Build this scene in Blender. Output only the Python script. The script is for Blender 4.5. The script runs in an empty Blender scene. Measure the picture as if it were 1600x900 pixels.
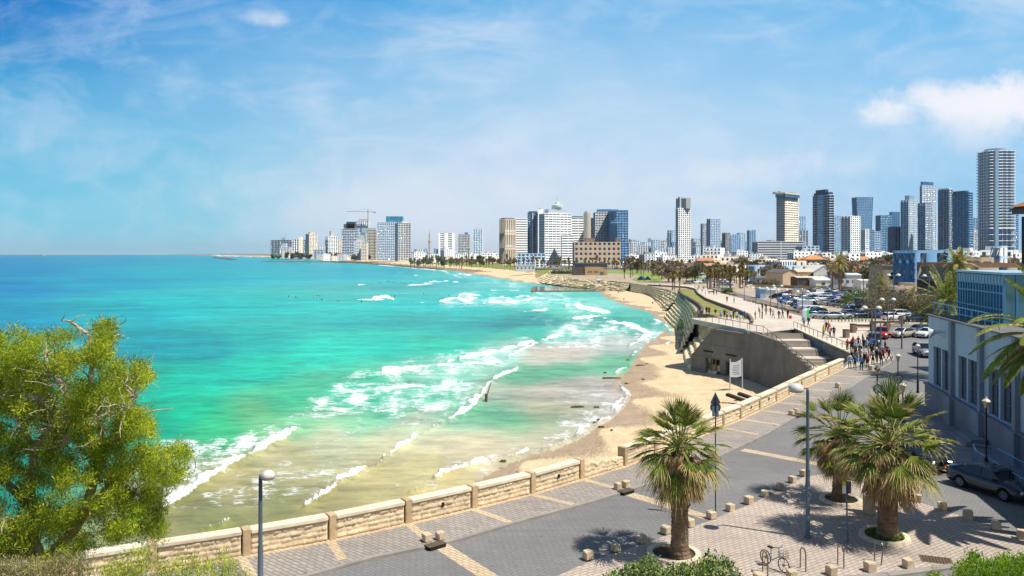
import bpy, bmesh, math, random
import numpy as np
from mathutils import Vector, Matrix, noise as mnoise
from mathutils.geometry import delaunay_2d_cdt
R = math.radians
random.seed(7); rng = np.random.default_rng(11)
scn = bpy.context.scene
col = scn.collection
# ---------------------------------------------------------------- camera
F, CX, HOR, HC = 1200.0, 800.0, 396.0, 13.4      # focal length in photo pixels, principal column, horizon row, eye height
cam_d = bpy.data.cameras.new('camera'); cam = bpy.data.objects.new('camera', cam_d); col.objects.link(cam)
cam.location = (0, 0, HC); cam.rotation_euler = (R(90), 0, 0)
cam_d.sensor_width = 36; cam_d.lens = 36*F/1600; cam_d.shift_y = -(450-HOR)/1600
cam_d.clip_start = 0.2; cam_d.clip_end = 60000
scn.camera = cam
# ---------------------------------------------------------------- light
SUN_EL = 61.0
sdir = Vector((0.9, -0.43, 0)).normalized()*math.cos(R(SUN_EL)) + Vector((0, 0, math.sin(R(SUN_EL))))
sun_d = bpy.data.lights.new('sun', 'SUN'); sun_d.energy = 4.9; sun_d.angle = R(0.53); sun_d.color = (1.0, 0.955, 0.87)
sun = bpy.data.objects.new('sun', sun_d); col.objects.link(sun)
sun.rotation_euler = sdir.to_track_quat('Z', 'Y').to_euler()
vs = scn.view_settings
vs.view_transform = 'Standard'; vs.look = 'None'; vs.exposure = 0.2; vs.gamma = 1; vs.use_curve_mapping = False
try:
    scn.cycles.max_bounces = 6; scn.cycles.transparent_max_bounces = 6; scn.cycles.volume_bounces = 0
    scn.cycles.sample_clamp_indirect = 6; scn.cycles.caustics_reflective = False; scn.cycles.caustics_refractive = False
except Exception: pass

def lin(c):
    return tuple(((v/255)/12.92 if v/255 <= .04045 else ((v/255+.055)/1.055)**2.4) for v in c[:3])
# node helper
class NT:
    def __init__(s, tree): s.t = tree; s.n = tree.nodes; s.l = tree.links
    def new(s, ty, **kw):
        n = s.n.new(ty)
        for k, v in kw.items():
            if k.startswith('i_'):
                key = k[2:]; key = int(key) if key.isdigit() else key.replace('_', ' ')
                s.set(n, key, v)
            else: setattr(n, k, v)
        return n
    def set(s, n, key, v):
        i = n.inputs[key]
        if isinstance(v, bpy.types.NodeSocket): s.l.new(v, i)
        else: i.default_value = v
    def math(s, op, a, b=0.0, c=None, clamp=False):
        n = s.n.new('ShaderNodeMath'); n.operation = op; n.use_clamp = clamp
        s.set(n, 0, a); s.set(n, 1, b)
        if c is not None: s.set(n, 2, c)
        return n.outputs[0]
    def mix(s, f, a, b, mode='MIX'):
        n = s.n.new('ShaderNodeMix'); n.data_type = 'RGBA'; n.blend_type = mode; n.clamp_factor = True
        s.set(n, 0, f)
        for k, v in ((6, a), (7, b)):
            if not isinstance(v, bpy.types.NodeSocket) and len(v) == 3: v = (*v, 1)
            s.set(n, k, v)
        return n.outputs[2]
    def noise(s, vec, scale, detail=3, rough=.55, dist=0):
        n = s.n.new('ShaderNodeTexNoise'); s.set(n, 'Vector', vec)
        n.inputs['Scale'].default_value = scale; n.inputs['Detail'].default_value = detail
        n.inputs['Roughness'].default_value = rough; n.inputs['Distortion'].default_value = dist
        return n.outputs[0]
    def ramp(s, f, stops, interp='LINEAR'):
        n = s.n.new('ShaderNodeValToRGB'); s.set(n, 0, f); cr = n.color_ramp; cr.interpolation = interp
        while len(cr.elements) < len(stops): cr.elements.new(.5)
        for e, (p, c) in zip(cr.elements, stops):
            e.position = p; e.color = (*c, 1) if len(c) == 3 else c
        return n.outputs[0]
    def smooth(s, x, a, b):
        n = s.n.new('ShaderNodeMapRange'); n.interpolation_type = 'SMOOTHSTEP'
        s.set(n, 0, x); n.inputs[1].default_value = a; n.inputs[2].default_value = b
        n.inputs[3].default_value = 0; n.inputs[4].default_value = 1
        return n.outputs[0]
    def mapping(s, vec, scale=(1, 1, 1), rot=(0, 0, 0), loc=(0, 0, 0)):
        n = s.n.new('ShaderNodeMapping'); s.set(n, 'Vector', vec)
        n.inputs['Scale'].default_value = scale; n.inputs['Rotation'].default_value = rot; n.inputs['Location'].default_value = loc
        return n.outputs[0]
# ---------------------------------------------------------------- world: Nishita overhead, thin cloud veil near the horizon
w = bpy.data.worlds.new('World'); scn.world = w; w.use_nodes = True
t = NT(w.node_tree); t.n.clear()
sky = t.new('ShaderNodeTexSky', sky_type='NISHITA', sun_disc=False)
sky.sun_elevation = R(SUN_EL); sky.sun_rotation = math.atan2(sdir.x, sdir.y); sky.air_density = 1.0; sky.dust_density = .6; sky.ozone_density = 1.5
tc = t.new('ShaderNodeTexCoord'); d = tc.outputs['Generated']
sp = t.new('ShaderNodeSeparateXYZ'); t.set(sp, 0, d); dx, dy, dz = sp.outputs
ysafe = t.math('MAXIMUM', t.math('ABSOLUTE', dy), 0.05)
u = t.math('DIVIDE', dx, ysafe); v = t.math('DIVIDE', dz, ysafe)    # u -.67..67 , v 0..33 over the photo
uf = t.math('MULTIPLY_ADD', u, .75, .5, clamp=True)
S = lambda c: tuple(q*7.2 for q in lin(c))
hor = t.ramp(uf, [(0, lin((118, 200, 226))), (.2, lin((132, 203, 226))), (.40, lin((206, 220, 236))), (.62, lin((202, 219, 237))), (.85, lin((160, 203, 234))), (1, lin((140, 195, 232)))])
mid = t.ramp(uf, [(0, lin((74, 170, 218))), (.3, lin((142, 195, 230))), (.6, lin((172, 208, 236))), (1, lin((138, 196, 236)))])
top = t.ramp(uf, [(0, lin((0, 112, 194))), (.2, lin((22, 138, 212))), (.45, lin((74, 166, 224))), (.7, lin((92, 174, 228))), (1, lin((104, 180, 230)))])
vn = t.math('ADD', v, t.math('MULTIPLY', t.math('SUBTRACT', t.noise(t.mapping(d, (2, 1, 6)), 2.2, 3), .5), .08))
g = t.mix(t.smooth(vn, .02, .22), hor, mid); g = t.mix(t.smooth(vn, .16, .38), g, top)
# wisps
cv = t.new('ShaderNodeCombineXYZ'); t.set(cv, 0, u); t.set(cv, 1, v)
c2 = cv.outputs[0]
n1 = t.noise(t.mapping(c2, (2.2, 7, 1), (0, 0, R(18)), (3.1, 1.7, 0)), 1.3, 9, .62, 1.3)
n2 = t.noise(t.mapping(c2, (1.2, 2.4, 1), (0, 0, R(12)), (1.3, .2, 0)), 1.1, 4, .5, .4)
wisp = t.math('MULTIPLY', t.smooth(n1, .40, .74), t.smooth(n2, .32, .60))
fade = t.smooth(u, -.75, .1)
wisp = t.math('MULTIPLY', wisp, t.math('MULTIPLY_ADD', fade, .30, .50))
g = t.mix(wisp, g, lin((214, 226, 240)))
n3 = t.noise(t.mapping(c2, (5, 9, 1), (0, 0, R(8)), (.4, 2.2, 0)), 2.2, 8, .6, .6)
veil = t.math('MULTIPLY', t.smooth(n3, .42, .75), .30); g = t.mix(veil, g, lin((206, 222, 240)))
nc = t.noise(c2, 9.0, 9, .62, .25); nc2 = t.noise(c2, 26.0, 6, .6, .2)
def cloud(g, cx, cy, rx, ry, amt, base=.16, colr=(240, 240, 246), soft=.35):
    ax = t.math('DIVIDE', t.math('SUBTRACT', u, cx), rx); ay = t.math('DIVIDE', t.math('SUBTRACT', v, cy), ry)
    # flatter underside: squash what lies under the centre
    ay = t.math('MULTIPLY', ay, t.math('MULTIPLY_ADD', t.math('LESS_THAN', ay, 0.0), -base, 1.0))
    r2 = t.math('SQRT', t.math('ADD', t.math('MULTIPLY', ax, ax), t.math('MULTIPLY', ay, ay)))
    f = t.math('SUBTRACT', t.math('ADD', t.math('SUBTRACT', 1.0, r2), t.math('MULTIPLY', t.math('SUBTRACT', nc, .5), 2.6)), 0)
    f = t.math('ADD', f, t.math('MULTIPLY', t.math('SUBTRACT', nc2, .5), .5))
    under = t.smooth(t.math('ADD', v, t.math('MULTIPLY', nc, .04)), cy-ry*.9, cy+ry*.35)
    f = t.math('MULTIPLY', t.smooth(f, 0, soft), t.math('MULTIPLY', under, amt))
    return t.mix(f, g, lin(colr))
P = lambda px, py: ((px-CX)/F, (HOR-py)/F)
g = cloud(g, *P(1420, 205), .20, .075, .42, colr=(216, 228, 242), soft=1.3)
g = cloud(g, *P(1530, 178), .17, .050, .60, colr=(224, 232, 243), soft=1.0)
g = cloud(g, *P(1505, 156), .125, .036, .82, soft=.8)
g = cloud(g, *P(1600, 160), .09, .036, .82, soft=.8)
g = cloud(g, *P(1560, 215), .13, .05, .38, colr=(216, 226, 240), soft=1.4)
g = cloud(g, *P(1400, 178), .06, .022, .45, soft=.8)
g = cloud(g, *P(1150, 268), .12, .034, .48, colr=(226, 232, 242), soft=1.1)
g = cloud(g, *P(1040, 285), .12, .024, .30, colr=(226, 232, 242), soft=1.2)
g = cloud(g, *P(1330, 258), .12, .02, .28, soft=1.2)
g = cloud(g, *P(408, 26), .050, .014, .42, soft=1.1)
g = cloud(g, *P(430, 34), .036, .010, .35, soft=1.2)
g = cloud(g, *P(600, 320), .36, .085, .60, colr=(222, 228, 240), soft=1.4)
g = cloud(g, *P(880, 270), .36, .11, .50, colr=(214, 226, 241), soft=1.5)
g = cloud(g, *P(500, 170), .05, .06, .25, colr=(206, 222, 240), soft=1.5)
g = cloud(g, *P(820, 300), .08, .018, .28, colr=(226, 228, 238), soft=.9)
k = t.new('ShaderNodeVectorMath', operation='SCALE'); t.set(k, 0, g); k.inputs[3].default_value = 7.2
high = t.smooth(v, .40, .95)
sc = t.new('ShaderNodeVectorMath', operation='SCALE'); t.set(sc, 0, sky.outputs[0]); sc.inputs[3].default_value = .62
bg = t.new('ShaderNodeBackground', i_Strength=0.13); t.set(bg, 0, t.mix(high, k.outputs[0], sc.outputs[0]))
ow = t.new('ShaderNodeOutputWorld'); t.l.new(bg.outputs[0], ow.inputs[0])

# ---------------------------------------------------------------- helpers
SEA = -8.3
def gz(X, Y): return float(np.interp(Y, [0, 98, 122, 150, 300, 400], [0, 0, .8, .8, -2, -3]))
def at(px, py, z=None):
    """world point seen at photo pixel px,py lying on the ground (or on height z)"""
    zz = z if z is not None else 0.0
    for _ in range(40):
        Y = (HC-zz)*F/(py-HOR); X = (px-CX)/F*Y
        if z is not None: break
        n = gz(X, Y); zz += (n-zz)*.6
    return Vector((X, Y, zz))
def WX(px, Y): return (px-CX)/F*Y
def WZ(py, Y): return HC-(py-HOR)*Y/F
def setp(o, label=None, cat=None, group=None, kind=None):
    if label: o['label'] = label
    if cat: o['category'] = cat
    if group: o['group'] = group
    if kind: o['kind'] = kind
    return o
def root(name, label, cat, loc=(0, 0, 0), rz=0, group=None):
    o = bpy.data.objects.new(name, None); col.objects.link(o); o.location = loc; o.rotation_euler = (0, 0, rz)
    o.empty_display_size = .2
    return setp(o, label, cat, group)
def mesh_obj(name, me, parent=None, loc=None, rz=None):
    o = bpy.data.objects.new(name, me); col.objects.link(o)
    if parent: o.parent = parent
    if loc is not None: o.location = loc
    if rz is not None: o.rotation_euler = (0, 0, rz)
    return o
def copy_tree(o, loc=None, rz=None, parent=None, label=None, group=None):
    c = o.copy(); col.objects.link(c)
    if parent: c.parent = parent
    if loc is not None: c.location = loc
    if rz is not None: c.rotation_euler = (0, 0, rz)
    for ch in KIDS.get(o.name, ()):
        copy_tree(ch, parent=c)
    if parent is not None: KIDS.setdefault(parent.name, []).append(c)
    if label: c['label'] = label
    if group: c['group'] = group
    return c
KIDS = {}
class MB:
    def __init__(s): s.v = []; s.f = []; s.m = []
    def add(s, vs, fs, mi=0):
        b = len(s.v); s.v.extend([tuple(p) for p in vs])
        for f in fs: s.f.append(tuple(b+i for i in f)); s.m.append(mi)
        return s
    def box(s, c, d, mi=0, rz=0, top=(1, 1), M=None):
        x, y, z = d[0]/2, d[1]/2, d[2]/2
        P = [Vector((-x, -y, -z)), Vector((x, -y, -z)), Vector((x, y, -z)), Vector((-x, y, -z))]
        P += [Vector((p.x*top[0], p.y*top[1], z)) for p in P]
        m = Matrix.Translation(c) @ (M if M is not None else Matrix.Rotation(rz, 4, 'Z'))
        s.add([m @ p for p in P], [(0, 3, 2, 1), (4, 5, 6, 7), (0, 1, 5, 4), (1, 2, 6, 5), (2, 3, 7, 6), (3, 0, 4, 7)], mi); return s
    def cbox(s, c, d, ch=.03, mi=0, rz=0, jit=0):
        """chamfered box"""
        x, y, z = d[0]/2, d[1]/2, d[2]/2; rings = []
        def ring(hx, hy, zz):
            k = ch
            return [(-hx+k, -hy, zz), (hx-k, -hy, zz), (hx, -hy+k, zz), (hx, hy-k, zz), (hx-k, hy, zz), (-hx+k, hy, zz), (-hx, hy-k, zz), (-hx, -hy+k, zz)]
        for (sh, zz) in ((ch, -z), (0, -z+ch), (0, z-ch), (ch, z)): rings.append(ring(x-sh, y-sh, zz))
        m = Matrix.Translation(c) @ Matrix.Rotation(rz, 4, 'Z')
        P = [m @ (Vector(p)+Vector((random.uniform(-jit, jit) for _ in range(3)))) for r in rings for p in r]
        fs = [tuple(range(7, -1, -1)), tuple(range(24, 32))]
        for a in range(3):
            for i in range(8): fs.append((a*8+i, a*8+(i+1) % 8, (a+1)*8+(i+1) % 8, (a+1)*8+i))
        s.add(P, fs, mi); return s
    def tube(s, pts, r, n=8, mi=0, cap=True):
        pts = [Vector(p) for p in pts]
        rs = r if isinstance(r, (list, tuple)) else [r]*len(pts)
        V = []; up = None
        for i, p in enumerate(pts):
            a = pts[min(i+1, len(pts)-1)]-pts[max(i-1, 0)]
            if a.length < 1e-9: a = Vector((0, 0, 1))
            a.normalize()
            if up is None: up = Vector((1, 0, 0)) if abs(a.x) < .8 else Vector((0, 1, 0))
            b = a.cross(up).normalized(); up = b.cross(a).normalized()
            for k in range(n):
                th = 2*math.pi*k/n; V.append(p+(b*math.cos(th)+up*math.sin(th))*rs[i])
        fs = []
        for i in range(len(pts)-1):
            for k in range(n): fs.append((i*n+k, (i+1)*n+k, (i+1)*n+(k+1) % n, i*n+(k+1) % n))
        if cap: fs.append(tuple(range(n))); fs.append(tuple(range((len(pts)-1)*n+n-1, (len(pts)-1)*n-1, -1)))
        s.add(V, fs, mi); return s
    def lathe(s, c, prof, n=16, mi=0, sx=1, sy=1, M=None):
        V = []; m = Matrix.Translation(c) @ (M if M is not None else Matrix.Identity(4))
        for (r, z) in prof:
            for k in range(n):
                th = 2*math.pi*k/n; V.append(m @ Vector((r*math.cos(th)*sx, r*math.sin(th)*sy, z)))
        fs = []
        for i in range(len(prof)-1):
            for k in range(n): fs.append((i*n+k, i*n+(k+1) % n, (i+1)*n+(k+1) % n, (i+1)*n+k))
        fs.append(tuple(range(n-1, -1, -1))); fs.append(tuple(range((len(prof)-1)*n, len(prof)*n)))
        s.add(V, fs, mi); return s
    def prism(s, poly, z0, z1, mi=0, M=None):
        n = len(poly); m = M if M is not None else Matrix.Identity(4)
        V = [m @ Vector((p[0], p[1], z0)) for p in poly]+[m @ Vector((p[0], p[1], z1)) for p in poly]
        s.add(V, [tuple(range(n-1, -1, -1)), tuple(range(n, 2*n))]+[(i, (i+1) % n, n+(i+1) % n, n+i) for i in range(n)], mi); return s
    def xprism(s, prof, x0, x1, mi=0):
        """profile in (y,z) extruded along x"""
        n = len(prof)
        V = [(x0, p[0], p[1]) for p in prof]+[(x1, p[0], p[1]) for p in prof]
        s.add(V, [tuple(range(n)), tuple(range(2*n-1, n-1, -1))]+[(i, n+i, n+(i+1) % n, (i+1) % n) for i in range(n)], mi); return s
    def mesh(s, name, mats, smooth=False):
        me = bpy.data.meshes.new(name); me.from_pydata(s.v, [], s.f)
        for m in (mats if isinstance(mats, (list, tuple)) else [mats]): me.materials.append(m)
        me.polygons.foreach_set('material_index', s.m)
        if smooth: me.polygons.foreach_set('use_smooth', [True]*len(s.f))
        me.update(); return me
    def build(s, name, mats, parent=None, loc=None, rz=None, smooth=False):
        o = mesh_obj(name, s.mesh(name, mats, smooth), parent, loc, rz)
        if parent: KIDS.setdefault(parent.name, []).append(o)
        return o
def np_mesh(name, V, Fq, mats, mi=None, smooth=False, attrs=None):
    """V (n,3), Fq (m,k) numpy"""
    me = bpy.data.meshes.new(name); n, m, k = len(V), len(Fq), Fq.shape[1]
    me.vertices.add(n); me.vertices.foreach_set('co', np.asarray(V, np.float32).ravel())
    me.loops.add(m*k); me.polygons.add(m)
    me.loops.foreach_set('vertex_index', np.asarray(Fq, np.int32).ravel())
    me.polygons.foreach_set('loop_start', np.arange(0, m*k, k, dtype=np.int32))
    for q in (mats if isinstance(mats, (list, tuple)) else [mats]): me.materials.append(q)
    me.update(calc_edges=True); me.validate()
    if mi is not None: me.polygons.foreach_set('material_index', np.asarray(mi, np.int32))
    if smooth: me.polygons.foreach_set('use_smooth', np.ones(m, bool))
    for an, av in (attrs or {}).items():
        if av.ndim == 2:
            a = me.color_attributes.new(an, 'FLOAT_COLOR', 'POINT'); c = np.ones((n, 4), np.float32); c[:, :3] = av; a.data.foreach_set('color', c.ravel())
        else:
            a = me.attributes.new(an, 'FLOAT', 'POINT'); a.data.foreach_set('value', av.astype(np.float32))
    return me
# ---------------------------------------------------------------- materials
HAZE = 3.0e-5
_mc = {}
def M(name, rgb, rough=.75, var=.12, scale=1.5, bump=0., bscale=20, spec=.3, metal=0., srgb=True, stain=0, back=0.):
    key = name
    if key in _mc: return _mc[key]
    m = bpy.data.materials.new(name); m.use_nodes = True; _mc[key] = m
    c = lin(rgb) if srgb else rgb
    t = NT(m.node_tree); b = m.node_tree.nodes['Principled BSDF']
    tc = t.new('ShaderNodeTexCoord'); ob = tc.outputs['Object']
    b.inputs['Roughness'].default_value = rough; b.inputs['Metallic'].default_value = metal; b.inputs['Specular IOR Level'].default_value = spec
    if var > 0:
        f = t.noise(ob, scale, 5, .6)
        lo = tuple(q*(1-var*1.6) for q in c); hi = tuple(min(1, q*(1+var*1.3)) for q in c)
        cc = t.ramp(f, [(.28, lo), (.72, hi)])
        if stain:
            f2 = t.noise(t.mapping(ob, (1, 1, .18)), scale*2.3, 6, .7)
            cc = t.mix(t.math('MULTIPLY', t.smooth(f2, .55, .8), stain), cc, tuple(q*.45 for q in c))
        oi = t.new('ShaderNodeObjectInfo'); rv = t.math('MULTIPLY_ADD', oi.outputs['Random'], .22, .0); cc = t.mix(rv, cc, tuple(q*.35 for q in c))
        t.set(b, 'Base Color', cc)
    else: b.inputs['Base Color'].default_value = (*c, 1)
    if bump:
        bn = t.new('ShaderNodeBump', i_Strength=bump, i_Distance=.05); t.set(bn, 'Height', t.noise(ob, bscale, 4, .6)); t.l.new(bn.outputs[0], b.inputs['Normal'])
    return m
def poly_sheet(name, outline, mat, lift=0.0, grid=6.0, zf=gz, kind='structure', hole=None):
    """flat-ish ground sheet from a world outline, following the ground height"""
    pts = [Vector((p[0], p[1])) for p in outline]; n = len(pts)
    xs = [p.x for p in pts]; ys = [p.y for p in pts]
    def inside(x, y):
        c = False; j = n-1
        for i in range(n):
            if (ys[i] > y) != (ys[j] > y) and x < (xs[j]-xs[i])*(y-ys[i])/(ys[j]-ys[i])+xs[i]: c = not c
            j = i
        return c
    extra = []
    yv = [98, 110, 122, 135, 150, 180, 225, 262, 300, 350, 400]
    y = min(ys)
    for yy in yv:
        if min(ys) < yy < max(ys):
            x = min(xs)
            while x < max(xs):
                if inside(x, yy): extra.append(Vector((x, yy)))
                x += grid
    # densify the outline so that it bends with the ground
    dp = []
    for i in range(n):
        a, b = pts[i], pts[(i+1) % n]; k = max(1, int((b-a).length/grid)); k = min(k, 60)
        for q in range(k): dp.append(a.lerp(b, q/k))
    N = len(dp)
    vo, eo, fo, *_ = delaunay_2d_cdt(dp+extra, [], [list(range(N))], 1, 1e-4)
    me = bpy.data.meshes.new(name)
    me.from_pydata([(p.x, p.y, zf(p.x, p.y)+lift) for p in vo], [], [tuple(f) for f in fo])
    me.materials.append(mat); me.update()
    # all normals up
    bm = bmesh.new(); bm.from_mesh(me)
    for f in bm.faces:
        if f.normal.z < 0: f.normal_flip()
    bm.to_mesh(me); bm.free()
    o = mesh_obj(name, me); setp(o, kind=kind); return o
# ================================================================ SEA AND LAND
SH_PX = [(-900, 1400), (300, 1010), (560, 860), (700, 790), (745, 752), (800, 722), (850, 706), (905, 685), (930, 668), (962, 648), (980, 620), (950, 603), (968, 585), (992, 560), (1006, 540), (1030, 524), (1040, 508), (1012, 487), (980, 478), (948, 466), (935, 456), (900, 449), (860, 446), (815, 441), (785, 436), (752, 430), (700, 422.5), (640, 417), (560, 410), (500, 404.6), (430, 402.4), (370, 400.2), (318, 398.6)]
SHORE = np.array([(at(a, b, SEA).x, at(a, b, SEA).y) for a, b in SH_PX])
def seg_dist(X, Y, L):
    """distance to polyline and signed side (positive to the right of travel)"""
    best = np.full(X.shape, 1e18); side = np.zeros(X.shape)
    for (x0, y0), (x1, y1) in zip(L[:-1], L[1:]):
        dx, dy = x1-x0, y1-y0; q = np.clip(((X-x0)*dx+(Y-y0)*dy)/(dx*dx+dy*dy+1e-12), 0, 1)
        ex, ey = X-(x0+q*dx), Y-(y0+q*dy); dd = ex*ex+ey*ey; cr = dx*ey-dy*ex
        m = dd < best*(1-1e-9); best = np.where(m, dd, best); side = np.where(m, -np.sign(cr), side)
    return np.sqrt(best), side
# top edge of the raised ground, world coordinates, from the near street to the far park
WALL_PX = [(-260, 1010), (-60, 950), (80, 922), (231, 897), (379, 873), (514, 848), (633, 822), (737, 798), (829, 775), (906, 752), (975, 731), (1022, 712), (1062, 696), (1098, 681), (1129, 668), (1156, 657), (1186, 642.5), (1212, 630), (1232, 619.5), (1252, 609), (1273, 598.5), (1294, 588), (1318, 577)]
WALL = [at(a, b) for a, b in WALL_PX]
stairR0, stairR1 = Vector((44.4, 99.0, 0)), Vector((46.6, 127, .8))
stairL0, stairL1 = Vector((39.3, 99.0, -2.4)), Vector((39.6, 121, .7))
TIP = Vector((33.2, 141.6, 1.2)); DECKB = Vector((38.6, 126.5, .8))
EDGE = [(p.x, p.y) for p in WALL]+[(44.4, 99.0), (46.6, 127), (39.6, 121.5), (DECKB.x, DECKB.y), (40.5, 138), (41.5, 152)]
edge2 = [at(1088, 488), at(1082, 478), at(1074, 469), at(1064, 460), at(1046, 453.5), at(1010, 446), at(985, 442), at(950, 438.5), at(905, 436), at(876, 432), at(862, 428), at(862, 422)]
EDGE += [(p.x, p.y) for p in edge2]
PLATEAU = [(-60, 18)]+EDGE+[(1600, 700), (1600, 18)]
def pinside(X, Y, poly):
    c = np.zeros(X.shape, bool); n = len(poly); j = n-1
    for i in range(n):
        xi, yi = poly[i]; xj, yj = poly[j]
        if yi != yj: c ^= ((yi > Y) != (yj > Y)) & (X < (xj-xi)*(Y-yi)/(yj-yi)+xi)
        j = i
    return c
def land_z(X, Y):
    d, s = seg_dist(X, Y, SHORE); d = d*s
    z = np.where(d < 0, SEA+np.maximum(d*.05, -3)-.02, SEA+np.minimum(d*.06, 3.6))
    far = np.clip((Y-480)/250, 0, 1)
    z = z+far*np.clip((d-25)/70, 0, 1)*np.clip((-3-z), 0, 9)
    inp = pinside(X, Y, PLATEAU)
    g = np.interp(Y, [0, 98, 122, 150, 300, 400], [0, 0, .8, .8, -2, -3])
    de, _ = seg_dist(X, Y, np.array(EDGE))
    z = np.where(inp, np.where(de > 3, g-.35, np.minimum(z, g-.35)), z)
    return z, d, inp
# ---- control colours of the water (a real colour map of depth and sea bed)
CP = [(-200,398,0,150,205),(0,398,0,150,206),(0,420,0,146,203),(0,450,0,140,198),(0,500,0,150,188),(0,560,0,165,165),(0,700,0,150,130),(160,400,0,165,208),(160,440,0,168,203),(200,490,0,178,190),
 (300,400,5,176,212),(300,430,0,186,205),(300,480,0,200,200),(230,540,0,156,168),(320,545,0,165,172),(250,600,0,192,158),(240,660,0,178,136),(320,590,0,205,172),(420,404,0,190,214),(420,430,0,196,206),(520,425,0,190,208),(600,425,0,192,210),(600,414,10,200,210),(450,480,0,204,196),
 (560,500,0,200,192),(420,535,0,186,176),(680,505,0,196,186),(780,505,0,160,160),(840,500,0,172,166),(720,515,0,186,176),(400,575,0,216,182),(500,550,0,214,186),(600,540,0,210,186),(700,540,20,205,175),(650,480,0,202,198),(740,492,10,196,190),
 (300,640,0,200,150),(350,665,60,196,130),(400,655,125,196,130),(460,635,70,208,150),(470,660,150,205,150),(520,690,196,200,150),(450,720,192,188,128),(380,770,182,176,112),(300,800,160,156,96),(350,832,148,148,86),(420,800,160,156,92),(520,800,176,170,108),(600,760,196,188,120),(600,700,202,202,150),(660,740,205,198,132),(700,770,205,192,126),(700,690,206,200,152),(750,700,206,198,150),
 (560,620,60,214,170),(600,640,110,218,176),(680,620,120,218,180),(560,660,150,214,160),(700,590,150,222,186),(780,560,170,222,196),(850,560,206,198,166),(900,555,210,200,172),(960,540,190,205,180),(820,585,110,188,140),(880,578,90,190,140),(950,568,120,196,150),(900,605,202,194,166),(850,620,206,198,168),(940,620,205,196,172),(850,640,196,196,138),(790,645,40,180,140),(850,655,70,150,100),(895,655,100,150,95),(800,665,120,196,140),(740,655,110,206,150),
 (950,505,0,190,170),(1010,505,10,176,156),(1030,515,120,195,180),(900,490,110,216,190),(880,475,120,222,206),(940,480,150,225,208),(830,470,90,216,206),(980,495,110,210,190),(760,462,40,206,200),(760,445,120,220,212),(820,450,90,216,206),(700,440,20,200,205),(760,430,130,222,215),(700,428,80,215,212),(800,690,206,198,156),(850,682,206,198,158),(760,682,206,200,156),(880,668,196,196,156),(780,622,190,200,160),(760,650,140,205,160),(910,642,204,196,166),(820,632,206,197,162),(700,655,160,206,166),(740,705,208,198,150),(650,665,190,204,156),(870,640,196,192,150),(920,665,206,196,164),(850,520,60,205,180),(900,520,150,215,190),(930,490,60,205,180)]
CPa = np.array(CP, float)
cpl = np.array([lin(c[2:5]) for c in CP])
def water_rgb(px, py):
    num = np.zeros((len(px), 3)); den = np.zeros(len(px))
    for (a, b, *_), c in zip(CP, cpl):
        sx = 60+0*b; r2 = ((px-a)/70)**2+((py-b)/np.maximum(8, (b-396)*.16))**2
        wgt = 1/(r2**2.3+.03); num += wgt[:, None]*c; den += wgt
    return num/den[:, None]
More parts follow.
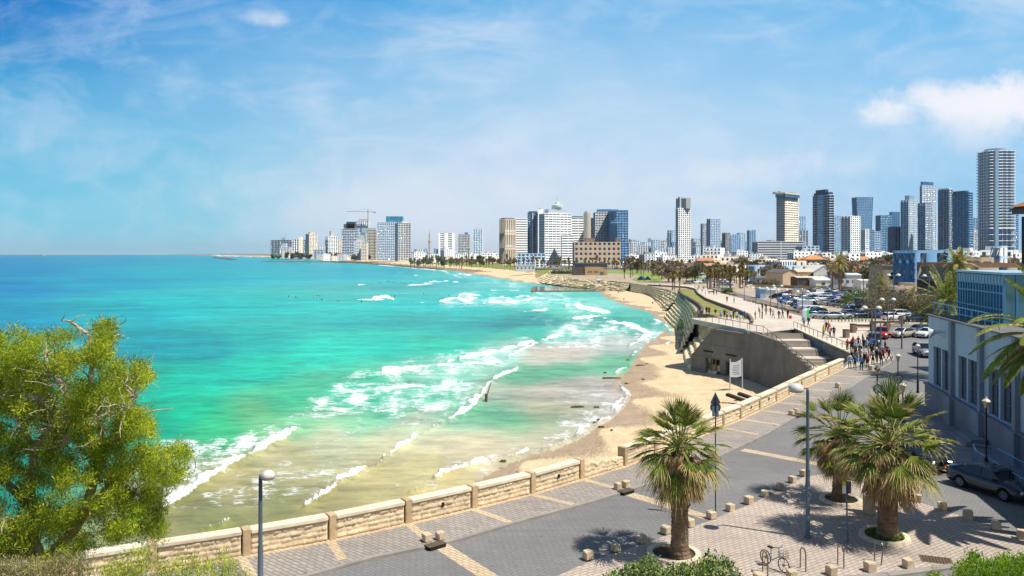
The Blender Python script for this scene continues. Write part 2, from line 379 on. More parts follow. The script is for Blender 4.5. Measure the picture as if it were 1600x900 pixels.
# foam: (width px, strength, polyline) crisp lines, and soft textured patches
FL = [(9, 1.5, [(240, 800), (285, 778), (345, 736), (400, 706), (440, 684), (458, 672)]), (2.2, .9, [(300, 836), (365, 818)]), (2, .6, [(240, 852), (340, 838)]),
 (6, 1.3, [(478, 792), (522, 764)]), (5, 1.3, [(530, 752), (562, 740)]), (3, .9, [(562, 738), (600, 722)]), (5, 1.2, [(600, 716), (628, 700), (650, 684)]), (4, 1.0, [(660, 676), (690, 662)]),
 (7, 1.5, [(700, 655), (730, 642), (748, 622), (760, 600), (775, 592)]), (4, 1.4, [(775, 592), (800, 583), (808, 578)]), (4, 1., [(640, 770), (662, 764)]), (5, 1.2, [(680, 748), (720, 734), (758, 724)]), (3, .9, [(760, 722), (800, 716), (840, 706)]),
 (4, 1.0, [(800, 716), (850, 702), (890, 690), (915, 676)]), (6, 1.0, [(860, 700), (900, 680), (925, 664)]), (3, 1.0, [(925, 668), (950, 655), (972, 636), (982, 618)]), (4, 1., [(960, 640), (981, 615), (966, 608)]),
 (8, 1.4, [(700, 566), (760, 555), (815, 540), (868, 526)]), (5, 1.4, [(790, 560), (830, 540), (872, 524)]), (7, 1.1, [(600, 580), (700, 572), (780, 568)]), (4, .7, [(525, 608), (545, 600)]), (5, .9, [(512, 608), (534, 605)]), (4, .9, [(575, 586), (586, 582)]),
 (3.5, 1.3, [(560, 468), (590, 469), (612, 467)]), (4.5, 1.6, [(590, 466), (606, 464), (614, 468)]), (3, 1.0, [(640, 473), (700, 474), (740, 473)]), (5, 1.6, [(690, 471), (715, 464), (735, 474)]), (3, 1.3, [(700, 468), (726, 458), (734, 461), (780, 462), (822, 460)]), (5, 1.3, [(735, 466), (790, 465), (824, 462)]), (3, 1.4, [(746, 474), (800, 473), (832, 468), (820, 462)]),
 (2.2, 1.2, [(740, 455), (790, 453), (812, 454)]), (2, 1.1, [(562, 446), (574, 444)]), (2, 1.2, [(665, 442), (700, 439), (722, 442)]), (2, .9, [(640, 447), (700, 443)]), (1.5, 1.0, [(618, 426), (628, 426)]), (1.5, 1.1, [(640, 429), (652, 430)]),
 (3, 1.0, [(740, 424), (770, 430), (800, 438)]), (3, .9, [(720, 428), (760, 434), (800, 444)]), (3, .8, [(700, 426), (740, 440), (800, 447)]), (3, 1.1, [(836, 466), (870, 470), (895, 466)]), (3, .9, [(840, 458), (880, 462), (900, 460)]),
 (6, 1.2, [(885, 478), (900, 474), (920, 482), (950, 488)]), (4, 1.4, [(896, 476), (912, 484), (948, 490)]), (8, 1.2, [(900, 498), (935, 494), (950, 500)]), (9, 1.2, [(950, 502), (985, 508), (1015, 522)]), (5, 1.3, [(985, 540), (1005, 530), (1018, 524)]), (6, .9, [(900, 520), (960, 516), (1010, 526)]), (4, 1.1, [(1022, 500), (1040, 508), (1050, 522), (1044, 540)]), (3, 1., [(850, 486), (858, 482)]), (4, 1.0, [(820, 488), (850, 486)]),
 (4, .8, [(806, 545), (860, 545), (940, 542)]), (3, .9, [(965, 585), (975, 578), (985, 566)]), (5, 1., [(940, 606), (965, 598), (978, 614)]), (3, 1., [(985, 560), (1000, 545)]), (2, 1.2, [(430, 402), (380, 401), (340, 400)]), (2, .9, [(560, 410.5), (500, 405.5)]), (2, 1.1, [(590, 414), (640, 418), (700, 424)])]
FPAT = [(0.80, [(235, 800), (300, 768), (400, 708), (462, 666), (440, 658), (330, 688), (240, 690)]), (0.40, [(250, 805), (340, 800), (520, 770), (600, 735), (560, 715), (430, 715), (350, 745)]), (0.34, [(450, 716), (620, 690), (740, 650), (700, 625), (560, 650)]),
 (0.68, [(480, 650), (600, 650), (700, 650), (745, 615), (770, 590), (720, 590), (600, 590), (520, 600), (440, 655)]), (0.62, [(540, 592), (560, 580), (700, 552), (850, 522), (876, 524), (800, 562), (760, 585), (640, 598)]), (0.44, [(600, 640), (740, 640), (790, 590), (760, 560), (600, 590)]),
 (0.44, [(870, 628), (960, 640), (985, 615), (940, 600), (880, 612)]), (0.60, [(850, 690), (900, 690), (975, 640), (960, 622), (880, 650)]), (0.40, [(640, 745), (760, 730), (840, 705), (800, 690), (700, 715)]),
 (0.64, [(860, 500), (940, 490), (1020, 522), (1010, 535), (960, 545), (870, 540), (800, 545), (850, 520)]), (0.72, [(690, 478), (840, 478), (838, 460), (720, 458)]), (0.56, [(830, 478), (900, 490), (950, 492), (900, 458), (840, 456)]), (0.60, [(690, 424), (800, 450), (850, 452), (790, 432), (720, 420)]),
 (0.28, [(740, 480), (900, 520), (960, 520), (930, 500), (860, 490)]), (0.32, [(860, 560), (980, 550), (1000, 540), (900, 545)]), (0.28, [(1000, 700), (620, 790), (560, 770), (800, 690)]), (0.72, [(1015, 488), (1045, 505), (1052, 525), (1020, 545), (1000, 530)])]
def foam_field(px, py):
    f = np.zeros(len(px))
    nn = np.array([mnoise.noise(Vector((a*.035, b*.075, 1))) for a, b in zip(px, py)]); n2 = np.array([mnoise.noise(Vector((a*.11, b*.24, 4))) for a, b in zip(px, py)])
    jx = nn*5+n2*2.5
    for wd, st, L in FL:
        L2 = np.array([(a, b*2.2) for a, b in L]); dd, sd = seg_dist(px+jx, py*2.2+jx*.8, L2)
        wv_ = wd*.74*np.clip(.70+.7*nn+.5*n2, .2, 1.3); back = np.where(sd > 0, 1.0, 1.9)
        f = np.maximum(f, st*.95*np.clip(.85+.6*nn+.4*n2, .3, 1.2)*np.exp(-(dd/(wv_*back))**2))
    p = np.zeros(len(px))
    for st, L in FPAT:
        ins = pinside(px, py, L); L2 = np.array([(a, b*2.2) for a, b in L+L[:1]]); dd, _ = seg_dist(px, py*2.2, L2)
        p = np.maximum(p, st*np.where(ins, .62+.38*np.clip(dd/25, 0, 1), .62*np.exp(-(dd/10)**2))*np.clip(.95+.9*nn+.5*n2, .3, 1.5))
    return f, p
def img_grid(x0, x1, sx, ys, z):
    xs = np.arange(x0, x1+.1, sx); PX, PY = np.meshgrid(xs, ys); nx, ny = len(xs), len(ys)
    px, py = PX.ravel(), PY.ravel(); Y = (HC-z)*F/(py-HOR); X = (px-CX)/F*Y
    i = np.arange(nx*ny).reshape(ny, nx)
    q = np.stack([i[1:, :-1], i[1:, 1:], i[:-1, 1:], i[:-1, :-1]], -1).reshape(-1, 4)
    return px, py, X, Y, q
ysea = np.concatenate([[397.35, 397.7, 398.1, 398.6, 399.2, 399.9], np.arange(400.7, 430, .8), np.arange(430, 560, 1.5), np.arange(560, 900, 2.0), np.arange(900, 1150, 12)])
px, py, X, Y, q = img_grid(-300, 1100, 2.5, ysea, SEA)
rgb = water_rgb(px, py); ff, fp = foam_field(px, py)
zz = np.full(len(X), SEA)+np.clip(ff, 0, 1.5)*.55*np.clip((py-420)/60, .15, 1)
dsh, ssh = seg_dist(X, Y, SHORE); dland = dsh*ssh
# water laps thin at the edge: keep just the cells that are at sea or a little ashore
keep = (dland[q].min(axis=1) < 6+Y[q].mean(axis=1)*.01)
q = q[keep]
m = bpy.data.materials.new('sea_water'); m.use_nodes = True; t = NT(m.node_tree); b = t.n['Principled BSDF']
tc = t.new('ShaderNodeTexCoord'); ob = tc.outputs['Object']
cw = t.new('ShaderNodeAttribute', attribute_name='water'); fa = t.new('ShaderNodeAttribute', attribute_name='foam'); fpa = t.new('ShaderNodeAttribute', attribute_name='froth')
sw = t.mapping(ob, (.55, 1, 1), (0, 0, R(-12)))
na = t.noise(sw, .09, 5, .6, .4); nb = t.noise(sw, .55, 5, .65, .5); nc_ = t.noise(sw, 2.2, 4, .6, .8); nd = t.noise(t.mapping(ob, (.25, 1, 1), (0, 0, R(-8))), .012, 6, .6, .3)
cbase = t.mix(t.math('MULTIPLY', t.smooth(na, .3, .7), .30), cw.outputs[0], t.mix(1.0, cw.outputs[0], (.55, .72, .80), 'MULTIPLY'), 'MIX')
cbase = t.mix(t.math('MULTIPLY', t.smooth(nd, .5, .66), .45), cbase, t.mix(1.0, cbase, (.5, .68, .85), 'MULTIPLY'))
r1 = t.noise(t.mapping(ob, (.5, 1, 1), (0, 0, R(-6))), .55, 5, .65, .4); r2 = t.noise(t.mapping(ob, (.4, 1, 1), (0, 0, R(-4))), .11, 5, .65, .4); r3 = t.noise(t.mapping(ob, (.35, 1, 1)), .022, 5, .65, .3)
ml = t.math('ADD', t.math('MULTIPLY', t.math('SUBTRACT', r1, .5), 1.5), t.math('ADD', t.math('MULTIPLY', t.math('SUBTRACT', r2, .5), 1.2), t.math('MULTIPLY', t.math('SUBTRACT', r3, .5), 1.0)))
ml = t.math('MINIMUM', t.math('MAXIMUM', t.math('ADD', ml, 1.0), .5), 1.55)
vm = t.new('ShaderNodeVectorMath', operation='SCALE'); t.set(vm, 0, cbase); t.l.new(ml, vm.inputs[3]); cbase = vm.outputs[0]
# foam networks
vor = t.new('ShaderNodeTexVoronoi', feature='DISTANCE_TO_EDGE'); 
wv = t.new('ShaderNodeVectorMath', operation='ADD'); t.set(wv, 0, t.mapping(ob, (.8, 1.5, 1), (0, 0, R(-15))))
nw = t.new('ShaderNodeTexNoise'); t.set(nw, 'Vector', ob); nw.inputs['Scale'].default_value = .8; nw.inputs['Detail'].default_value = 4
sc_ = t.new('ShaderNodeVectorMath', operation='SCALE'); t.l.new(nw.outputs['Color'], sc_.inputs[0]); sc_.inputs[3].default_value = 1.8
t.l.new(sc_.outputs[0], wv.inputs[1]); t.set(vor, 'Vector', wv.outputs[0]); vor.inputs['Scale'].default_value = .95
lace = t.math('SUBTRACT', 1.0, t.smooth(vor.outputs[0], .0, .16))
nb2 = t.noise(t.mapping(ob, (.6, 1, 1), (0, 0, R(-12))), .34, 9, .78, .6); brk = t.math('ADD', t.math('MULTIPLY', nb2, .75), t.math('MULTIPLY', nc_, .25))
patch = t.math('ADD', fpa.outputs['Fac'], t.math('MULTIPLY', t.math('SUBTRACT', brk, .5), 4.2))
fr = t.math('MULTIPLY', t.smooth(patch, .62, 1.0), t.smooth(fpa.outputs['Fac'], .12, .35))
fr = t.math('MAXIMUM', fr, t.math('MULTIPLY', lace, t.math('MULTIPLY', t.smooth(patch, .25, .8), t.smooth(fpa.outputs['Fac'], .12, .4))))
ln = t.smooth(t.math('ADD', fa.outputs['Fac'], t.math('MULTIPLY', t.math('SUBTRACT', brk, .5), 2.2)), .50, .80)
ln = t.math('MULTIPLY', ln, t.smooth(fa.outputs['Fac'], .1, .3))
foam = t.math('MAXIMUM', ln, t.math('MULTIPLY', fr, .82), clamp=True)
t.set(b, 'Base Color', t.mix(foam, cbase, (.80, .82, .82)))
t.set(b, 'Roughness', t.math('MULTIPLY_ADD', foam, .5, .30)); b.inputs['Specular IOR Level'].default_value = .10
bn = t.new('ShaderNodeBump', i_Strength=.7, i_Distance=.35)
hsum = t.math('ADD', t.math('MULTIPLY', t.noise(t.mapping(ob, (.6, 1.6, 1), (0, 0, R(-10))), .5, 5, .65), 1.0), t.math('MULTIPLY', t.noise(t.mapping(ob, (.7, 1.8, 1)), 3.0, 3), .15))
t.set(bn, 'Height', t.math('ADD', hsum, t.math('MULTIPLY', foam, .15))); t.l.new(bn.outputs[0], b.inputs['Normal'])
SEA_MAT = m
rgb = rgb*(1-.16*np.clip((470-py)/60, 0, 1))[:, None]
k_ = .70
sh_ = np.clip((rgb[:, 0]-.15)/.3, 0, 1); rgb[:, 0] *= .8+.34*sh_; rgb[:, 1] *= 1+.04*sh_; rgb[:, 2] *= .90+.26*sh_
sea = mesh_obj('sea', np_mesh('sea', np.stack([X, Y, zz], 1), q, m, smooth=True, attrs={'water': rgb*k_, 'foam': ff, 'froth': fp}))
setp(sea, kind='structure')
# ---- the land under everything: beach, dunes, coast, city ground
yl = np.concatenate([[396.62, 396.9, 397.35, 397.8, 398.3, 398.9, 399.5], np.arange(400, 430, .7), np.arange(430, 560, 1.6), np.arange(560, 900, 3.0), np.arange(900, 1200, 20)])
px, py, X, Y, q = img_grid(-260, 2000, 4.5, yl, SEA)
z, d, inp = land_z(X, Y)
land = np.zeros(len(X)); 
wet = np.clip(1-d/(5.5+4*np.sin(X*.35+Y*.21)), 0, 1)*(d > -40)
def patch(x0, y0, rx, ry, ang=0):
    dx_, dy_ = (px-x0), (py-y0); return np.clip(1.4-np.hypot(dx_/rx, dy_/ry), 0, 1)
wet = np.maximum(wet, patch(975, 650, 45, 18)*.7); wet = np.maximum(wet, patch(995, 590, 40, 11)*.6)
# rock and grass masks in the coastal park and on the revetments (image rows only choose world places here)
de, _ = seg_dist(X, Y, np.array(EDGE))
rock = np.where((Y > 320) & (de < 14) & (~inp), 1.0, 0)*np.clip((z+7.3)/1, 0, 1)
rock = np.maximum(rock, np.where((Y > 850) & (d > 0) & (d < 26), .9, 0))
green = np.clip(np.where((Y > 640) & (Y < 1500) & (d > 45) & (d < 105), .9, 0)+0., 0, 1)
city = np.clip((d-110)/25, 0, 1)*(Y > 450)
rk = np.clip(1-np.abs(d-4)/6, 0, 1)*(Y > 900)
m = bpy.data.materials.new('coast_ground'); m.use_nodes = True; t = NT(m.node_tree); b = t.n['Principled BSDF']
tc = t.new('ShaderNodeTexCoord'); ob = tc.outputs['Object']
A = {k: t.new('ShaderNodeAttribute', attribute_name=k).outputs['Fac'] for k in ('wet', 'rock', 'green', 'city')}
ns = t.noise(ob, .35, 6, .65); nf = t.noise(ob, 4, 4, .6); nk = t.noise(ob, .06, 6, .65)
dry = t.ramp(ns, [(.3, lin((218, 190, 148))), (.7, lin((238, 215, 176)))])
dry = t.mix(t.math('MULTIPLY', t.smooth(nf, .60, .72), .35), dry, lin((150, 122, 92)))
wetc = t.ramp(ns, [(.3, lin((172, 146, 116))), (.7, lin((196, 172, 140)))])
wf = t.smooth(t.math('ADD', A['wet'], t.math('MULTIPLY', t.math('SUBTRACT', nk, .5), .7)), .12, .72)
c = t.mix(wf, dry, wetc)
c = t.mix(t.math('MULTIPLY', t.math('MULTIPLY', t.math('MULTIPLY', wf, t.math('SUBTRACT', 1.0, wf)), 2.6), t.smooth(nf, .42, .6)), c, lin((92, 78, 58)))
foot = t.noise(ob, 1.6, 5, .75); c = t.mix(t.math('MULTIPLY', t.smooth(foot, .56, .66), .28), c, lin((156, 124, 88)))
rkc = t.ramp(t.noise(ob, .5, 6, .75), [(.35, lin((92, 78, 64))), (.5, lin((160, 136, 108))), (.65, lin((212, 188, 152)))])
c = t.mix(t.smooth(t.math('ADD', A['rock'], t.math('MULTIPLY', t.math('SUBTRACT', nk, .5), .8)), .4, .6), c, rkc)
gc = t.ramp(t.noise(ob, .12, 5, .7), [(.3, lin((88, 118, 44))), (.5, lin((128, 146, 66))), (.7, lin((186, 166, 112)))])
c = t.mix(t.smooth(t.math('ADD', A['green'], t.math('MULTIPLY', t.math('SUBTRACT', nk, .5), .8)), .4, .6), c, gc)
cc = t.ramp(t.noise(ob, .03, 5, .7), [(.3, lin((100, 96, 90))), (.5, lin((130, 122, 110))), (.7, lin((168, 154, 130)))])
c = t.mix(A['city'], c, cc)
t.set(b, 'Base Color', t.mix(.14, c, (0, 0, 0))); t.set(b, 'Roughness', t.math('MULTIPLY_ADD', wf, -.45, .95)); b.inputs['Specular IOR Level'].default_value = .2
bn = t.new('ShaderNodeBump', i_Strength=.9, i_Distance=.2); t.set(bn, 'Height', t.noise(ob, 1.4, 6, .7)); t.l.new(bn.outputs[0], b.inputs['Normal'])
z = z+np.where((rock > .3), rng.normal(0, .35, len(X)), rng.normal(0, .03, len(X)))*(~inp)
land_o = mesh_obj('sand_beach_and_coast_ground', np_mesh('ground', np.stack([X, Y, z], 1), q, m, smooth=True, attrs={'wet': wet, 'rock': rock, 'green': green, 'city': city}))
land_o.name = 'ground'; setp(land_o, kind='structure')
# near sea-side strip under the wall, left of the picture, so that no gap shows below the water
# ---------------------------------------------------------------- raised ground
def pave(name, c1, c2, mortar, bw=.42, bh=.21, rot=0, rough=.85, ms=.022, dirt=.25):
    m = bpy.data.materials.new(name); m.use_nodes = True; t = NT(m.node_tree); b = t.n['Principled BSDF']
    tc = t.new('ShaderNodeTexCoord'); ob = tc.outputs['Object']
    br = t.new('ShaderNodeTexBrick'); t.set(br, 'Vector', t.mapping(ob, rot=(0, 0, rot)))
    br.inputs['Color1'].default_value = (*lin(c1), 1); br.inputs['Color2'].default_value = (*lin(c2), 1); br.inputs['Mortar'].default_value = (*lin(mortar), 1)
    br.inputs['Scale'].default_value = 1; br.inputs['Mortar Size'].default_value = ms; br.inputs['Brick Width'].default_value = bw; br.inputs['Row Height'].default_value = bh
    br.inputs['Mortar Smooth'].default_value = .2; br.inputs['Bias'].default_value = 0
    n1 = t.noise(ob, .22, 6, .65); n2 = t.noise(ob, 2.5, 5, .7)
    c = t.mix(t.math('MULTIPLY', t.smooth(n1, .42, .72), dirt), br.outputs[0], tuple(q*.45 for q in lin(c1)))
    c = t.mix(t.math('MULTIPLY', t.smooth(n2, .55, .8), dirt*.9), c, tuple(min(1, q*1.5) for q in lin(c2)))
    ns_ = t.noise(t.mapping(ob, (.12, 1.6, 1), (0, 0, R(-38))), 1.0, 5, .6); c = t.mix(t.math('MULTIPLY', t.smooth(ns_, .5, .72), dirt*1.1), c, tuple(q*.5 for q in lin(c1)))
    vp = t.new('ShaderNodeTexVoronoi'); t.set(vp, 'Vector', t.mapping(ob, rot=(0, 0, rot))); vp.inputs['Scale'].default_value = .16; vc = t.new('ShaderNodeSeparateColor'); t.l.new(vp.outputs['Color'], vc.inputs[0]); c = t.mix(t.math('MULTIPLY', vc.outputs[0], .16), c, tuple(q*.4 for q in lin(c1)))
    sp_ = t.noise(ob, 3.2, 3, .5); c = t.mix(t.math('MULTIPLY', t.smooth(sp_, .66, .70), .5), c, tuple(q*.35 for q in lin(c1)))
    t.set(b, 'Base Color', c); b.inputs['Roughness'].default_value = rough; b.inputs['Specular IOR Level'].default_value = .25
    bn = t.new('ShaderNodeBump', i_Strength=.5, i_Distance=.01); t.set(bn, 'Height', t.math('SUBTRACT', n2, br.outputs[1])); t.l.new(bn.outputs[0], b.inputs['Normal'])
    return m
M_road = pave('road_pavers', (128, 126, 123), (135, 132, 129), (114, 112, 110), .40, .2, R(38))
M_walk = pave('walk_pavers', (156, 148, 139), (172, 163, 153), (116, 108, 102), .5, .22, R(40))
M_plaza = pave('plaza_pavers', (186, 170, 156), (198, 183, 168), (146, 130, 118), .40, .20, R(-33), ms=.024)
M_band = pave('beige_band', (206, 182, 150), (216, 194, 162), (160, 140, 116), .4, .2, R(40), dirt=.3)
M_light = pave('pale_slabs', (204, 190, 172), (212, 200, 184), (178, 164, 146), 1.6, 1.2, R(20), ms=.02, dirt=.18)
M_bwalk = pave('blue_walk', (150, 146, 144), (172, 166, 162), (96, 92, 92), .5, .25, R(10), dirt=.4)
M_dirt = M('lot_surface', (178, 160, 138), .95, .16, .15)
M_asph = M('asphalt', (120, 116, 112), .9, .14, .3)
M_conc = M('bare_concrete', (128, 120, 112), .9, .18, .35, .3, 6, stain=.45)
def joints(m, w=3.6, h=2.3, k=.5):
    t = NT(m.node_tree); b = t.n['Principled BSDF']; src = b.inputs['Base Color'].links[0].from_socket; tc = t.new('ShaderNodeTexCoord'); sp = t.new('ShaderNodeSeparateXYZ'); t.l.new(tc.outputs['Object'], sp.inputs[0])
    cb = t.new('ShaderNodeCombineXYZ'); t.set(cb, 0, t.math('ADD', t.math('MULTIPLY', sp.outputs[0], .43), t.math('MULTIPLY', sp.outputs[1], -.9))); t.set(cb, 1, sp.outputs[2])
    br = t.new('ShaderNodeTexBrick', offset=0.0); t.set(br, 'Vector', cb.outputs[0]); br.inputs['Scale'].default_value = 1; br.inputs['Brick Width'].default_value = w; br.inputs['Row Height'].default_value = h; br.inputs['Mortar Size'].default_value = .035
    br.inputs['Color1'].default_value = (1, 1, 1, 1); br.inputs['Color2'].default_value = (.86, .86, .86, 1); br.inputs['Mortar'].default_value = (k, k, k, 1); t.set(b, 'Base Color', t.mix(1.0, src, br.outputs[0], 'MULTIPLY'))
joints(M_conc)
M_grass = M('lawn', (142, 138, 74), .95, .3, .2, .4, 8)
M_soil = M('dry_soil', (196, 168, 128), .95, .2, .4, .4, 3)
EDGE_IN = [p for p in PLATEAU]
upper = poly_sheet('raised_ground', PLATEAU, M_dirt, 0.0, 14)
# skirt walls of the raised ground (hidden face towards the beach)
mb = MB(); E = EDGE
for i in range(len(E)-1):
    a, b2 = E[i], E[i+1]
    if a == (44.4, 99.0) or b2 == (44.4, 99.0) or a == (46.6, 127): continue
    za, zb = gz(*a), gz(*b2)
    mb.add([(a[0], a[1], SEA-2), (b2[0], b2[1], SEA-2), (b2[0], b2[1], zb), (a[0], a[1], za)], [(0, 1, 2, 3)])
setp(mb.build('retaining_bank', M_soil), kind='structure')
# ================================================================ STREET SURFACES
KERB_PX = [(-300, 1240), (60, 1030), (300, 957), (500, 897), (582, 874), (670, 856), (715, 846), (815, 816), (915, 789), (972, 771.5), (1030, 753), (1100, 725), (1160, 698), (1200, 678), (1246, 651), (1280, 631), (1330, 606), (1362, 585), (1377, 577), (1391, 568), (1396.5, 561), (1394, 553), (1384, 546), (1368, 540), (1356, 535)]
KERB = [at(a, b) for a, b in KERB_PX]
xy = lambda L: [(p.x, p.y) for p in L]
ROAD = xy([at(*p) for p in [(-200, 1300), (300, 950), (700, 830), (1000, 745), (1200, 655), (1300, 585), (1352, 536), (1350, 518), (1378, 508), (1470, 506), (1640, 520), (1800, 640), (1900, 900), (1700, 1300)]])
poly_sheet('road', ROAD, M_road, .012, 8)
poly_sheet('sidewalk', xy(WALL)+xy(KERB[:19][::-1]), M_walk, .13, 8)
mb = MB()
for a, b2 in zip(KERB[:-1], KERB[1:]):
    dv = (b2-a); nrm = Vector((dv.y, -dv.x, 0)).normalized()
    if dv.length < .05: continue
    a0, a1, b0, b1 = a-nrm*.10, a+nrm*.12, b2-nrm*.10, b2+nrm*.12
    za, zb = gz(a.x, a.y), gz(b2.x, b2.y); h = .137
    V = [(p.x, p.y, zz_+q) for p, zz_ in ((a0, za), (a1, za), (b1, zb), (b0, zb)) for q in (-.05, h)]
    mb.add(V, [(1, 3, 5, 7)[::-1], (2, 3, 5, 4)[::-1], (0, 1, 7, 6)[::-1]])
o = mb.build('kerb', M('kerb_stone', (158, 150, 142), .85, .15, 1.2)); setp(o, kind='structure')
PL_PX = [(800, 932), (860, 906), (919, 879), (962, 865), (1003, 851), (1040, 838), (1078, 826), (1111, 813.5), (1141, 801), (1170, 790), (1195, 778), (1218, 767), (1238, 756), (1256, 746), (1290, 741), (1335, 752), (1385, 768), (1434, 785), (1472, 797), (1512, 811), (1556, 827), (1597, 842), (1680, 875), (1490, 886), (1385, 900), (1250, 912), (1000, 950)]
poly_sheet('plaza', xy([at(*p) for p in PL_PX]), M_plaza, .03, 6)
mb = MB()
for a, b2 in (((1250, 913), (1385, 901)), ((1385, 901), (1490, 887)), ((1490, 887), (1640, 872))):
    a, b2 = at(*a), at(*b2); mid_ = (a+b2)/2; mb.cbox((mid_.x, mid_.y, .0), ((b2-a).length, .35, .26), .03, rz=math.atan2(b2.y-a.y, b2.x-a.x))
setp(mb.build('plaza_kerb', _mc['kerb_stone']), kind='structure')
def band(name, a, b2, wd, lift, mat=None):
    a, b2 = at(*a), at(*b2); dv = (b2-a).normalized(); n = Vector((-dv.y, dv.x, 0))*wd/2
    mb = MB(); V = [a-n, b2-n, b2+n, a+n]; mb.add([(p.x, p.y, gz(p.x, p.y)+lift) for p in V], [(0, 1, 2, 3)])
    return mb
mb = MB()
for a, b2, wd in [((688, 853), (800, 925), .75), ((977, 770.5), (1112, 811), .75), ((1160, 703), (1292, 728), .8), ((1290, 728), (1420, 765), .8)]:
    q_ = band('', a, b2, wd, .018); mb.add(q_.v, q_.f)
for a, b2 in [((378, 877), (396, 908)), ((517, 851), (536, 879)), ((640, 824), (665, 845)), ((740, 800), (797, 820)), ((833, 777), (896, 792)), ((910, 752), (967, 768)), ((1066, 698), (1104, 708)), ((1134, 672), (1185, 682)), ((1160, 658), (1217, 666)), ((1190, 643.5), (1240, 650)), ((1216, 631), (1262, 636)), ((1235, 620), (1280, 624)), ((1254, 610), (1300, 613)), ((1275, 599.5), (1327, 601.5)), ((1297, 588), (1350, 591))]:
    q_ = band('', a, b2, .42, .136); mb.add(q_.v, q_.f)
w2 = MB()
for a, b2 in zip(WALL[3:-1], WALL[4:]):
    dv = (b2-a).normalized(); n = Vector((dv.y, -dv.x, 0))
    w2.add([(p.x, p.y, .134) for p in (a, b2, b2+n*.32, a+n*.32)], [(0, 3, 2, 1)])
mb.add(w2.v, w2.f)
setp(mb.build('road_band', M_band), kind='structure')
# building-side pavement
BC = Vector((35.9, 66.2, 0)); BX = Vector((-.2204, -.9754, 0)); BY = Vector((.9754, -.2204, 0))
def bl(x, y, z=0): p = BC+BX*x+BY*y; return Vector((p.x, p.y, z))
poly_sheet('building_pavement', [tuple(bl(*p)[:2]) for p in [(-8, -2.6), (-2, -2.8), (8, -3.6), (18, -3.8), (21.5, -3.9), (23, -1.5), (40, -1.0), (40, 2), (-8, 2)]], M_bwalk, .12, 6)
# upper pale plaza and promenade
PROM_PX = [(1318, 576.5), (1352, 571), (1384, 566), (1394, 557), (1391, 552), (1370, 542), (1354, 534), (1350, 520), (1376, 509), (1440, 503), (1452, 499), (1380, 501), (1290, 501), (1262, 497), (1235, 490), (1200, 478.5), (1172, 470), (1140, 462), (1118, 455), (1103, 449.5), (1085, 446.3), (1050, 444.6), (1012, 443.5), (1010, 445.4), (1046, 447.6), (1074, 449.5), (1086, 452.5), (1092, 460), (1103, 468.5), (1130, 479), (1152, 486.5), (1172, 495), (1178, 503), (1180, 514)]
PROM = xy([at(*p) for p in PROM_PX])+[(39.8, 121.6), (46.5, 127), (44.5, 99.5)]
poly_sheet('promenade', PROM, M_light, .05, 8)
GR = xy([at(*p) for p in [(1058, 451.5), (1078, 452), (1088, 457), (1100, 468), (1128, 480), (1150, 488), (1170, 497), (1176, 505), (1165, 508), (1140, 495), (1118, 493), (1104, 486), (1092, 474), (1072, 461)]])
poly_sheet('lawn', GR, M_grass, .06, 6)
poly_sheet('park_lawn', xy([at(*p) for p in [(985, 437), (1000, 430), (960, 427), (900, 428), (870, 425), (950, 421), (1060, 424), (1110, 431), (1104, 437), (1040, 434), (1030, 440), (1000, 440)]]), M('park_grass', (136, 152, 70), .95, .3, .08), .03, 10)
poly_sheet('side_road', xy([at(*p) for p in [(1108, 448.5), (1125, 447.5), (1150, 457), (1200, 470), (1250, 484), (1290, 497), (1262, 496), (1235, 488.5), (1200, 477.5), (1172, 469), (1140, 461), (1119, 454)]]), M_asph, .04, 8)
poly_sheet('coast_road', xy([at(*p) for p in [(815, 418.6), (900, 418.2), (1000, 419.2), (1120, 424), (1150, 434), (1120, 437), (1100, 428), (1000, 423), (900, 420.6), (815, 420.4)]]), M_asph, .05, 20)
# ================================================================ STONE PARAPET, segment by segment
M_stone = M('honey_limestone', (228, 206, 170), .9, .16, 2.2, .5, 22, stain=.25)
M_cope = M('coping_limestone', (234, 218, 190), .85, .12, 1.5, .3, 14, stain=.2)
M_post = M('weathered_post_stone', (196, 170, 134), .9, .2, 3, .4, 20, stain=.35)
M_dark = M('black_recess', (30, 28, 26), .8, 0)
def stone_face(L, H, z0, seed):
    r = random.Random(seed); nx, nz = max(10, int(L/.055)), max(6, int(H/.05))
    courses = max(2, round(H/.225)); joints = []
    for c in range(courses):
        x = 0; j = [0]
        while x < L: x += r.uniform(.3, .62); j.append(min(x, L))
        joints.append((j, [r.uniform(.02, .065) for _ in j]))
    V = np.zeros(((nx+1)*(nz+1), 3)); k = 0
    for a in range(nz+1):
        zz = H*a/nz; c = min(courses-1, int(zz/H*courses)); fz = (zz/H*courses)-c
        j, dep = joints[c]
        for b_ in range(nx+1):
            x = L*b_/nx; i = 0
            while i < len(j)-2 and x > j[i+1]: i += 1
            ex = min(x-j[i], j[i+1]-x); ez = min(fz, 1-fz)*H/courses; e = min(ex, ez)
            h = dep[i]*min(1, e/.04)+(.03*(mnoise.noise(Vector((x*7, zz*9, seed*3.1)))) if e > .03 else -.012)
            V[k] = (x, -h, z0+zz); k += 1
    i = np.arange((nx+1)*(nz+1)).reshape(nz+1, nx+1)
    return V, np.stack([i[:-1, :-1], i[:-1, 1:], i[1:, 1:], i[1:, :-1]], -1).reshape(-1, 4)
ORD = ['first', 'second', 'third', 'fourth', 'fifth', 'sixth', 'seventh', 'eighth', 'ninth', 'tenth', 'eleventh', 'twelfth', 'thirteenth', 'fourteenth', 'fifteenth', 'sixteenth', 'seventeenth', 'eighteenth', 'nineteenth']
TENS = ['', '', 'twenty', 'thirty', 'forty', 'fifty', 'sixty', 'seventy', 'eighty', 'ninety']
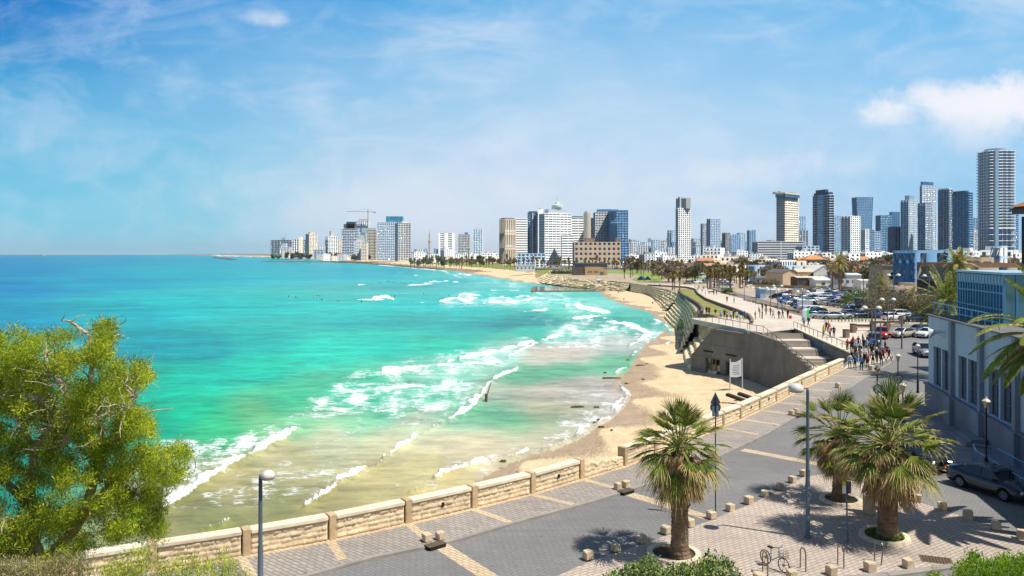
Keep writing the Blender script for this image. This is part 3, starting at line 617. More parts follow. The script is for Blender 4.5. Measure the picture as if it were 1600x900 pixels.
TORD = ['', '', 'twentieth', 'thirtieth', 'fortieth', 'fiftieth', 'sixtieth', 'seventieth', 'eightieth', 'ninetieth']
def nth(i):
    """0 -> first"""
    n = i+1
    if n < 20: return ORD[i]
    if n >= 100: return 'hundredth' if n == 100 else 'hundred and '+nth(n-101)
    return TORD[n//10] if n % 10 == 0 else TENS[n//10]+' '+ORD[n % 10-1]
SEGX = [-60, 80, 231, 379, 514, 633, 737, 829, 906, 975, 1022, 1062, 1098, 1129, 1156, 1186, 1212, 1232, 1252, 1273, 1294, 1318]
near_ = [p for p, q_ in zip(WALL, WALL_PX) if q_[0] >= -60]
nv = 0
for i in range(len(near_)-1):
    a, b2 = near_[i], near_[i+1]; L = (b2-a).length; ang = math.atan2(b2.y-a.y, b2.x-a.x)
    gap = .05 if i < 9 else .03; L -= gap; H = 1.12
    broken = (i == 8)
    lab = f'{nth(nv)} honey stone parapet segment from the left along the promenade'
    if broken: lab = 'crumbled low section of the stone parapet left of the front palm'
    vis = i >= 1
    if not vis: lab = 'honey stone parapet segment under the feathery tree at far left'
    else: nv += 1
    rt = root('stone_parapet', lab, 'parapet wall', (a.x, a.y, .13), ang, 'stone parapet segments along the promenade')
    pw = .34 if i < 9 else .3
    V, q = stone_face(L-pw-.04, (H-.2) if not broken else .72, .0, i+1)
    V[:, 0] += pw+.02; V[:, 1] -= .0
    if broken: V[:, 2] *= np.clip(1.25-.5*(V[:, 0]/L)+.12*np.sin(V[:, 0]*7), .4, 1.25)
    me = np_mesh('masonry', V, q, M_stone, smooth=False); o = mesh_obj('masonry', me, rt)
    hb = (H-.2) if not broken else .55
    core = MB(); core.box((L/2+pw/2, .25, hb/2), (L-pw-.02, .44, hb)); core.build('wall_core', M_stone, rt)
    p = MB(); p.cbox((pw/2, .19, (H+.03)/2), (pw, .56, H+.03), .02, 0, 0, .004); p.build('end_post', M_post, rt)
    if not broken:
        cpb = MB(); cpb.cbox((pw+(L-pw)/2+.0, .19, H-.10), (L-pw, .6, .2), .035, 0, 0, .006); cpb.build('coping', M_cope, rt)
    if i in (5, 7, 14, 15): 
        hbx = MB(); hbx.box((L*.55, -.05, .55), (.16, .08, .2)); hbx.build('drain_outlet', M_dark, rt)
# ================================================================ BOLLARD STONES
M_boll = M('bollard_stone', (214, 194, 164), .9, .14, 4, .3, 30, stain=.2)
def cube_stone(px, py, s, rz, z, label, grp):
    s *= random.uniform(.93, 1.08); p = at(px, py); mb = MB(); mb.cbox((0, 0, s*.5), (s, s*random.uniform(.88, 1.05), s*random.uniform(.92, 1.06)), random.uniform(.02, .05), 0, 0, .02)
    o = mb.build('stone_bollard', M_boll, None, (p.x, p.y, z), rz); setp(o, label, 'bollard', grp); return o
BL = [(919, 875), (962, 862), (1003, 849), (1040, 835), (1078, 823.5), (1111, 811), (1141, 799), (1170, 788), (1195, 776.5), (1218, 765.5), (1238, 754.5), (1256, 744.5)]
for i, (a, b2) in enumerate(BL): cube_stone(a, b2, .37, R(random.uniform(30, 46)), .03, f'cube stone bollard on the road edge of the plaza, {nth(i)} from the left', 'cube bollards between road and plaza')
for i, (a, b2) in enumerate([(1335, 751), (1434, 784.5), (1472, 797), (1512, 811), (1556, 828), (1597, 843)]): cube_stone(a, b2, .40, R(random.uniform(-30, -18)), .03, f'pale cube stone beside the parked dark cars, {nth(i)} from the left', 'cube bollards by the parked cars')
for i, (a, b2) in enumerate([(1187, 911), (1237, 905), (1299, 899), (1359, 893.5), (1419, 888)]): cube_stone(a, b2, .37, R(random.uniform(10, 25)), .03, f'rough pale stone cube on the bottom kerb of the plaza, {nth(i)} from the left', 'cube bollards at the bottom kerb')
PAIRS = [((667, 850), 'left'), ((688, 847), 'right'), ((965.5, 768), 'left'), ((978, 765), 'right'), ((1237, 651), 'left'), ((1244, 647.5), 'right')]
PN = ['left stone of the bollard pair by the drain nearest the bottom left', 'right stone of the bollard pair by the drain nearest the bottom left', 'left stone of the bollard pair beside the front palm', 'right stone of the bollard pair beside the front palm', 'left stone of the farthest bollard pair behind the tall lamp', 'right stone of the farthest bollard pair behind the tall lamp']
for ((a, b2), _), lb in zip(PAIRS, PN): cube_stone(a, b2, .37, R(38), .13, lb, 'paired bollards on the sidewalk')
cube_stone(1310, 608, .5, R(30), .13, 'single pale stone cube on the sidewalk behind the palms', 'paired bollards on the sidewalk')
cube_stone(1362, 580, .55, R(30), .13, 'low stone block on the kerb beside the crowd', 'paired bollards on the sidewalk')
for (a, b2), lb in [((681, 856.5), 'dark kerb drain opening by the nearest bollard pair'), ((979, 771.5), 'dark kerb drain opening left of the front palm'), ((1246, 652), 'dark kerb drain opening behind the tall lamp')]:
    p = at(a, b2); mb = MB(); mb.box((0, 0, .06), (.85, .4, .17)); rt = root('kerb_drain', lb, 'drain', (p.x, p.y, .0), R(40), 'kerb drains')
    mb.build('opening', M_dark, rt); m2 = MB(); m2.cbox((0, .05, .175), (.95, .45, .05), .01); m2.build('lid', M('iron_lid', (96, 84, 70), .8, .2, 4), rt)
p = at(1358, 804); mb = MB(); mb.cbox((0, 0, .45), (.46, .46, .9), .04, 0, 0, .01); rt = root('stone_litter_pillar', 'tall pale stone litter pillar between the two right palms', 'pillar', (p.x, p.y, .03), R(25)); mb.build('shaft', M_boll, rt)
m2 = MB(); m2.cbox((0, 0, .93), (.40, .40, .08), .02); m2.build('cap', M_cope, rt)
p = at(1463, 876); rt = root('drain_grate', 'brown mesh drain grate set in the plaza paving', 'grate', (p.x, p.y, .035), R(-20)); mb = MB(); mb.box((0, 0, .004), (1.25, .8, .012)); mb.build('frame', M('rust_frame', (110, 92, 74), .85, .15, 5), rt)
mb = MB()
for i in range(9): mb.box((-.5+i*.125, 0, .014), (.05, .7, .02))
mb.build('bars', M('rust_bars', (84, 68, 56), .8, .15, 5), rt)
p = at(1421, 779); mb = MB(); mb.box((0, 0, .004), (.8, .6, .012)); setp(mb.build('inspection_cover', _mc['rust_frame'], None, (p.x, p.y, .035), R(-20)), 'small brown inspection cover beside the middle stone cubes', 'cover')
# ================================================================ CONCRETE BASTION WITH STAIRS
rt = root('concrete_bastion', 'angular dark concrete bastion above the beach with cantilevered deck', 'bastion')
mb = MB()
def wallquad(mb, P, Q, zb0, zb1, zt0, zt1, th=.5, shift0=0.0):
    dv = (Q-P); n = Vector((dv.y, -dv.x, 0)).normalized()*-th     # inward side
    Pt = P+dv*shift0
    V = [(P.x, P.y, zb0), (Q.x, Q.y, zb1), (Q.x, Q.y, zt1), (Pt.x, Pt.y, zt0)]
    V += [(x+(-n.x), y+(-n.y), z) for x, y, z in V]
    mb.add(V, [(0, 1, 2, 3), (7, 6, 5, 4), (0, 4, 5, 1), (1, 5, 6, 2), (2, 6, 7, 3), (3, 7, 4, 0)])
A_, B_, C_, D_ = Vector((32.0, 137.2, 0)), Vector((38.55, 123.6, 0)), Vector((39.5, 112.6, 0)), Vector((39.3, 98.6, 0))
# recessed main face with two openings: sides built around them
def fp(k): return A_.lerp(B_, k)
def face(k0, k1, z0, z1, z0b=None, z1b=None):
    P, Q = fp(k0), fp(k1)
    z0b = z0 if z0b is None else z0b; z1b = z1 if z1b is None else z1b
    dv = Q-P; n = Vector((-dv.y, dv.x, 0)).normalized()*.6*-1
    V = [(P.x, P.y, z0), (Q.x, Q.y, z0b), (Q.x, Q.y, z1b), (P.x, P.y, z1)]
    V += [(x+n.x*-1, y+n.y*-1, z) for x, y, z in V]
    mb.add(V, [(0, 1, 2, 3), (7, 6, 5, 4), (0, 4, 5, 1), (1, 5, 6, 2), (2, 6, 7, 3), (3, 7, 4, 0)])
Z0, ZM = -8.0, -3.4
o1, o2, o3, o4 = .26, .50, .60, .74          # openings
face(0, o1, Z0, -4.7, Z0, -4.7+.0); face(o2, o3, Z0, -4.7); face(o4, 1, Z0, -4.7)
P, Q, R2, S2 = fp(0), fp(1), fp(1), fp(.47)
dv = Q-P; n_in = Vector((-dv.y, dv.x, 0)).normalized()
if n_in.x < 0: n_in = -n_in
def slab(pts):
    V = pts+[(x+n_in.x*.6, y+n_in.y*.6, z) for x, y, z in pts]; n = len(pts)
    mb.add(V, [tuple(range(n)), tuple(range(2*n-1, n-1, -1))]+[(i, n+i, n+(i+1) % n, (i+1) % n)[::-1] for i in range(n)])
ptz = lambda k, z: (fp(k).x, fp(k).y, z)
slab([ptz(0, -4.7), ptz(1, -4.7), ptz(1, .35), ptz(.40, .45), ptz(.36, .2), ptz(.06, -4.0)])
mb.build('main_wall', M_conc, rt)
mb = MB()
slab_n = n_in
def vwall(P, Q, zb, ztP, ztQ, th=.5, mat=0):
    dv = Q-P; n = Vector((-dv.y, dv.x, 0)).normalized()
    if n.x < 0: n = -n
    V = [(P.x, P.y, zb), (Q.x, Q.y, zb), (Q.x, Q.y, ztQ), (P.x, P.y, ztP)]; V += [(x+n.x*th, y+n.y*th, z) for x, y, z in V]
    mb.add(V, [(0, 1, 2, 3), (7, 6, 5, 4), (0, 4, 5, 1), (1, 5, 6, 2), (2, 6, 7, 3), (3, 7, 4, 0)], mat)
vwall(B_+Vector((-.35, -.3, 0)), C_, -8, .88, .35); 
for k in range(8):           # stepped descending top
    a, b2 = C_.lerp(D_, k/8), C_.lerp(D_, (k+1)/8); zt = .1-2.2*(k/7)**1.0
    vwall(a, b2, -8, zt, zt-.12)
mb.build('stair_wall', M('stair_wall_concrete', (120, 112, 104), .9, .18, .5, .3, 6, stain=.4), rt)
# openings: back panels coloured as shade, posts coloured ochre for the light inside
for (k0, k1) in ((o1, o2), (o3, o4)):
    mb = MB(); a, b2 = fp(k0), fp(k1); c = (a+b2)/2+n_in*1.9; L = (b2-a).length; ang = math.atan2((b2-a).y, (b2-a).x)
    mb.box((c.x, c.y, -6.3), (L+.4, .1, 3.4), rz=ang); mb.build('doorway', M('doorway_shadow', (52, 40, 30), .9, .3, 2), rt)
    mb = MB()
    for q_ in (.15, .5, .85):
        pp = a.lerp(b2, q_)+n_in*.7; mb.box((pp.x, pp.y, -6.3), (.18, .18, 3.2), rz=ang)
    mb.build('light_coloured_post', M('ochre_light_paint', (170, 126, 74), .8, .2, 3), rt)
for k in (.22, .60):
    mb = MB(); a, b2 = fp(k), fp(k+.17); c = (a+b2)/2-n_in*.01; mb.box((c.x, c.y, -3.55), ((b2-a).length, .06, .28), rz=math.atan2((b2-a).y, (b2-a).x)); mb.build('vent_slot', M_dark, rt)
# ground shadow gap filler slope inside
DECK = [(39.62, 121.4, .80), (38.2, 124.6, .84), (38.35, 126.3, .88), (33.2, 141.6, 1.25), (33.9, 144.0, 1.25), (37.4, 146.2, 1.1), (42, 150, .95), (47, 138, .9), (46.4, 127.2, .86)]
mb = MB(); n = len(DECK)
mb.add([(x, y, z+.06) for x, y, z in DECK]+[(x, y, z-.75) for x, y, z in DECK], [tuple(range(n))[::-1] if False else tuple(range(n)), tuple(range(2*n-1, n-1, -1))]+[(i, n+i, n+(i+1) % n, (i+1) % n) for i in range(n)])
o = mb.build('deck', [M('deck_concrete', (196, 184, 168), .9, .12, .6, stain=.2)], rt)
bm = bmesh.new(); bm.from_mesh(o.data); bmesh.ops.recalc_face_normals(bm, faces=bm.faces); bm.to_mesh(o.data); bm.free()
# stairs
st = root('promenade_stairs', 'broad pale concrete steps running down between handrails to the beach', 'stairs')
mb = MB(); ytop, ybot, ztop, zbot = 121.6, 98.8, .82, -2.9
prof = []; ny = 5; y = ytop; z = ztop; dz_ = (ztop-zbot)/(ny*5)
for fl in range(ny):
    for s_ in range(5):
        prof.append((y, z)); z -= dz_; prof.append((y, z)); y -= .34
    y -= (ytop-ybot-ny*5*.34)/ny
prof.append((ybot, z))
def xl(y): return 39.55+(y-99)*0
def xr(y): return 44.4+(y-99)/28*2.2-.02
V = []; 
for (yy, zz_) in prof: V += [(xl(yy), yy, zz_), (xr(yy), yy, zz_)]
fs = [(2*i, 2*i+1, 2*i+3, 2*i+2) for i in range(len(prof)-1)]
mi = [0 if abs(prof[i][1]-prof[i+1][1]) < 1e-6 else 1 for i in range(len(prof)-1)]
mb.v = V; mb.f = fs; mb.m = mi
o = mb.build('steps', [M('step_tread', (206, 194, 176), .9, .1, .7, stain=.2), M('shaded_step_riser', (120, 110, 100), .9, .12, 1)], st)  # risers coloured darker to stand for the shadow under each nosing
bm = bmesh.new(); bm.from_mesh(o.data)
for f in bm.faces:
    if f.normal.z < -.1 or (abs(f.normal.z) < .1 and f.normal.y > 0): f.normal_flip()
bm.to_mesh(o.data); bm.free()
# right retaining wall with coping and torn poster
mb = MB(); a, b2 = Vector((44.4, 98.6, 0)), Vector((46.62, 127, 0))
def rw(P, Q, zb, zt0, zt1, th, M_=0):
    dv = Q-P; n = Vector((dv.y, -dv.x, 0)).normalized()*th
    V = [(P.x, P.y, zb), (Q.x, Q.y, zb), (Q.x, Q.y, zt1), (P.x, P.y, zt0)]; V += [(x+n.x, y+n.y, z) for x, y, z in V]
    mb.add(V, [(0, 3, 2, 1), (7, 4, 5, 6), (0, 1, 5, 4), (1, 2, 6, 5), (2, 3, 7, 6), (3, 0, 4, 7)], M_)
rw(a, b2, -6, .10, 1.0, .5)
mb.build('retaining_wall', M_conc, st)
mb = MB(); rw(a+Vector((-.06, 0, 0)), b2+Vector((-.06, 0, 0)), .10, .25, 1.14, .62); 
# fix coping bottom to slope
me_ = mb.mesh('coping', [M_cope])
for v_ in me_.vertices:
    if v_.co.z < .2 and abs(v_.co.z-.10) < 1e-3: v_.co.z = .10+(.9 if v_.co.y > 112 else 0)+.003
o = mesh_obj('wall_coping', me_, st); KIDS.setdefault(st.name, []).append(o)
mb = MB(); c0, c1 = a.lerp(b2, .42), a.lerp(b2, .66)
mb.add([(c0.x-.03, c0.y, -2.5), (c1.x-.03, c1.y, -1.5), (c1.x-.03, c1.y, .75), (c0.x-.03, c0.y, .2)], [(0, 1, 2, 3), (3, 2, 1, 0)])
mb.build('faded_mural', M('faded_mural', (150, 176, 186), .9, .35, 1.2), st)
M_rail = M('bronze_rail', (88, 74, 60), .6, .1, 3, metal=.3)
def railing(pts, h, step, name, label, cat='railing', mat=None, r=.045, mids=(.5,), grp=None, slope=.0, bars=0):
    rt = root(name, label, cat, (0, 0, 0), 0, grp); mat = mat or M_rail
    P = [Vector(p) for p in pts]; mb = MB(); mb.tube([p+Vector((0, 0, h)) for p in P], r, 6); mb.build('handrail', mat, rt)
    for m_ in mids: mb = MB(); mb.tube([p+Vector((0, 0, h*m_)) for p in P], r*.5, 5); mb.build('mid_rail', mat, rt)
    acc = 0; n_ = 0; bb = MB()
    for a, b2 in zip(P[:-1], P[1:]):
        L = (b2-a).length; k = max(1, round(L/step))
        for i in range(k+(1 if b2 is P[-1] else 0)):
            q_ = a.lerp(b2, i/k); mb = MB(); mb.tube([q_, q_+Vector((slope, 0, h))], r*.9, 5); mb.build('post', mat, rt)
        if bars:
            for i in range(int(L/bars)):
                q_ = a.lerp(b2, (i+.5)*bars/L); bb.tube([q_+Vector((0, 0, .1)), q_+Vector((0, 0, h))], r*.3, 4, cap=False)
    if bars: setp(bb.build('bars', mat, rt), kind='stuff')
    return rt
railing([(33.6, 142.0, 1.3), (38.75, 126.4, .94), (38.6, 124.7, .9), (39.75, 121.5, .88), (39.75, 99.2, -2.6)], 1.0, 2.1, 'stair_railing', 'long bronze railing along the deck edge and seaward side of stairs', grp='bronze railings of the stairs', mids=())
railing([(46.8, 127.6, 1.1), (44.75, 99.0, .25)], 1.0, 2.0, 'stair_railing', 'bronze railing on the wall between stairs and crowd', grp='bronze railings of the stairs', mids=())
# planted slope, lower and upper rock terraces
def loft(name, rows, mats, mi_of, smooth=False, jit=0, seed=0):
    r = random.Random(seed); n = len(rows[0]); V = []
    for row in rows:
        for p in row: V.append(tuple(c+r.uniform(-jit, jit) for c in p))
    mb = MB(); mb.v = V
    for i in range(len(rows)-1):
        for j in range(n-1): mb.f.append((i*n+j, i*n+j+1, (i+1)*n+j+1, (i+1)*n+j)); mb.m.append(mi_of(i, j))
    return mb
def resample(L, n):
    L = [Vector(p) for p in L]; d = [0]
    for a, b2 in zip(L[:-1], L[1:]): d.append(d[-1]+(b2-a).length)
    out = []
    for k in range(n):
        q_ = d[-1]*k/(n-1); i = 0
        while i < len(L)-2 and d[i+1] < q_: i += 1
        out.append(L[i].lerp(L[i+1], (q_-d[i])/max(1e-6, d[i+1]-d[i])))
    return out
M_rk = M('terrace_rock', (232, 204, 160), .95, .3, 1.1, .8, 5, stain=.25); M_rk2 = M('terrace_ledge', (228, 206, 170), .95, .2, 1.3, .5, 6)
M_moss = M('weedy_rock', (104, 120, 40), .95, .35, 1.2, .8, 6)
def terrace(top, toe, n, steps, name, label, moss=None, seed=3, amp=.45, rg_=.12):
    T, B2 = resample(top, n), resample(toe, n); rows = []; r = random.Random(seed)
    for k in range(steps):
        f0, f1 = k/steps, (k+.12)/steps
        for (fh, fv) in ((k/steps, k/steps), (min(1, (k+.72)/steps), (k+.02)/steps), (min(1, (k+.86)/steps), (k+.88)/steps)):
            row = []
            for j in range(n):
                p = B2[j].lerp(T[j], fh); z = B2[j].z+(T[j].z-B2[j].z)*fv
                w_ = mnoise.noise(Vector((j*.33, k*.9+seed, 0)))*amp+r.uniform(-rg_, rg_)
                dv = (T[j]-B2[j]); dv.z = 0; dv = dv.normalized() if dv.length > 0 else dv
                row.append((p.x+dv.x*w_, p.y+dv.y*w_, z+mnoise.noise(Vector((j*.5, k*2.3, seed)))*.22))
            rows.append(row)
    rows.append([tuple(p) for p in T])
    mb = loft(name, rows, None, lambda i, j: (2 if (moss and moss(i, j)) else (0 if (i % 3 == 1 or mnoise.noise(Vector((i*1.7, j*.9, seed))) > .25) else 1)))
    o = mb.build(name, [M_rk, M_rk2, M_moss]); bm = bmesh.new(); bm.from_mesh(o.data); bmesh.ops.recalc_face_normals(bm, faces=bm.faces)
    if sum(f.normal.z*f.calc_area() for f in bm.faces) < 0:
        for f in bm.faces: f.normal_flip()
    bm.to_mesh(o.data); bm.free(); setp(o, label, 'rock revetment', 'rock terraces'); return o
e2 = [Vector((p.x, p.y, p.z+.1)) for p in edge2]
terrace([(37.4, 132.2, -3.9), (36.6, 141, -4.2), (38.2, 152, -4.2), (40.4, 166, -3.6)], [(34.2, 130.6, -7.9), (31.0, 139.6, -7.7), (33.2, 152, -7.9), (36.6, 167, -7.9)], 60, 4, 'rock_terrace', 'short stack of rock ledges rising from the beach beside the concrete bastion', seed=5)
terrace([(40.4, 166, -.1), e2[0], e2[1], e2[2], e2[3]], [(35.8, 164.5, -8.2), (39.0, 181, -8.2), (45.6, 209, -8.2), (46.6, 226, -8.2), (50.0, 256, -8.2)], 110, 9, 'rock_terrace', 'tall curved stack of rock ledges with green weed at the waterline', moss=lambda i, j: i < 10 and 8 < j < 62 and mnoise.noise(Vector((i*.6, j*.25, 2))) > -.12, seed=9, rg_=.3)
terrace([e2[3], e2[4], e2[5], e2[6]], [e2[3]+Vector((-6, -1, -6)), e2[4]+Vector((-6, -6, -5.0)), e2[5]+Vector((-1, -14, -4.0)), e2[6]+Vector((-2, -14, -4.2))], 90, 6, 'rock_terrace', 'stepped rock bank below the curving promenade behind the small beach', seed=12, rg_=.55)
terrace(e2[6:12], [p+Vector((-5, -12, -4.6)) for p in e2[6:9]]+[p+Vector((-13, -6, -4.4)) for p in e2[9:12]], 120, 6, 'rock_terrace', 'long low rock terraces below the brown stone beach house', seed=15, amp=1.2, rg_=.9)
M_ice = M('creeping_plant', (98, 118, 34), .95, .35, .8, .8, 4)
S_top = [(38.4, 127.0, .0), (40.5, 138, .4), (41.5, 152, .5), (40.4, 168, .6)]; S_bot = [(36.9, 130.8, -4.2), (36.6, 141, -4.2), (38.2, 152, -4.2), (40.3, 166.5, -3.6)]
Tt, Bb = resample(S_top, 26), resample(S_bot, 26); rows = [[Bb[j].lerp(Tt[j], k/10)+Vector((0, 0, .3*math.sin(k*.9+j*.6))) for j in range(26)] for k in range(11)]
mb = loft('bank', rows, None, lambda i, j: 1 if (i > 2 and 2 < j < 15 and mnoise.noise(Vector((i*.35, j*.3, 1))) > -.22) else 0)
o = mb.build('slope', [M_soil, M_ice]); setp(o, kind='structure'); o.name = 'terrain_slope'
# dark retaining walls and low wall along the promenade
def ribbon(name, label, cat, P, h, th, mat, base=0):
    mb = MB(); n = len(P); V = []
    for i, p in enumerate(P):
        dv = P[min(i+1, n-1)]-P[max(i-1, 0)]; nn = Vector((-dv.y, dv.x, 0)).normalized()*th/2
        for q_ in (p+nn, p-nn): V += [(q_.x, q_.y, p.z+base), (q_.x, q_.y, p.z+h)]
    fs = []
    for i in range(n-1):
        a = i*4; b2 = a+4; fs += [(a, a+1, b2+1, b2), (a+3, a+2, b2+2, b2+3), (a+1, a+3, b2+3, b2+1)]
    fs += [(0, 2, 3, 1), (4*n-4, 4*n-3, 4*n-1, 4*n-2)]
    mb.add(V, fs); return setp(mb.build(name, mat), label, cat)
lw = resample([at(*p) for p in [(1012, 446.5), (1046, 448.4), (1073, 450.2), (1086, 453.5), (1091, 461), (1103, 469.5), (1130, 480), (1152, 488), (1170, 496), (1176, 504.5), (1174, 508)]], 60)
ribbon('low_wall', 'low dark grey wall curving between the lawn and the promenade', 'low wall', lw, .75, .45, M('low_wall_stone', (134, 122, 108), .9, .15, 1))
rw_ = resample([at(*p) for p in [(1060, 457), (1066, 463), (1080, 471), (1092, 479), (1098, 487), (1096, 492)]], 40)
ribbon('retaining_wall', 'dark curved retaining wall at the seaward side of the lawn', 'retaining wall', [p+Vector((0, 0, -.6)) for p in rw_], 1.5, .5, M('dark_wall_stone', (112, 100, 88), .9, .2, 1.5), base=-1)
# ================================================================ GREY HALL ON THE RIGHT
M_hall = M('hall_render', (184, 196, 208), .9, .06, .6, .25, 30, stain=.12)
M_hallp = M('hall_pilaster', (142, 150, 162), .9, .08, .8, .2, 30)
M_plinth = M('hall_plinth', (134, 138, 146), .9, .1, .8, .2, 20, stain=.3)
def glass(name, rgb, rough=.04, metal=.0, spec=1.0, coat=0):
    if name in _mc: return _mc[name]
    m = bpy.data.materials.new(name); m.use_nodes = True; b = m.node_tree.nodes['Principled BSDF']
    b.inputs['Base Color'].default_value = (*lin(rgb), 1); b.inputs['Roughness'].default_value = rough; b.inputs['Metallic'].default_value = metal
    b.inputs['Specular IOR Level'].default_value = spec; b.inputs['IOR'].default_value = 1.7; _mc[name] = m; return m
M_gl = glass('hall_window_glass', (150, 164, 172), .03, .8)
M_bluef = M('blue_steel', (92, 150, 186), .5, .08, 2)
hall = root('grey_hall', 'long grey rendered hall with tall paired windows at right', 'building', (BC.x, BC.y, 0), math.atan2(BX.y, BX.x))
HL, HD, HH, PZ = 40.0, 22.0, 8.1, 2.15
PIL = [6.4, 12.4, 18.35, 24.3, 30.3, 36.3]
wins = [(1.4, 3.3), (3.62, 5.45)]
for p in PIL[:-1]: wins += [(p+1.05, p+2.8), (p+3.1, p+4.9)]
mb = MB(); zs, zt = 2.35, 5.6
x = 0
for (a, b2) in wins:
    mb.box(((x+a)/2, .25, (zs+zt)/2), (a-x, .5, zt-zs)); x = b2
mb.box(((x+HL)/2, .25, (zs+zt)/2), (HL-x, .5, zt-zs))
mb.box((HL/2, .25, (zt+HH)/2), (HL, .5, HH-zt)); mb.box((HL/2, .25, (PZ+zs)/2), (HL, .5, zs-PZ))
mb.box((.25, HD/2+.25, HH/2), (.5, HD-.5, HH)); mb.box((HL/2, HD-.2, HH/2), (HL-1.1, .4, HH))
mb.build('wall', M_hall, hall)
mb = MB(); mb.box((HL/2, .18, PZ/2), (HL+.5, .82, PZ)); mb.box((HL/2, .15, PZ+.06), (HL+.7, 1.0, .12)); mb.build('plinth', M_plinth, hall)
for p in PIL:
    mb = MB(); mb.box((p, -.12, (PZ+.12+HH)/2), (.55, .36, HH-PZ-.12)); mb.box((p+.0, -.3, PZ/2+.05), (1.5, .5, PZ+.1)); mb.build('pilaster', M_hallp, hall)
for (a, b2) in wins:
    mb = MB(); c = (a+b2)/2; w_ = b2-a
    mb.box((c, .30, (zs+zt)/2), (w_, .05, zt-zs)); wo = mb.build('window', M_gl, hall)
    m2 = MB()
    for q_ in (a+.05, b2-.05, c): m2.box((q_, .25, (zs+zt)/2), (.07 if q_ != c else .05, .06, zt-zs-.02))
    for z_ in (zs+.05, zt-.05, zs+1.1, zs+2.15): m2.box((c, .24, z_), (w_, .05, .05))
    m2.build('window_frame', M('window_frame_grey', (88, 96, 104), .5, 0), wo)
for i, xx in enumerate([5.95, 11.9, 17.8, 23.8]):
    mb = MB(); mb.lathe((xx, -.08, 5.25), [(.02, -.38), (.13, -.3), (.2, -.1), (.22, .1), (.16, .3), (.02, .38)], 12, 0, .7, 1); mb.build('wall_lamp', M('wall_lamp_dark', (40, 44, 52), .4, 0), hall)
mb = MB(); Mx = Matrix.Rotation(R(-105), 4, 'X') @ Matrix.Identity(4)
mb.lathe((4.2, -.75, 7.0), [(.14, -.5), (.16, -.1), (.36, .3), (.48, .38), (.44, .34), (.1, .05)], 18, 0, M=Matrix.Rotation(R(100), 4, 'X') @ Matrix.Rotation(R(-18), 4, 'Y')); mb.tube([(4.2, 0, 7.0), (4.2, -.5, 7.0)], .05, 6); mb.tube([(4.2, 0, 6.6), (4.2, -.45, 6.95)], .03, 6); mb.build('horn_speaker', M('horn_grey', (196, 200, 204), .5, .05), hall)
mb = MB(); mb.box((HL/2, HD/2, HH-.05), (HL-.2, HD-.2, .1)); mb.box((HL/2, .05, HH+.05), (HL+.1, .7, .1)); mb.build('roof', M('hall_roof', (120, 118, 116), .95, .15, .4), hall)
# rooftop pavilion of blue glass
pv = root('blue_glass_pavilion', 'blue steel and glass storey standing on the roof of the grey hall', 'pavilion', (bl(.2, 2.3).x, bl(.2, 2.3).y, HH), math.atan2(BX.y, BX.x))
PL2, PH = 9.6, 3.75
mb = MB(); mb.box((PL2/2, .04, PH/2), (PL2, .06, PH-.1)); mb.box((PL2-.04, 6, PH/2), (.06, 12, PH-.1)); mb.box((.04, 6, PH/2), (.06, 12, PH-.1))
mb.build('glazing', glass('pavilion_glass', (96, 160, 180), .04, .65), pv)
for i in range(17):
    xx = PL2*i/16; mb = MB(); mb.box((xx, -.03, PH/2), (.13 if i not in (0, 16) else .2, .14, PH)); mb.build('mullion', M_bluef, pv)
for z_ in (.1, 1.15, 2.35, 3.0): mb = MB(); mb.box((PL2/2, -.045, z_), (PL2, .1, .1)); mb.build('rail', M_bluef, pv)
mb = MB(); mb.box((PL2/2, -.02, 3.02+.32), (PL2-.02, .09, .6)); mb.build('spandrel', M('pavilion_spandrel', (150, 178, 198), .6, .06), pv)
mb = MB(); mb.box((PL2/2, 6, PH+.07), (PL2+.4, 12.4, .16)); mb.build('roof', M('pavilion_roof', (150, 186, 206), .6, .06), pv)
for i in range(9):
    mb = MB(); mb.box((PL2+.02, .8+i*1.4, PH/2), (.14, .13, PH)); mb.build('mullion', M_bluef, pv)
rp = [bl(x_, y_, HH+.1) for x_, y_ in [(.3, 2.4), (.25, .3), (14.5, .3)]]
railing(rp, 1.0, 1.25, 'roof_railing', 'pale blue steel railing along the roof edge of the grey hall', mat=M_bluef, r=.035, mids=(.5,), grp='blue railings of the grey hall')
# ramp railings at the foot of the hall
zf_ = .12
for pts, lab in (([bl(19.2, -1.5, zf_), bl(24, -1.2, zf_), bl(34, -1.0, zf_)], 'long pale blue barred railing behind the dark sedan'), ([bl(18.4, -2.6, zf_), bl(20.2, -3.0, zf_), bl(24, -2.8, zf_), bl(33, -2.4, zf_)], 'front pale blue railing between sedan and ramp'), ([bl(18.9, -1.6, zf_), bl(18.4, -2.6, zf_)], 'short pale blue end railing of the ramp')):
    railing(pts, 1.15, 1.8, 'ramp_railing', lab, mat=M('pale_blue_paint', (140, 176, 206), .5, .05, 3), r=.035, mids=(), grp='ramp railings beside the grey hall', bars=.16)
mb = MB(); mb.box((0, 0, .16), (3.4, 1.3, .32)); mb.box((.2, .15, .42), (3.0, 1.0, .2)); o = mb.build('ramp_steps', M_plinth, None, tuple(bl(12.5, -1.0, .12)), math.atan2(BX.y, BX.x)); setp(o, 'low grey steps at the foot of the grey hall', 'steps')
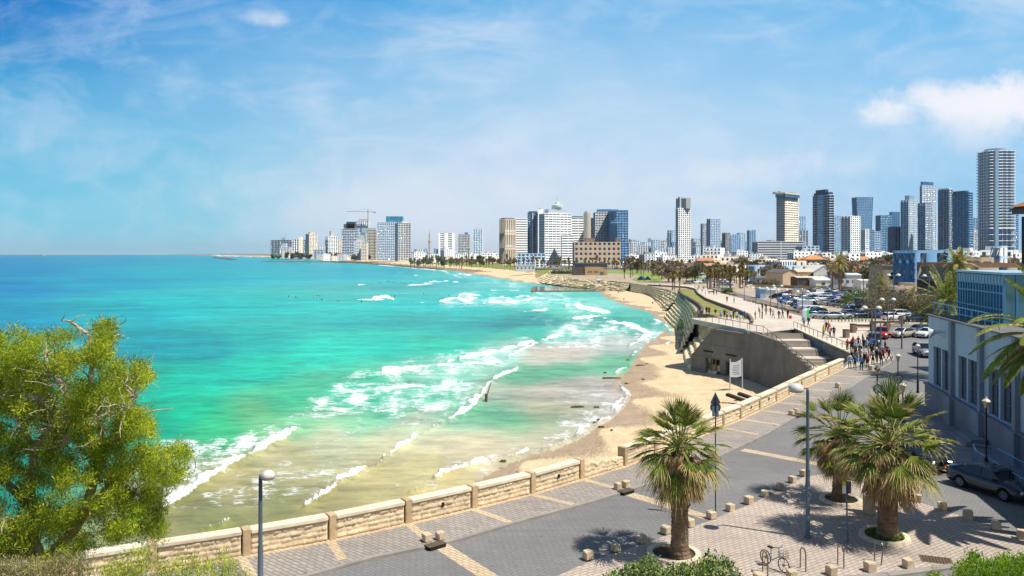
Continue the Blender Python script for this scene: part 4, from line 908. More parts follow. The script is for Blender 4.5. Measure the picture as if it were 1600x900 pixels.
# brown stone tower at the right edge
tw = root('stone_tower', 'tall brown stone tower with dark belfry cut by the right edge', 'tower', (56.7, 84, 0), R(4))
mb = MB(); mb.box((1.9, 0, 6.0), (3.6, 3.6, 12.6)); mb.build('shaft', M('tower_brick', (146, 130, 112), .9, .2, 1.6, .5, 6), tw)
mb = MB(); mb.box((1.9, 0, 14.9), (3.3, 3.3, 5.2)); mb.build('belfry', M('belfry_dark', (44, 42, 44), .8, .1), tw)
mb = MB(); mb.box((1.9, 0, 18.0), (4.6, 4.6, .4)); mb.box((1.9, 0, 18.4), (5.2, 5.2, .4), top=(.8, .8)); mb.build('cornice', M('tower_cornice', (96, 92, 92), .8, .1), tw)
mb = MB(); mb.box((1.9, 0, 19.2), (4.8, 4.8, 1.2), top=(.2, .2)); mb.build('roof', M('clay_tile', (196, 134, 84), .85, .2, 2), tw)
# ================================================================ LAMPS AND SIGNS
M_pole = M('galvanised_pole', (104, 116, 128), .5, .1, 2, metal=.3); M_black = M('black_iron', (36, 40, 46), .5, .05)
M_dome = M('dome_lamp_shell', (224, 218, 208), .4, .1, 6); M_lens = M('lamp_lens', (150, 150, 146), .3, .05)
def dome_lamp(x, y, h, adir, label, r=.34, arm=.55, pole=.085, z=.03):
    rt = root('street_lamp', label, 'street lamp', (x, y, z), 0, 'dome street lamps')
    mb = MB(); mb.lathe((0, 0, 0), [(pole*1.9, 0), (pole*1.9, .04), (pole*1.25, .08), (pole*1.2, h*.45), (pole*.95, h*.46), (pole*.85, h*.97), (pole*.7, h)], 12); mb.build('pole', M_pole, rt, smooth=True)
    d = Vector((math.cos(adir), math.sin(adir), 0)); mb = MB(); mb.tube([Vector((0, 0, h-.08)), Vector((0, 0, h-.02))+d*.1, Vector((0, 0, h-.02))+d*arm], .035, 8); mb.build('arm', M_pole, rt)
    c = d*(arm+r*.55)+Vector((0, 0, h-.02)); mb = MB(); mb.lathe(c, [(r*.96, -.06), (r, 0), (r*.97, r*.25), (r*.84, r*.5), (r*.6, r*.7), (r*.3, r*.8), (.01, r*.83)], 22); mb.build('shade', M_dome, rt, smooth=True)
    mb = MB(); mb.lathe(c, [(r*.2, -.16), (r*.8, -.12), (r*.97, -.065)], 22); mb.build('lens', M_lens, rt, smooth=True); return rt
p = at(1262, 841); dome_lamp(p.x, p.y, 7.05, R(205), 'tall dome street lamp rising from the plaza between the palms')
dome_lamp(WX(407, 29), 29.0, WZ(742, 29)-.13, R(-15), 'dome street lamp rising in front of the parapet at lower left', r=.26, arm=.18, z=.13)
M_lantg = M('lantern_glass', (214, 190, 140), .3, .08, 4); M_lantc = M('lantern_cap', (220, 208, 188), .5, .05)
def lantern(px, pytop, base_y, label, sign=None, capmat=None):
    p = at(px, base_y); h = WZ(pytop, p.y)-.1
    rt = root('lantern_lamp', label, 'street lamp', (p.x, p.y, .1), 0, 'lantern lamp posts')
    mb = MB(); mb.lathe((0, 0, 0), [(.16, 0), (.16, .1), (.11, .25), (.1, 1.1), (.12, 1.15), (.05, 1.3), (.045, h-.75), (.09, h-.72), (.05, h-.66)], 12); mb.build('post', M_black, rt, smooth=True)
    mb = MB(); mb.lathe((0, 0, h-.66), [(.1, 0), (.2, .36), (.21, .38)], 6); mb.build('glass', M_lantg, rt)
    mb = MB(); mb.lathe((0, 0, h-.28), [(.26, 0), (.24, .05), (.1, .16), (.03, .2), (.05, .24), (.01, .3)], 6); mb.build('cap', capmat or M_black, rt)
    return rt, p
lantern(1541, 620, 750, 'lantern lamp standing between the dark sedan and the grey hall', capmat=M_lantc)
lantern(1434, 536, 616, 'lantern lamp left of the corner of the grey hall', capmat=M_lantc)
lantern(1410.5, 596, 705, 'lantern lamp with pale cap half hidden behind right palm', capmat=M_lantc)
_, pA = lantern(1403, 551, 640, 'lantern lamp carrying the round two arrow sign', capmat=M_lantc)
_, pC = lantern(1370.5, 571, 672, 'dark ornate lantern lamp carrying the round blue sign')
def round_sign(p, z, r, label, face, marks, border):
    rt = root('round_sign', label, 'road sign', (p.x, p.y-.12, z), R(-4)); Mx = Matrix.Rotation(R(90), 4, 'X')
    mb = MB(); mb.lathe((0, 0, 0), [(.001, -.015), (r, -.015), (r, .015), (.001, .015)], 28, M=Mx); mb.build('rim', border, rt)
    mb = MB(); mb.lathe((0, -.02, 0), [(.001, -.004), (r*.80, -.004), (r*.80, .004), (.001, .004)], 28, M=Mx); mb.build('face', face, rt)
    for pts, m_ in marks:
        mb = MB(); n = len(pts); mb.add([(x*r, -.03, z*r) for x, z in pts]+[(x*r, -.026, z*r) for x, z in pts], [tuple(range(n)), tuple(range(2*n-1, n-1, -1))]+[(i, (i+1) % n, n+(i+1) % n, n+i) for i in range(n)])
        mb.build('symbol', m_, rt)
SW = M('sign_white', (226, 228, 230), .5, 0); SRd = M('sign_red', (178, 40, 34), .5, 0); SBl = M('sign_blue', (40, 96, 150), .5, 0); SBk = M('sign_black', (22, 24, 28), .5, 0)
arr = lambda x, up, w=1: [(x-.08, -.5*up), (x+.08, -.5*up), (x+.08, .12*up), (x+.22, .12*up), (x, .55*up), (x-.22, .12*up), (x-.08, .12*up)]
round_sign(pA, WZ(592, pA.y), .38, 'round white sign with red rim and two opposed arrows', SW, [(arr(-.28, -1), SBk), (arr(.28, 1), SRd)], M('sign_rim_brown', (120, 48, 40), .5, 0))
dg = lambda s: [(-.6, -.46*s), (-.46, -.6*s), (.6, .46*s), (.46, .6*s)]
round_sign(pC, WZ(607, pC.y), .36, 'round blue no stopping sign with a cross on a lamp post', SBl, [(dg(1), SW), (dg(-1), SW)], _mc['sign_rim_brown'])
# sign seen from the back, left of the front palm's top
p = at(1118, 811); zt = WZ(612, p.y); rt = root('tall_sign_post', 'tall thin pole with dark sign backs above the front palm', 'sign post', (p.x, p.y, .03), 0)
mb = MB(); mb.tube([(0, 0, 0), (0, 0, zt-.3)], .03, 8); mb.build('pole', M_black, rt)
Mg = M('sign_back_grey', (70, 80, 90), .5, .1, 4)
mb = MB(); V = [(-.27, 0, zt-.62), (.27, 0, zt-.62), (.0, 0, zt-.05)]; mb.add(V+[(x, .03, z) for x, y, z in V], [(0, 1, 2), (5, 4, 3), (0, 3, 4, 1), (1, 4, 5, 2), (2, 5, 3, 0)]); mb.build('triangle_plate', Mg, rt)
mb = MB(); mb.lathe((0, .02, zt-.82), [(.001, -.015), (.27, -.015), (.27, .015), (.001, .015)], 20, M=Matrix.Rotation(R(90), 4, 'X')); mb.build('round_plate', Mg, rt)
mb = MB(); mb.box((-.1, .02, zt-1.02), (.13, .04, .5)); mb.box((.1, .02, zt-1.02), (.13, .04, .5)); mb.build('bracket', M('sign_back_pale', (104, 120, 134), .5, .05), rt)
p = at(1325, 848); h = WZ(752, p.y); rt = root('leaning_sign_post', 'slim blue grey post with small yellow and white plates', 'sign post', (p.x, p.y, .03), 0)
mb = MB(); mb.tube([(0, 0, 0), (-.1, 0, h)], .04, 8); mb.build('pole', M('blue_grey_pole', (76, 112, 140), .5, .08), rt)
mb = MB(); mb.box((-.2, -.05, h-.12), (.14, .03, .2)); mb.build('yellow_plate', M('yellow_plate', (206, 200, 40), .5, 0), rt); mb = MB(); mb.box((-.2, -.05, h-.4), (.15, .04, .36)); mb.build('white_plate', SW, rt); mb = MB(); mb.box((.03, -.02, h-.3), (.2, .04, .55)); mb.build('dark_plate', Mg, rt)
# info board on the beach
p = Vector((34.0, 116.5, -7.2)); rt = root('notice_board', 'white curved notice board on two pale legs on the sand', 'notice board', p, R(8))
for sx in (-1.0, 1.0): mb = MB(); mb.tube([(sx, 0, -.6), (sx*.96, 0, 4.6)], .09, 8); mb.build('leg', M('board_leg', (206, 206, 202), .6, .08), rt)
mb = MB(); V = []
for i in range(9):
    xx = -.98+1.96*i/8; sag = .35*(1-(xx/.98)**2); V += [(xx, 0, 1.9-sag*.4+(xx+1)*.06), (xx, 0, 4.25-sag+(xx+1)*.25)]
mb.add(V+[(x, .06, z) for x, y, z in V], [(2*i, 2*i+2, 2*i+3, 2*i+1) for i in range(8)]+[(18+2*i+1, 18+2*i+3, 18+2*i+2, 18+2*i) for i in range(8)]); mb.build('panel', M('board_panel', (214, 218, 220), .6, .08, 3), rt)
mb = MB(); 
for i in range(6): mb.box((-.05+random.uniform(-.1, .1), -.012, 3.6-.26*i), (1.2-random.random()*.5, .01, .06))
mb.build('printed_lines', M('print_blue', (110, 140, 170), .6, .2), rt)
for i, (a, b2) in enumerate([(1152, 622), (1166, 619)]):
    q_ = at(a, b2, -6.6); mb = MB(); mb.cbox((0, 0, 0), (3.2-i*.8, .75, .4), .05); o = mb.build('sea_wall_block', M('black_timber', (58, 54, 52), .9, .2, 2), None, q_, R(-42)); o.rotation_euler[1] = R(12); setp(o, ['longer', 'shorter'][i]+' dark slab lying on the sand behind the parapet', 'slab', 'dark slabs behind the parapet')
# ================================================================ BIKE RACKS AND BICYCLE
M_steel = M('brushed_steel', (140, 128, 112), .3, .1, 4, metal=.8)
for i, (l0, l1, bent) in enumerate([((1191.6, 894), (1199.5, 902), 0), ((1250.5, 888), (1259, 895), 0), ((1309, 883), (1318.5, 889.5), 0), ((1366.6, 877), (1377, 884), 1)]):
    a, b2 = at(*l0), at(*l1); h = .92; c = (a+b2)/2; dv = b2-a; L = dv.length; dv.normalize(); pts = [a]
    for k in range(13):
        th = math.pi*(1-k/12); pts.append(c+dv*(math.cos(th)*L/2)+Vector((0, 0, h-L/2+math.sin(th)*L/2)))
    pts.append(b2); pts = [p_+Vector((.1*bent*(p_.z), 0, .03)) if j > 6 else p_+Vector((0, 0, .03)) for j, p_ in enumerate(pts)]
    mb = MB(); mb.tube([p_-c for p_ in pts], .028, 8); o = mb.build('bike_rack', M_steel, None, c); o = setp(o, ['steel bike hoop in front of the parked bicycle', 'steel bike hoop just right of the parked bicycle', 'steel bike hoop at the edge of the palm shadow', 'bent steel bike hoop below the right palm ring'][i], 'bike rack', 'steel bike hoops')
def torus(mb, c, R_, r, ax, n=24, k=6, mi=0):
    pts = []; a = Vector(ax).normalized(); u_ = a.cross(Vector((0, 0, 1))).normalized(); v_ = a.cross(u_)
    V = []; fs = []
    for i in range(n):
        th = 2*math.pi*i/n; d_ = u_*math.cos(th)+v_*math.sin(th)
        for j in range(k): ph = 2*math.pi*j/k; V.append(Vector(c)+d_*(R_+r*math.cos(ph))+a*r*math.sin(ph))
    for i in range(n):
        for j in range(k): fs.append((i*k+j, i*k+(j+1) % k, ((i+1) % n)*k+(j+1) % k, ((i+1) % n)*k+j))
    mb.add(V, fs, mi)
def bicycle(loc, rz, label, frame_mat, grp=None, wheelr=.31, basket=True, fine=True):
    """heading +x"""
    rt = root('bicycle', label, 'bicycle', loc, rz, grp); n = 24 if fine else 12
    for xw in (-.5, .5):
        mb = MB(); torus(mb, (xw, 0, wheelr), wheelr-.02, .022, (0, 1, 0), n, 6 if fine else 4); w_ = mb.build('wheel', M('tyre_brown', (60, 44, 34), .7, .1) if basket else M('tyre_black', (34, 34, 36), .8, 0), rt)
        if fine:
            mb = MB()
            for k in range(6): th = k*math.pi/3+.3; mb.tube([(xw, 0, wheelr), (xw+math.cos(th)*(wheelr-.03), 0, wheelr+math.sin(th)*(wheelr-.03))], .011, 5)
            mb.lathe((xw, 0, wheelr), [(.04, -.04), (.04, .04)], 8, M=Matrix.Rotation(R(90), 4, 'X')); mb.build('spokes', M('spoke_bronze', (120, 84, 50), .4, .1, metal=.3), w_)
    mb = MB(); fr = [((-.5, 0, wheelr), (-.12, 0, .30)), ((-.12, 0, .30), (-.2, 0, .78)), ((-.12, 0, .30), (.3, 0, .62)), ((.28, 0, .55), (.5, 0, wheelr)), ((.28, 0, .55), (.24, 0, .95)), ((-.5, 0, wheelr), (-.17, 0, .6))]
    for a, b2 in fr: mb.tube([a, b2], .024, 6)
    mb.build('frame', frame_mat, rt)
    mb = MB(); mb.cbox((-.22, 0, .83), (.26, .15, .07), .02); mb.build('saddle', M_black, rt)
    mb = MB(); mb.tube([(.16, -.27, 1.0), (.24, -.2, .98), (.24, 0, .95), (.24, .2, .98), (.16, .27, 1.0)], .016, 6); mb.build('handlebar', M_black, rt)
    if basket:
        mb = MB(); 
        for z_ in (.62, .72, .84): mb.tube([(.34, -.17, z_), (.62, -.15, z_), (.62, .15, z_), (.34, .17, z_), (.34, -.17, z_)], .008, 4)
        for x_, y_ in [(.34, -.17), (.48, -.16), (.62, -.15), (.62, 0), (.62, .15), (.48, .16), (.34, .17)]: mb.tube([(x_, y_, .62), (x_, y_, .84)], .007, 4)
        for y_ in (-.1, 0, .1): mb.tube([(.34, y_, .62), (.62, y_, .62)], .007, 4)
        mb.build('basket', M_black, rt)
    return rt
p = at(1210, 889); bicycle((p.x, p.y, .03), R(-62), 'white bicycle with front basket leaning by the first steel hoop', M('bike_frame_pale', (190, 200, 206), .4, .05))
# ================================================================ PALMS
def leafmat(name, rgb, var=.3, trans=.25):
    if name in _mc: return _mc[name]
    m = bpy.data.materials.new(name); m.use_nodes = True; _mc[name] = m; t = NT(m.node_tree); b = t.n['Principled BSDF']; c = lin(rgb)
    tc = t.new('ShaderNodeTexCoord'); f = t.noise(tc.outputs['Object'], 2.6, 4, .6)
    cc = t.ramp(f, [(.3, tuple(q*(1-var) for q in c)), (.7, tuple(q*(1+var) for q in c))])
    t.set(b, 'Base Color', cc); b.inputs['Roughness'].default_value = .55; b.inputs['Specular IOR Level'].default_value = .25
    tr = t.new('ShaderNodeBsdfTranslucent'); t.set(tr, 0, cc); mx = t.new('ShaderNodeMixShader', i_0=trans)
    t.l.new(b.outputs[0], mx.inputs[1]); t.l.new(tr.outputs[0], mx.inputs[2]); t.l.new(mx.outputs[0], t.n['Material Output'].inputs[0]); return m
L_gr = leafmat('palm_green', (136, 148, 60)); L_gr2 = leafmat('palm_dark_green', (80, 102, 38)); L_tan = leafmat('palm_tan_tips', (196, 172, 118)); L_dead = leafmat('palm_dead_frond', (184, 154, 108), .4, .15); L_dead2 = leafmat('palm_dead_brown', (138, 108, 74), .4, .1); L_pet = leafmat('palm_petiole', (166, 170, 90))  # dead fronds mix a tan and a darker brown at random
def fan(rg, V, Fc, Mi, hub, d, side, up, rad, nseg, spread, cols, droop, tanfrac):
    """a fan leaf: nseg folded segments with drooping tips"""
    for s_ in range(nseg):
        a = spread*(-1+2*(s_+.5)/nseg)+rg.uniform(-.03, .03); L = rad*rg.uniform(.82, 1.05)*(1-.25*abs(a/spread)**3)
        v_ = (d*math.cos(a)+side*math.sin(a)); w_ = side*math.cos(a)-d*math.sin(a)
        cup = up*(.10*rad*abs(math.sin(a)))
        m0 = hub+v_*L*.52+cup*.5+Vector((0, 0, -droop*.10*L)); hw = rad*spread/nseg*.52*.62
        m1 = hub+v_*L*.80+cup*.8+Vector((0, 0, -droop*.38*L*rg.uniform(.7, 1.3)))+w_*rg.uniform(-.03, .03)
        tip = hub+v_*L*(1-.12*droop)+cup*.8+Vector((0, 0, -droop*(.75*L)*rg.uniform(.6, 1.4)))+w_*rg.uniform(-.06, .06)
        fold = up*.018*(1 if s_ % 2 else -1)
        b = len(V); V += [hub-w_*.012, hub+w_*.012, m0-w_*hw+fold, m0+w_*hw-fold, m1-w_*hw*.7, m1+w_*hw*.7, tip]
        Fc += [(b, b+1, b+3, b+2), (b+2, b+3, b+5, b+4)]; c = rg.choice(cols); Mi += [c, c if rg.random() > tanfrac*.5 else 2]
        Fc.append((b+4, b+5, b+6, b+6)); Mi.append(2 if rg.random() < tanfrac else c)
def fan_palm(name, label, cat, loc, crown_z, seed, ngreen=42, ndead=50, rad=1.15, pet=1.25, trunk=(.62, .46), skirt_to=2.3, nseg=26, grp=None, skirt_r=.95):
    rg = random.Random(seed); rt = root(name, label, cat, loc, 0, grp)
    # trunk with stacked leaf scars
    prof = []; k = int(crown_z/.09)
    for i in range(k+1):
        z = crown_z*i/k; f = i/k; r = trunk[0]+(trunk[1]-trunk[0])*min(1, f*1.6)+.12*math.exp(-z/.3); prof.append((r*(1+(.03 if i % 2 else -.02)), z))
    mb = MB(); mb.lathe((0, 0, 0), prof, 22)
    mb.v = [(x*(1+.10*mnoise.noise(Vector((x*3, y*3, z*4+seed)))), y*(1+.10*mnoise.noise(Vector((x*3+5, y*3, z*4)))), z) for x, y, z in mb.v]
    # cut leaf bases near the top
    for i in range(120):
        z = rg.uniform(crown_z*.45, crown_z*.98); th = rg.uniform(0, 6.28); r = trunk[1]*1.02; d = Vector((math.cos(th), math.sin(th), 0))
        mb.box(d*(r+.05)+Vector((0, 0, z)), (.22, .10, .05), 1, M=Matrix.Rotation(th, 4, 'Z') @ Matrix.Rotation(R(-50+rg.uniform(-15, 15)), 4, 'Y'))
    mb.build('trunk', [M('palm_trunk', (126, 106, 84), .95, .35, 3, .8, 12, stain=.5), M('palm_boot', (104, 84, 62), .95, .3, 5)], rt)
    V, Fc, Mi = [], [], []; Vd, Fd, Md = [], [], []
    top = Vector((0, 0, crown_z))
    for i in range(ngreen):
        f = (i+.5)/ngreen; el = R(88)-R(122)*f**.85+rg.uniform(-.2, .2); th = i*2.399963+rg.uniform(-.2, .2)
        d = Vector((math.cos(th)*math.cos(el), math.sin(th)*math.cos(el), math.sin(el))); side = Vector((-math.sin(th), math.cos(th), 0)); side = (side+Vector((0, 0, rg.uniform(-.35, .35)))).normalized(); side = (side-d*side.dot(d)).normalized()
        up = side.cross(d)*-1
        if up.z < 0: up = -up
        Lp = pet*rg.uniform(.65, 1.3)*(1-.1*f); base = top+Vector((d.x*.2, d.y*.2, -.25*f)); hub = base+d*Lp+Vector((0, 0, -.10*Lp*max(0, math.cos(el))))
        mb = MB(); mb.tube([base, base+d*Lp*.5+Vector((0, 0, .03)), hub], [.035, .026, .018], 5); b = len(V); V += [Vector(p) for p in mb.v]; Fc += [tuple(b+q for q in f_) for f_ in mb.f if len(f_) == 4]; Mi += [3]*len([f_ for f_ in mb.f if len(f_) == 4])
        d2 = (d+Vector((0, 0, -.18))).normalized(); side = (side-d2*side.dot(d2)).normalized()
        fan(rg, V, Fc, Mi, hub, d2, side, up, rad*rg.uniform(.8, 1.2), nseg, R(rg.uniform(42, 72)), [0, 0, 1] if rg.random() > .25 else [1, 1, 0], .15+.5*f*rg.uniform(.4, 1.5), .55+.45*f)
    for i in range(ndead):
        f = rg.random(); z = skirt_to+(crown_z-.15-skirt_to)*(.25+.75*f); th = rg.uniform(0, 6.28); out = Vector((math.cos(th), math.sin(th), 0))
        d = (out*rg.uniform(.12, .45+.25*f)+Vector((0, 0, -1))).normalized(); side = Vector((-math.sin(th), math.cos(th), 0)); side = (side-d*side.dot(d)).normalized(); up = out
        base = out*trunk[1]*.9+Vector((0, 0, z)); Lp = rg.uniform(.3, .9)
        hub = base+(out*rg.uniform(.4, .8)*skirt_r+Vector((0, 0, -.3))).normalized()*Lp*.8
        hub.z = min(hub.z, z); fan(rg, Vd, Fd, Md, hub, d, side, up, rad*rg.uniform(.6, .85), max(8, nseg//2), R(rg.uniform(25, 50)), [0, 0, 1], .15, 0)
    def mk(nm, V, Fc, Mi, mats):
        me = bpy.data.meshes.new(nm); fs = [f_ if f_[-1] != f_[-2] else f_[:-1] for f_ in Fc]; me.from_pydata([tuple(v) for v in V], [], fs)
        for m_ in mats: me.materials.append(m_)
        me.polygons.foreach_set('material_index', Mi); me.update(); o = mesh_obj(nm, me, rt); KIDS.setdefault(rt.name, []).append(o); return o
    mk('crown', V, Fc, Mi, [L_gr, L_gr2, L_tan, L_pet]); mk('dead_frond_skirt', Vd, Fd, [min(q, 1) for q in Md], [L_dead, L_dead2])
    return rt
PALMS = [((1062, 872), 694, 31, 'front fan palm with shaggy brown skirt nearest the road', dict(trunk=(.38, .35), skirt_to=2.7, rad=1.22, pet=1.15, ngreen=50, ndead=100, skirt_r=1.0)),
         ((1387, 843), 690, 52, 'largest fan palm at right rising from ring of green ground cover', dict(trunk=(.44, .41), skirt_to=2.2, rad=1.5, pet=1.5, ngreen=68, ndead=170, skirt_r=1.45)),
         ((1312, 784), 676, 73, 'rear fan palm with many dead fronds left of the largest palm', dict(trunk=(.37, .34), skirt_to=1.7, rad=1.25, pet=1.3, ngreen=44, ndead=150, skirt_r=1.3))]
for (b_, cy, sd, lab, kw) in PALMS:
    p = at(*b_); fan_palm('fan_palm', lab, 'palm tree', (p.x, p.y, .03), WZ(cy, p.y), sd, grp='large fan palms of the plaza', **kw)
# rings
for (a, b2), r, lab, ga in (((1053, 868), 1.18, 'round stone planter ring at the foot of the front palm', 0), ((1382, 841), 1.1, 'round stone planter ring filled with green plants', 1), ((1314, 783), 1.08, 'round stone planter ring around the rear palm', 0)):
    p = at(a, b2); rt = root('planter_ring', lab, 'planter', (p.x, p.y, .03), 0, 'stone planter rings'); mb = MB()
    for k in range(16):
        th0, th1 = 2*math.pi*k/16+.01, 2*math.pi*(k+1)/16-.01; V = []
        for th in (th0, (th0+th1)/2, th1):
            for rr, zz_ in ((r-.24, 0), (r-.24, .13), (r, .14), (r+.02, 0)): V.append((rr*math.cos(th), rr*math.sin(th), zz_))
        mb.add(V, [(j*4+i, j*4+i+1, j*4+i+5, j*4+i+4) for j in range(2) for i in range(3)]+[(0, 3, 2, 1), (8, 9, 10, 11)])
    mb.build('kerb_stones', M_cope, rt); mb = MB(); mb.lathe((0, 0, -.02), [(r-.22, 0), (r-.22, .05), (.05, .09)], 24); mb.build('soil', M('planter_soil', (84, 66, 48), .95, .25, 4), rt)
    if ga:
        V = []; Fc = []; Mi = []; 
        for i in range(3600):
            th = random.uniform(0, 6.28); rr = (r-.26)*math.sqrt(random.random()); c = Vector((rr*math.cos(th), rr*math.sin(th), .08+random.random()*.14)); u_ = Vector((random.uniform(-1, 1), random.uniform(-1, 1), random.uniform(-.2, .8))).normalized()*.05; v_ = u_.cross(Vector((random.random()-.5, random.random()-.5, 1))).normalized()*.025
            b = len(V); V += [c-u_, c+v_, c+u_, c-v_]; Fc.append((b, b+1, b+2, b+3)); Mi.append(random.randint(0, 1))
        mb = MB(); mb.v = [tuple(v) for v in V]; mb.f = Fc; mb.m = Mi; setp(mb.build('ground_cover', [L_gr2, leafmat('cover_green', (110, 140, 40))], rt), kind='stuff')
# ---- date palms with feather fronds
def date_palm(label, loc, crown_z, seed, nf, L, nl=44, grp='feather date palms', dirs=None, leaf=.42, cols=(0, 0, 1), w=.018, trunk=.32, droop=1.0):
    rg = random.Random(seed); rt = root('date_palm', label, 'palm tree', loc, 0, grp)
    mb = MB(); k = max(6, int(crown_z/.25)); mb.lathe((0, 0, 0), [(trunk*(1.15-.25*i/k)*(1.07 if i % 2 else .95), crown_z*i/k) for i in range(k+1)], 12); mb.build('trunk', _mc['palm_trunk'], rt)
    V = []; Fc = []; Mi = []
    for i in range(nf):
        if dirs and i < len(dirs): th, el, LL = dirs[i]
        else: th = i*2.39996; el = R(80)-R(115)*((i+.5)/nf); LL = L*rg.uniform(.85, 1.1)
        p = Vector((0, 0, crown_z)); d = Vector((math.cos(th)*math.cos(el), math.sin(th)*math.cos(el), math.sin(el))); side = Vector((-math.sin(th), math.cos(th), 0)); pts = []
        n = nl; st_ = LL/n; g_ = rg.uniform(.9, 1.2)*droop
        for k in range(n+1):
            pts.append((p.copy(), d.copy())); p = p+d*st_; d = (d+Vector((0, 0, -1))*(1.9*g_/n)*(.35+.9*k/n)*(1-.6*abs(d.z))).normalized()
        for k in range(n):
            (a, da), (b2, _) = pts[k], pts[k+1]; nn = side.cross(da).normalized(); r = .03*(1-k/n)+.008
            b = len(V); V += [a-side*r, a+side*r, b2+side*r*.9, b2-side*r*.9]; Fc.append((b, b+1, b+2, b+3)); Mi.append(3)
            if k < n*.10: continue
            ll = leaf*(math.sin(math.pi*min(1, (k/n)*.85+.15))**.6)*rg.uniform(.85, 1.1)
            for sg in (-1, 1):
                dr = (side*sg*.9+da*.75+nn*(.35 if nn.z > 0 else -.35)+Vector((0, 0, -.25))).normalized(); m_ = a+dr*ll*.55; tip = a+dr*ll+Vector((0, 0, -.22*ll)); ww = da*w
                b = len(V); V += [a-ww*.5, a+ww*.5, m_+ww, m_-ww, tip]; c = rg.choice(cols); Fc += [(b, b+1, b+2, b+3), (b+3, b+2, b+4)]; Mi += [c, c if rg.random() > .45 else 2]
    mb = MB(); mb.v = [tuple(v) for v in V]; mb.f = Fc; mb.m = Mi; mb.build('crown', [L_gr, L_gr2, L_tan, L_pet], rt); return rt
# the near one: trunk just outside the right edge, fronds hang into the picture
Y0 = 36.0; cxp = WX(1650, Y0); cz = WZ(536, Y0)
dd = [(R(180), R(62), 3.9), (R(172), R(40), 4.3), (R(186), R(30), 4.4), (R(196), R(14), 4.4), (R(180), R(-2), 4.2), (R(200), R(-30), 3.4), (R(168), R(72), 4.2), (R(150), R(35), 4.0), (R(215), R(30), 4.0), (R(188), R(4), 4.3)]
date_palm('date palm reaching in from the right edge in front of hall', (cxp, Y0, .1), cz, 5, 34, 4.0, 130, dirs=dd, leaf=.56, w=.026)
date_palm('date palm standing behind the left corner of the grey hall', (46.5, 82, .1), WZ(478, 82), 8, 46, 4.6, 40, leaf=.62, w=.05, cols=(0, 1, 1), trunk=.36)
pp = Vector((WX(1497, 118), 118, .5)); date_palm('tall palm rising left of the blue glass pavilion', pp, WZ(418, 118), 14, 34, 3.0, 24, leaf=.6, w=.09, cols=(0, 1, 2))
# ================================================================ TAMARISK TREE, LEFT
def tufts(C, n_per, size, rg_, spread, mats=3, wid=.22, bias=(0, 0, .1)):
    """numpy clumps of short spiky blades round the centres C"""
    N = len(C)*n_per; c = np.repeat(C, n_per, 0)+rg_.normal(0, spread, (N, 3))
    d = rg_.normal(0, 1, (N, 3))+np.array(bias)*3; d /= np.linalg.norm(d, axis=1)[:, None]; s = rg_.normal(0, 1, (N, 3)); s = np.cross(d, s); s /= np.linalg.norm(s, axis=1)[:, None]
    L = size*rg_.uniform(.6, 1.4, (N, 1)); W_ = L*wid
    V = np.stack([c-s*W_*.3, c+d*L*.5-s*W_, c+d*L, c+d*L*.5+s*W_], 1).reshape(-1, 3)
    q = np.arange(N*4).reshape(N, 4); mi = np.repeat(rg_.integers(0, mats, len(C)), n_per); flip = rg_.random(N) < .25; mi = np.where(flip, rg_.integers(0, mats, N), mi); return V, q, mi
T_l = [leafmat('tamarisk_yellow', (210, 216, 56), .3, .45), leafmat('tamarisk_green', (160, 182, 48), .3, .42), leafmat('tamarisk_olive', (106, 130, 40), .35, .3), leafmat('tamarisk_dry', (166, 140, 84), .3, .1)]
M_bark = M('pale_bark', (188, 172, 152), .95, .25, 5, .5, 20)
def P3(px, py, Y): return Vector((WX(px, Y), Y, WZ(py, Y)))
tr = root('tamarisk_tree', 'large feathery yellow green tamarisk tree filling the lower left', 'tree', (WX(60, 16.5), 16.5, WZ(900, 16.5)-3.6))
O = tr.location
rgt = random.Random(21); rnp = np.random.default_rng(21)
limbs = [[(60, 1010, 16.5), (70, 900, 16.6), (40, 790, 16.4), (60, 700, 16.2), (20, 640, 16)], [(70, 900, 16.6), (130, 800, 16.8), (160, 700, 17), (150, 640, 17), (140, 560, 17), (133, 530, 17), (120, 498, 17.2)], [(130, 800, 16.8), (190, 740, 17.3), (240, 712, 17.8), (290, 706, 18)], [(60, 700, 16.2), (100, 650, 15.8), (90, 600, 15.6), (60, 560, 15.6)], [(150, 640, 17), (190, 600, 17.3), (225, 575, 17.4)], [(40, 790, 16.4), (-40, 720, 16), (-90, 640, 16), (-60, 560, 16)], [(133, 545, 17), (160, 525, 17.2), (185, 520, 17.2)], [(160, 700, 17), (200, 670, 16.6), (225, 640, 16.5)], [(190, 740, 17.3), (225, 790, 17), (250, 830, 16.8)], [(70, 900, 16.6), (0, 830, 15.6), (-60, 790, 15.2)], [(60, 700, 16.2), (130, 660, 15.7), (180, 650, 15.5), (210, 620, 15.6)], [(100, 650, 15.8), (45, 620, 15.6), (0, 610, 15.5)]]
TOUT = [(-260, 520), (0, 522), (20, 516), (60, 528), (92, 518), (118, 521), (112, 545), (128, 560), (140, 545), (148, 515), (170, 503), (188, 525), (176, 545), (172, 565), (205, 562), (236, 572), (238, 592), (215, 606), (228, 628), (232, 660), (245, 690), (262, 700), (282, 696), (298, 712), (290, 742), (268, 760), (280, 780), (258, 790), (248, 812), (262, 838), (236, 852), (200, 832), (178, 850), (160, 838), (140, 870), (60, 900), (-260, 930)]
mb = MB(); tips = []
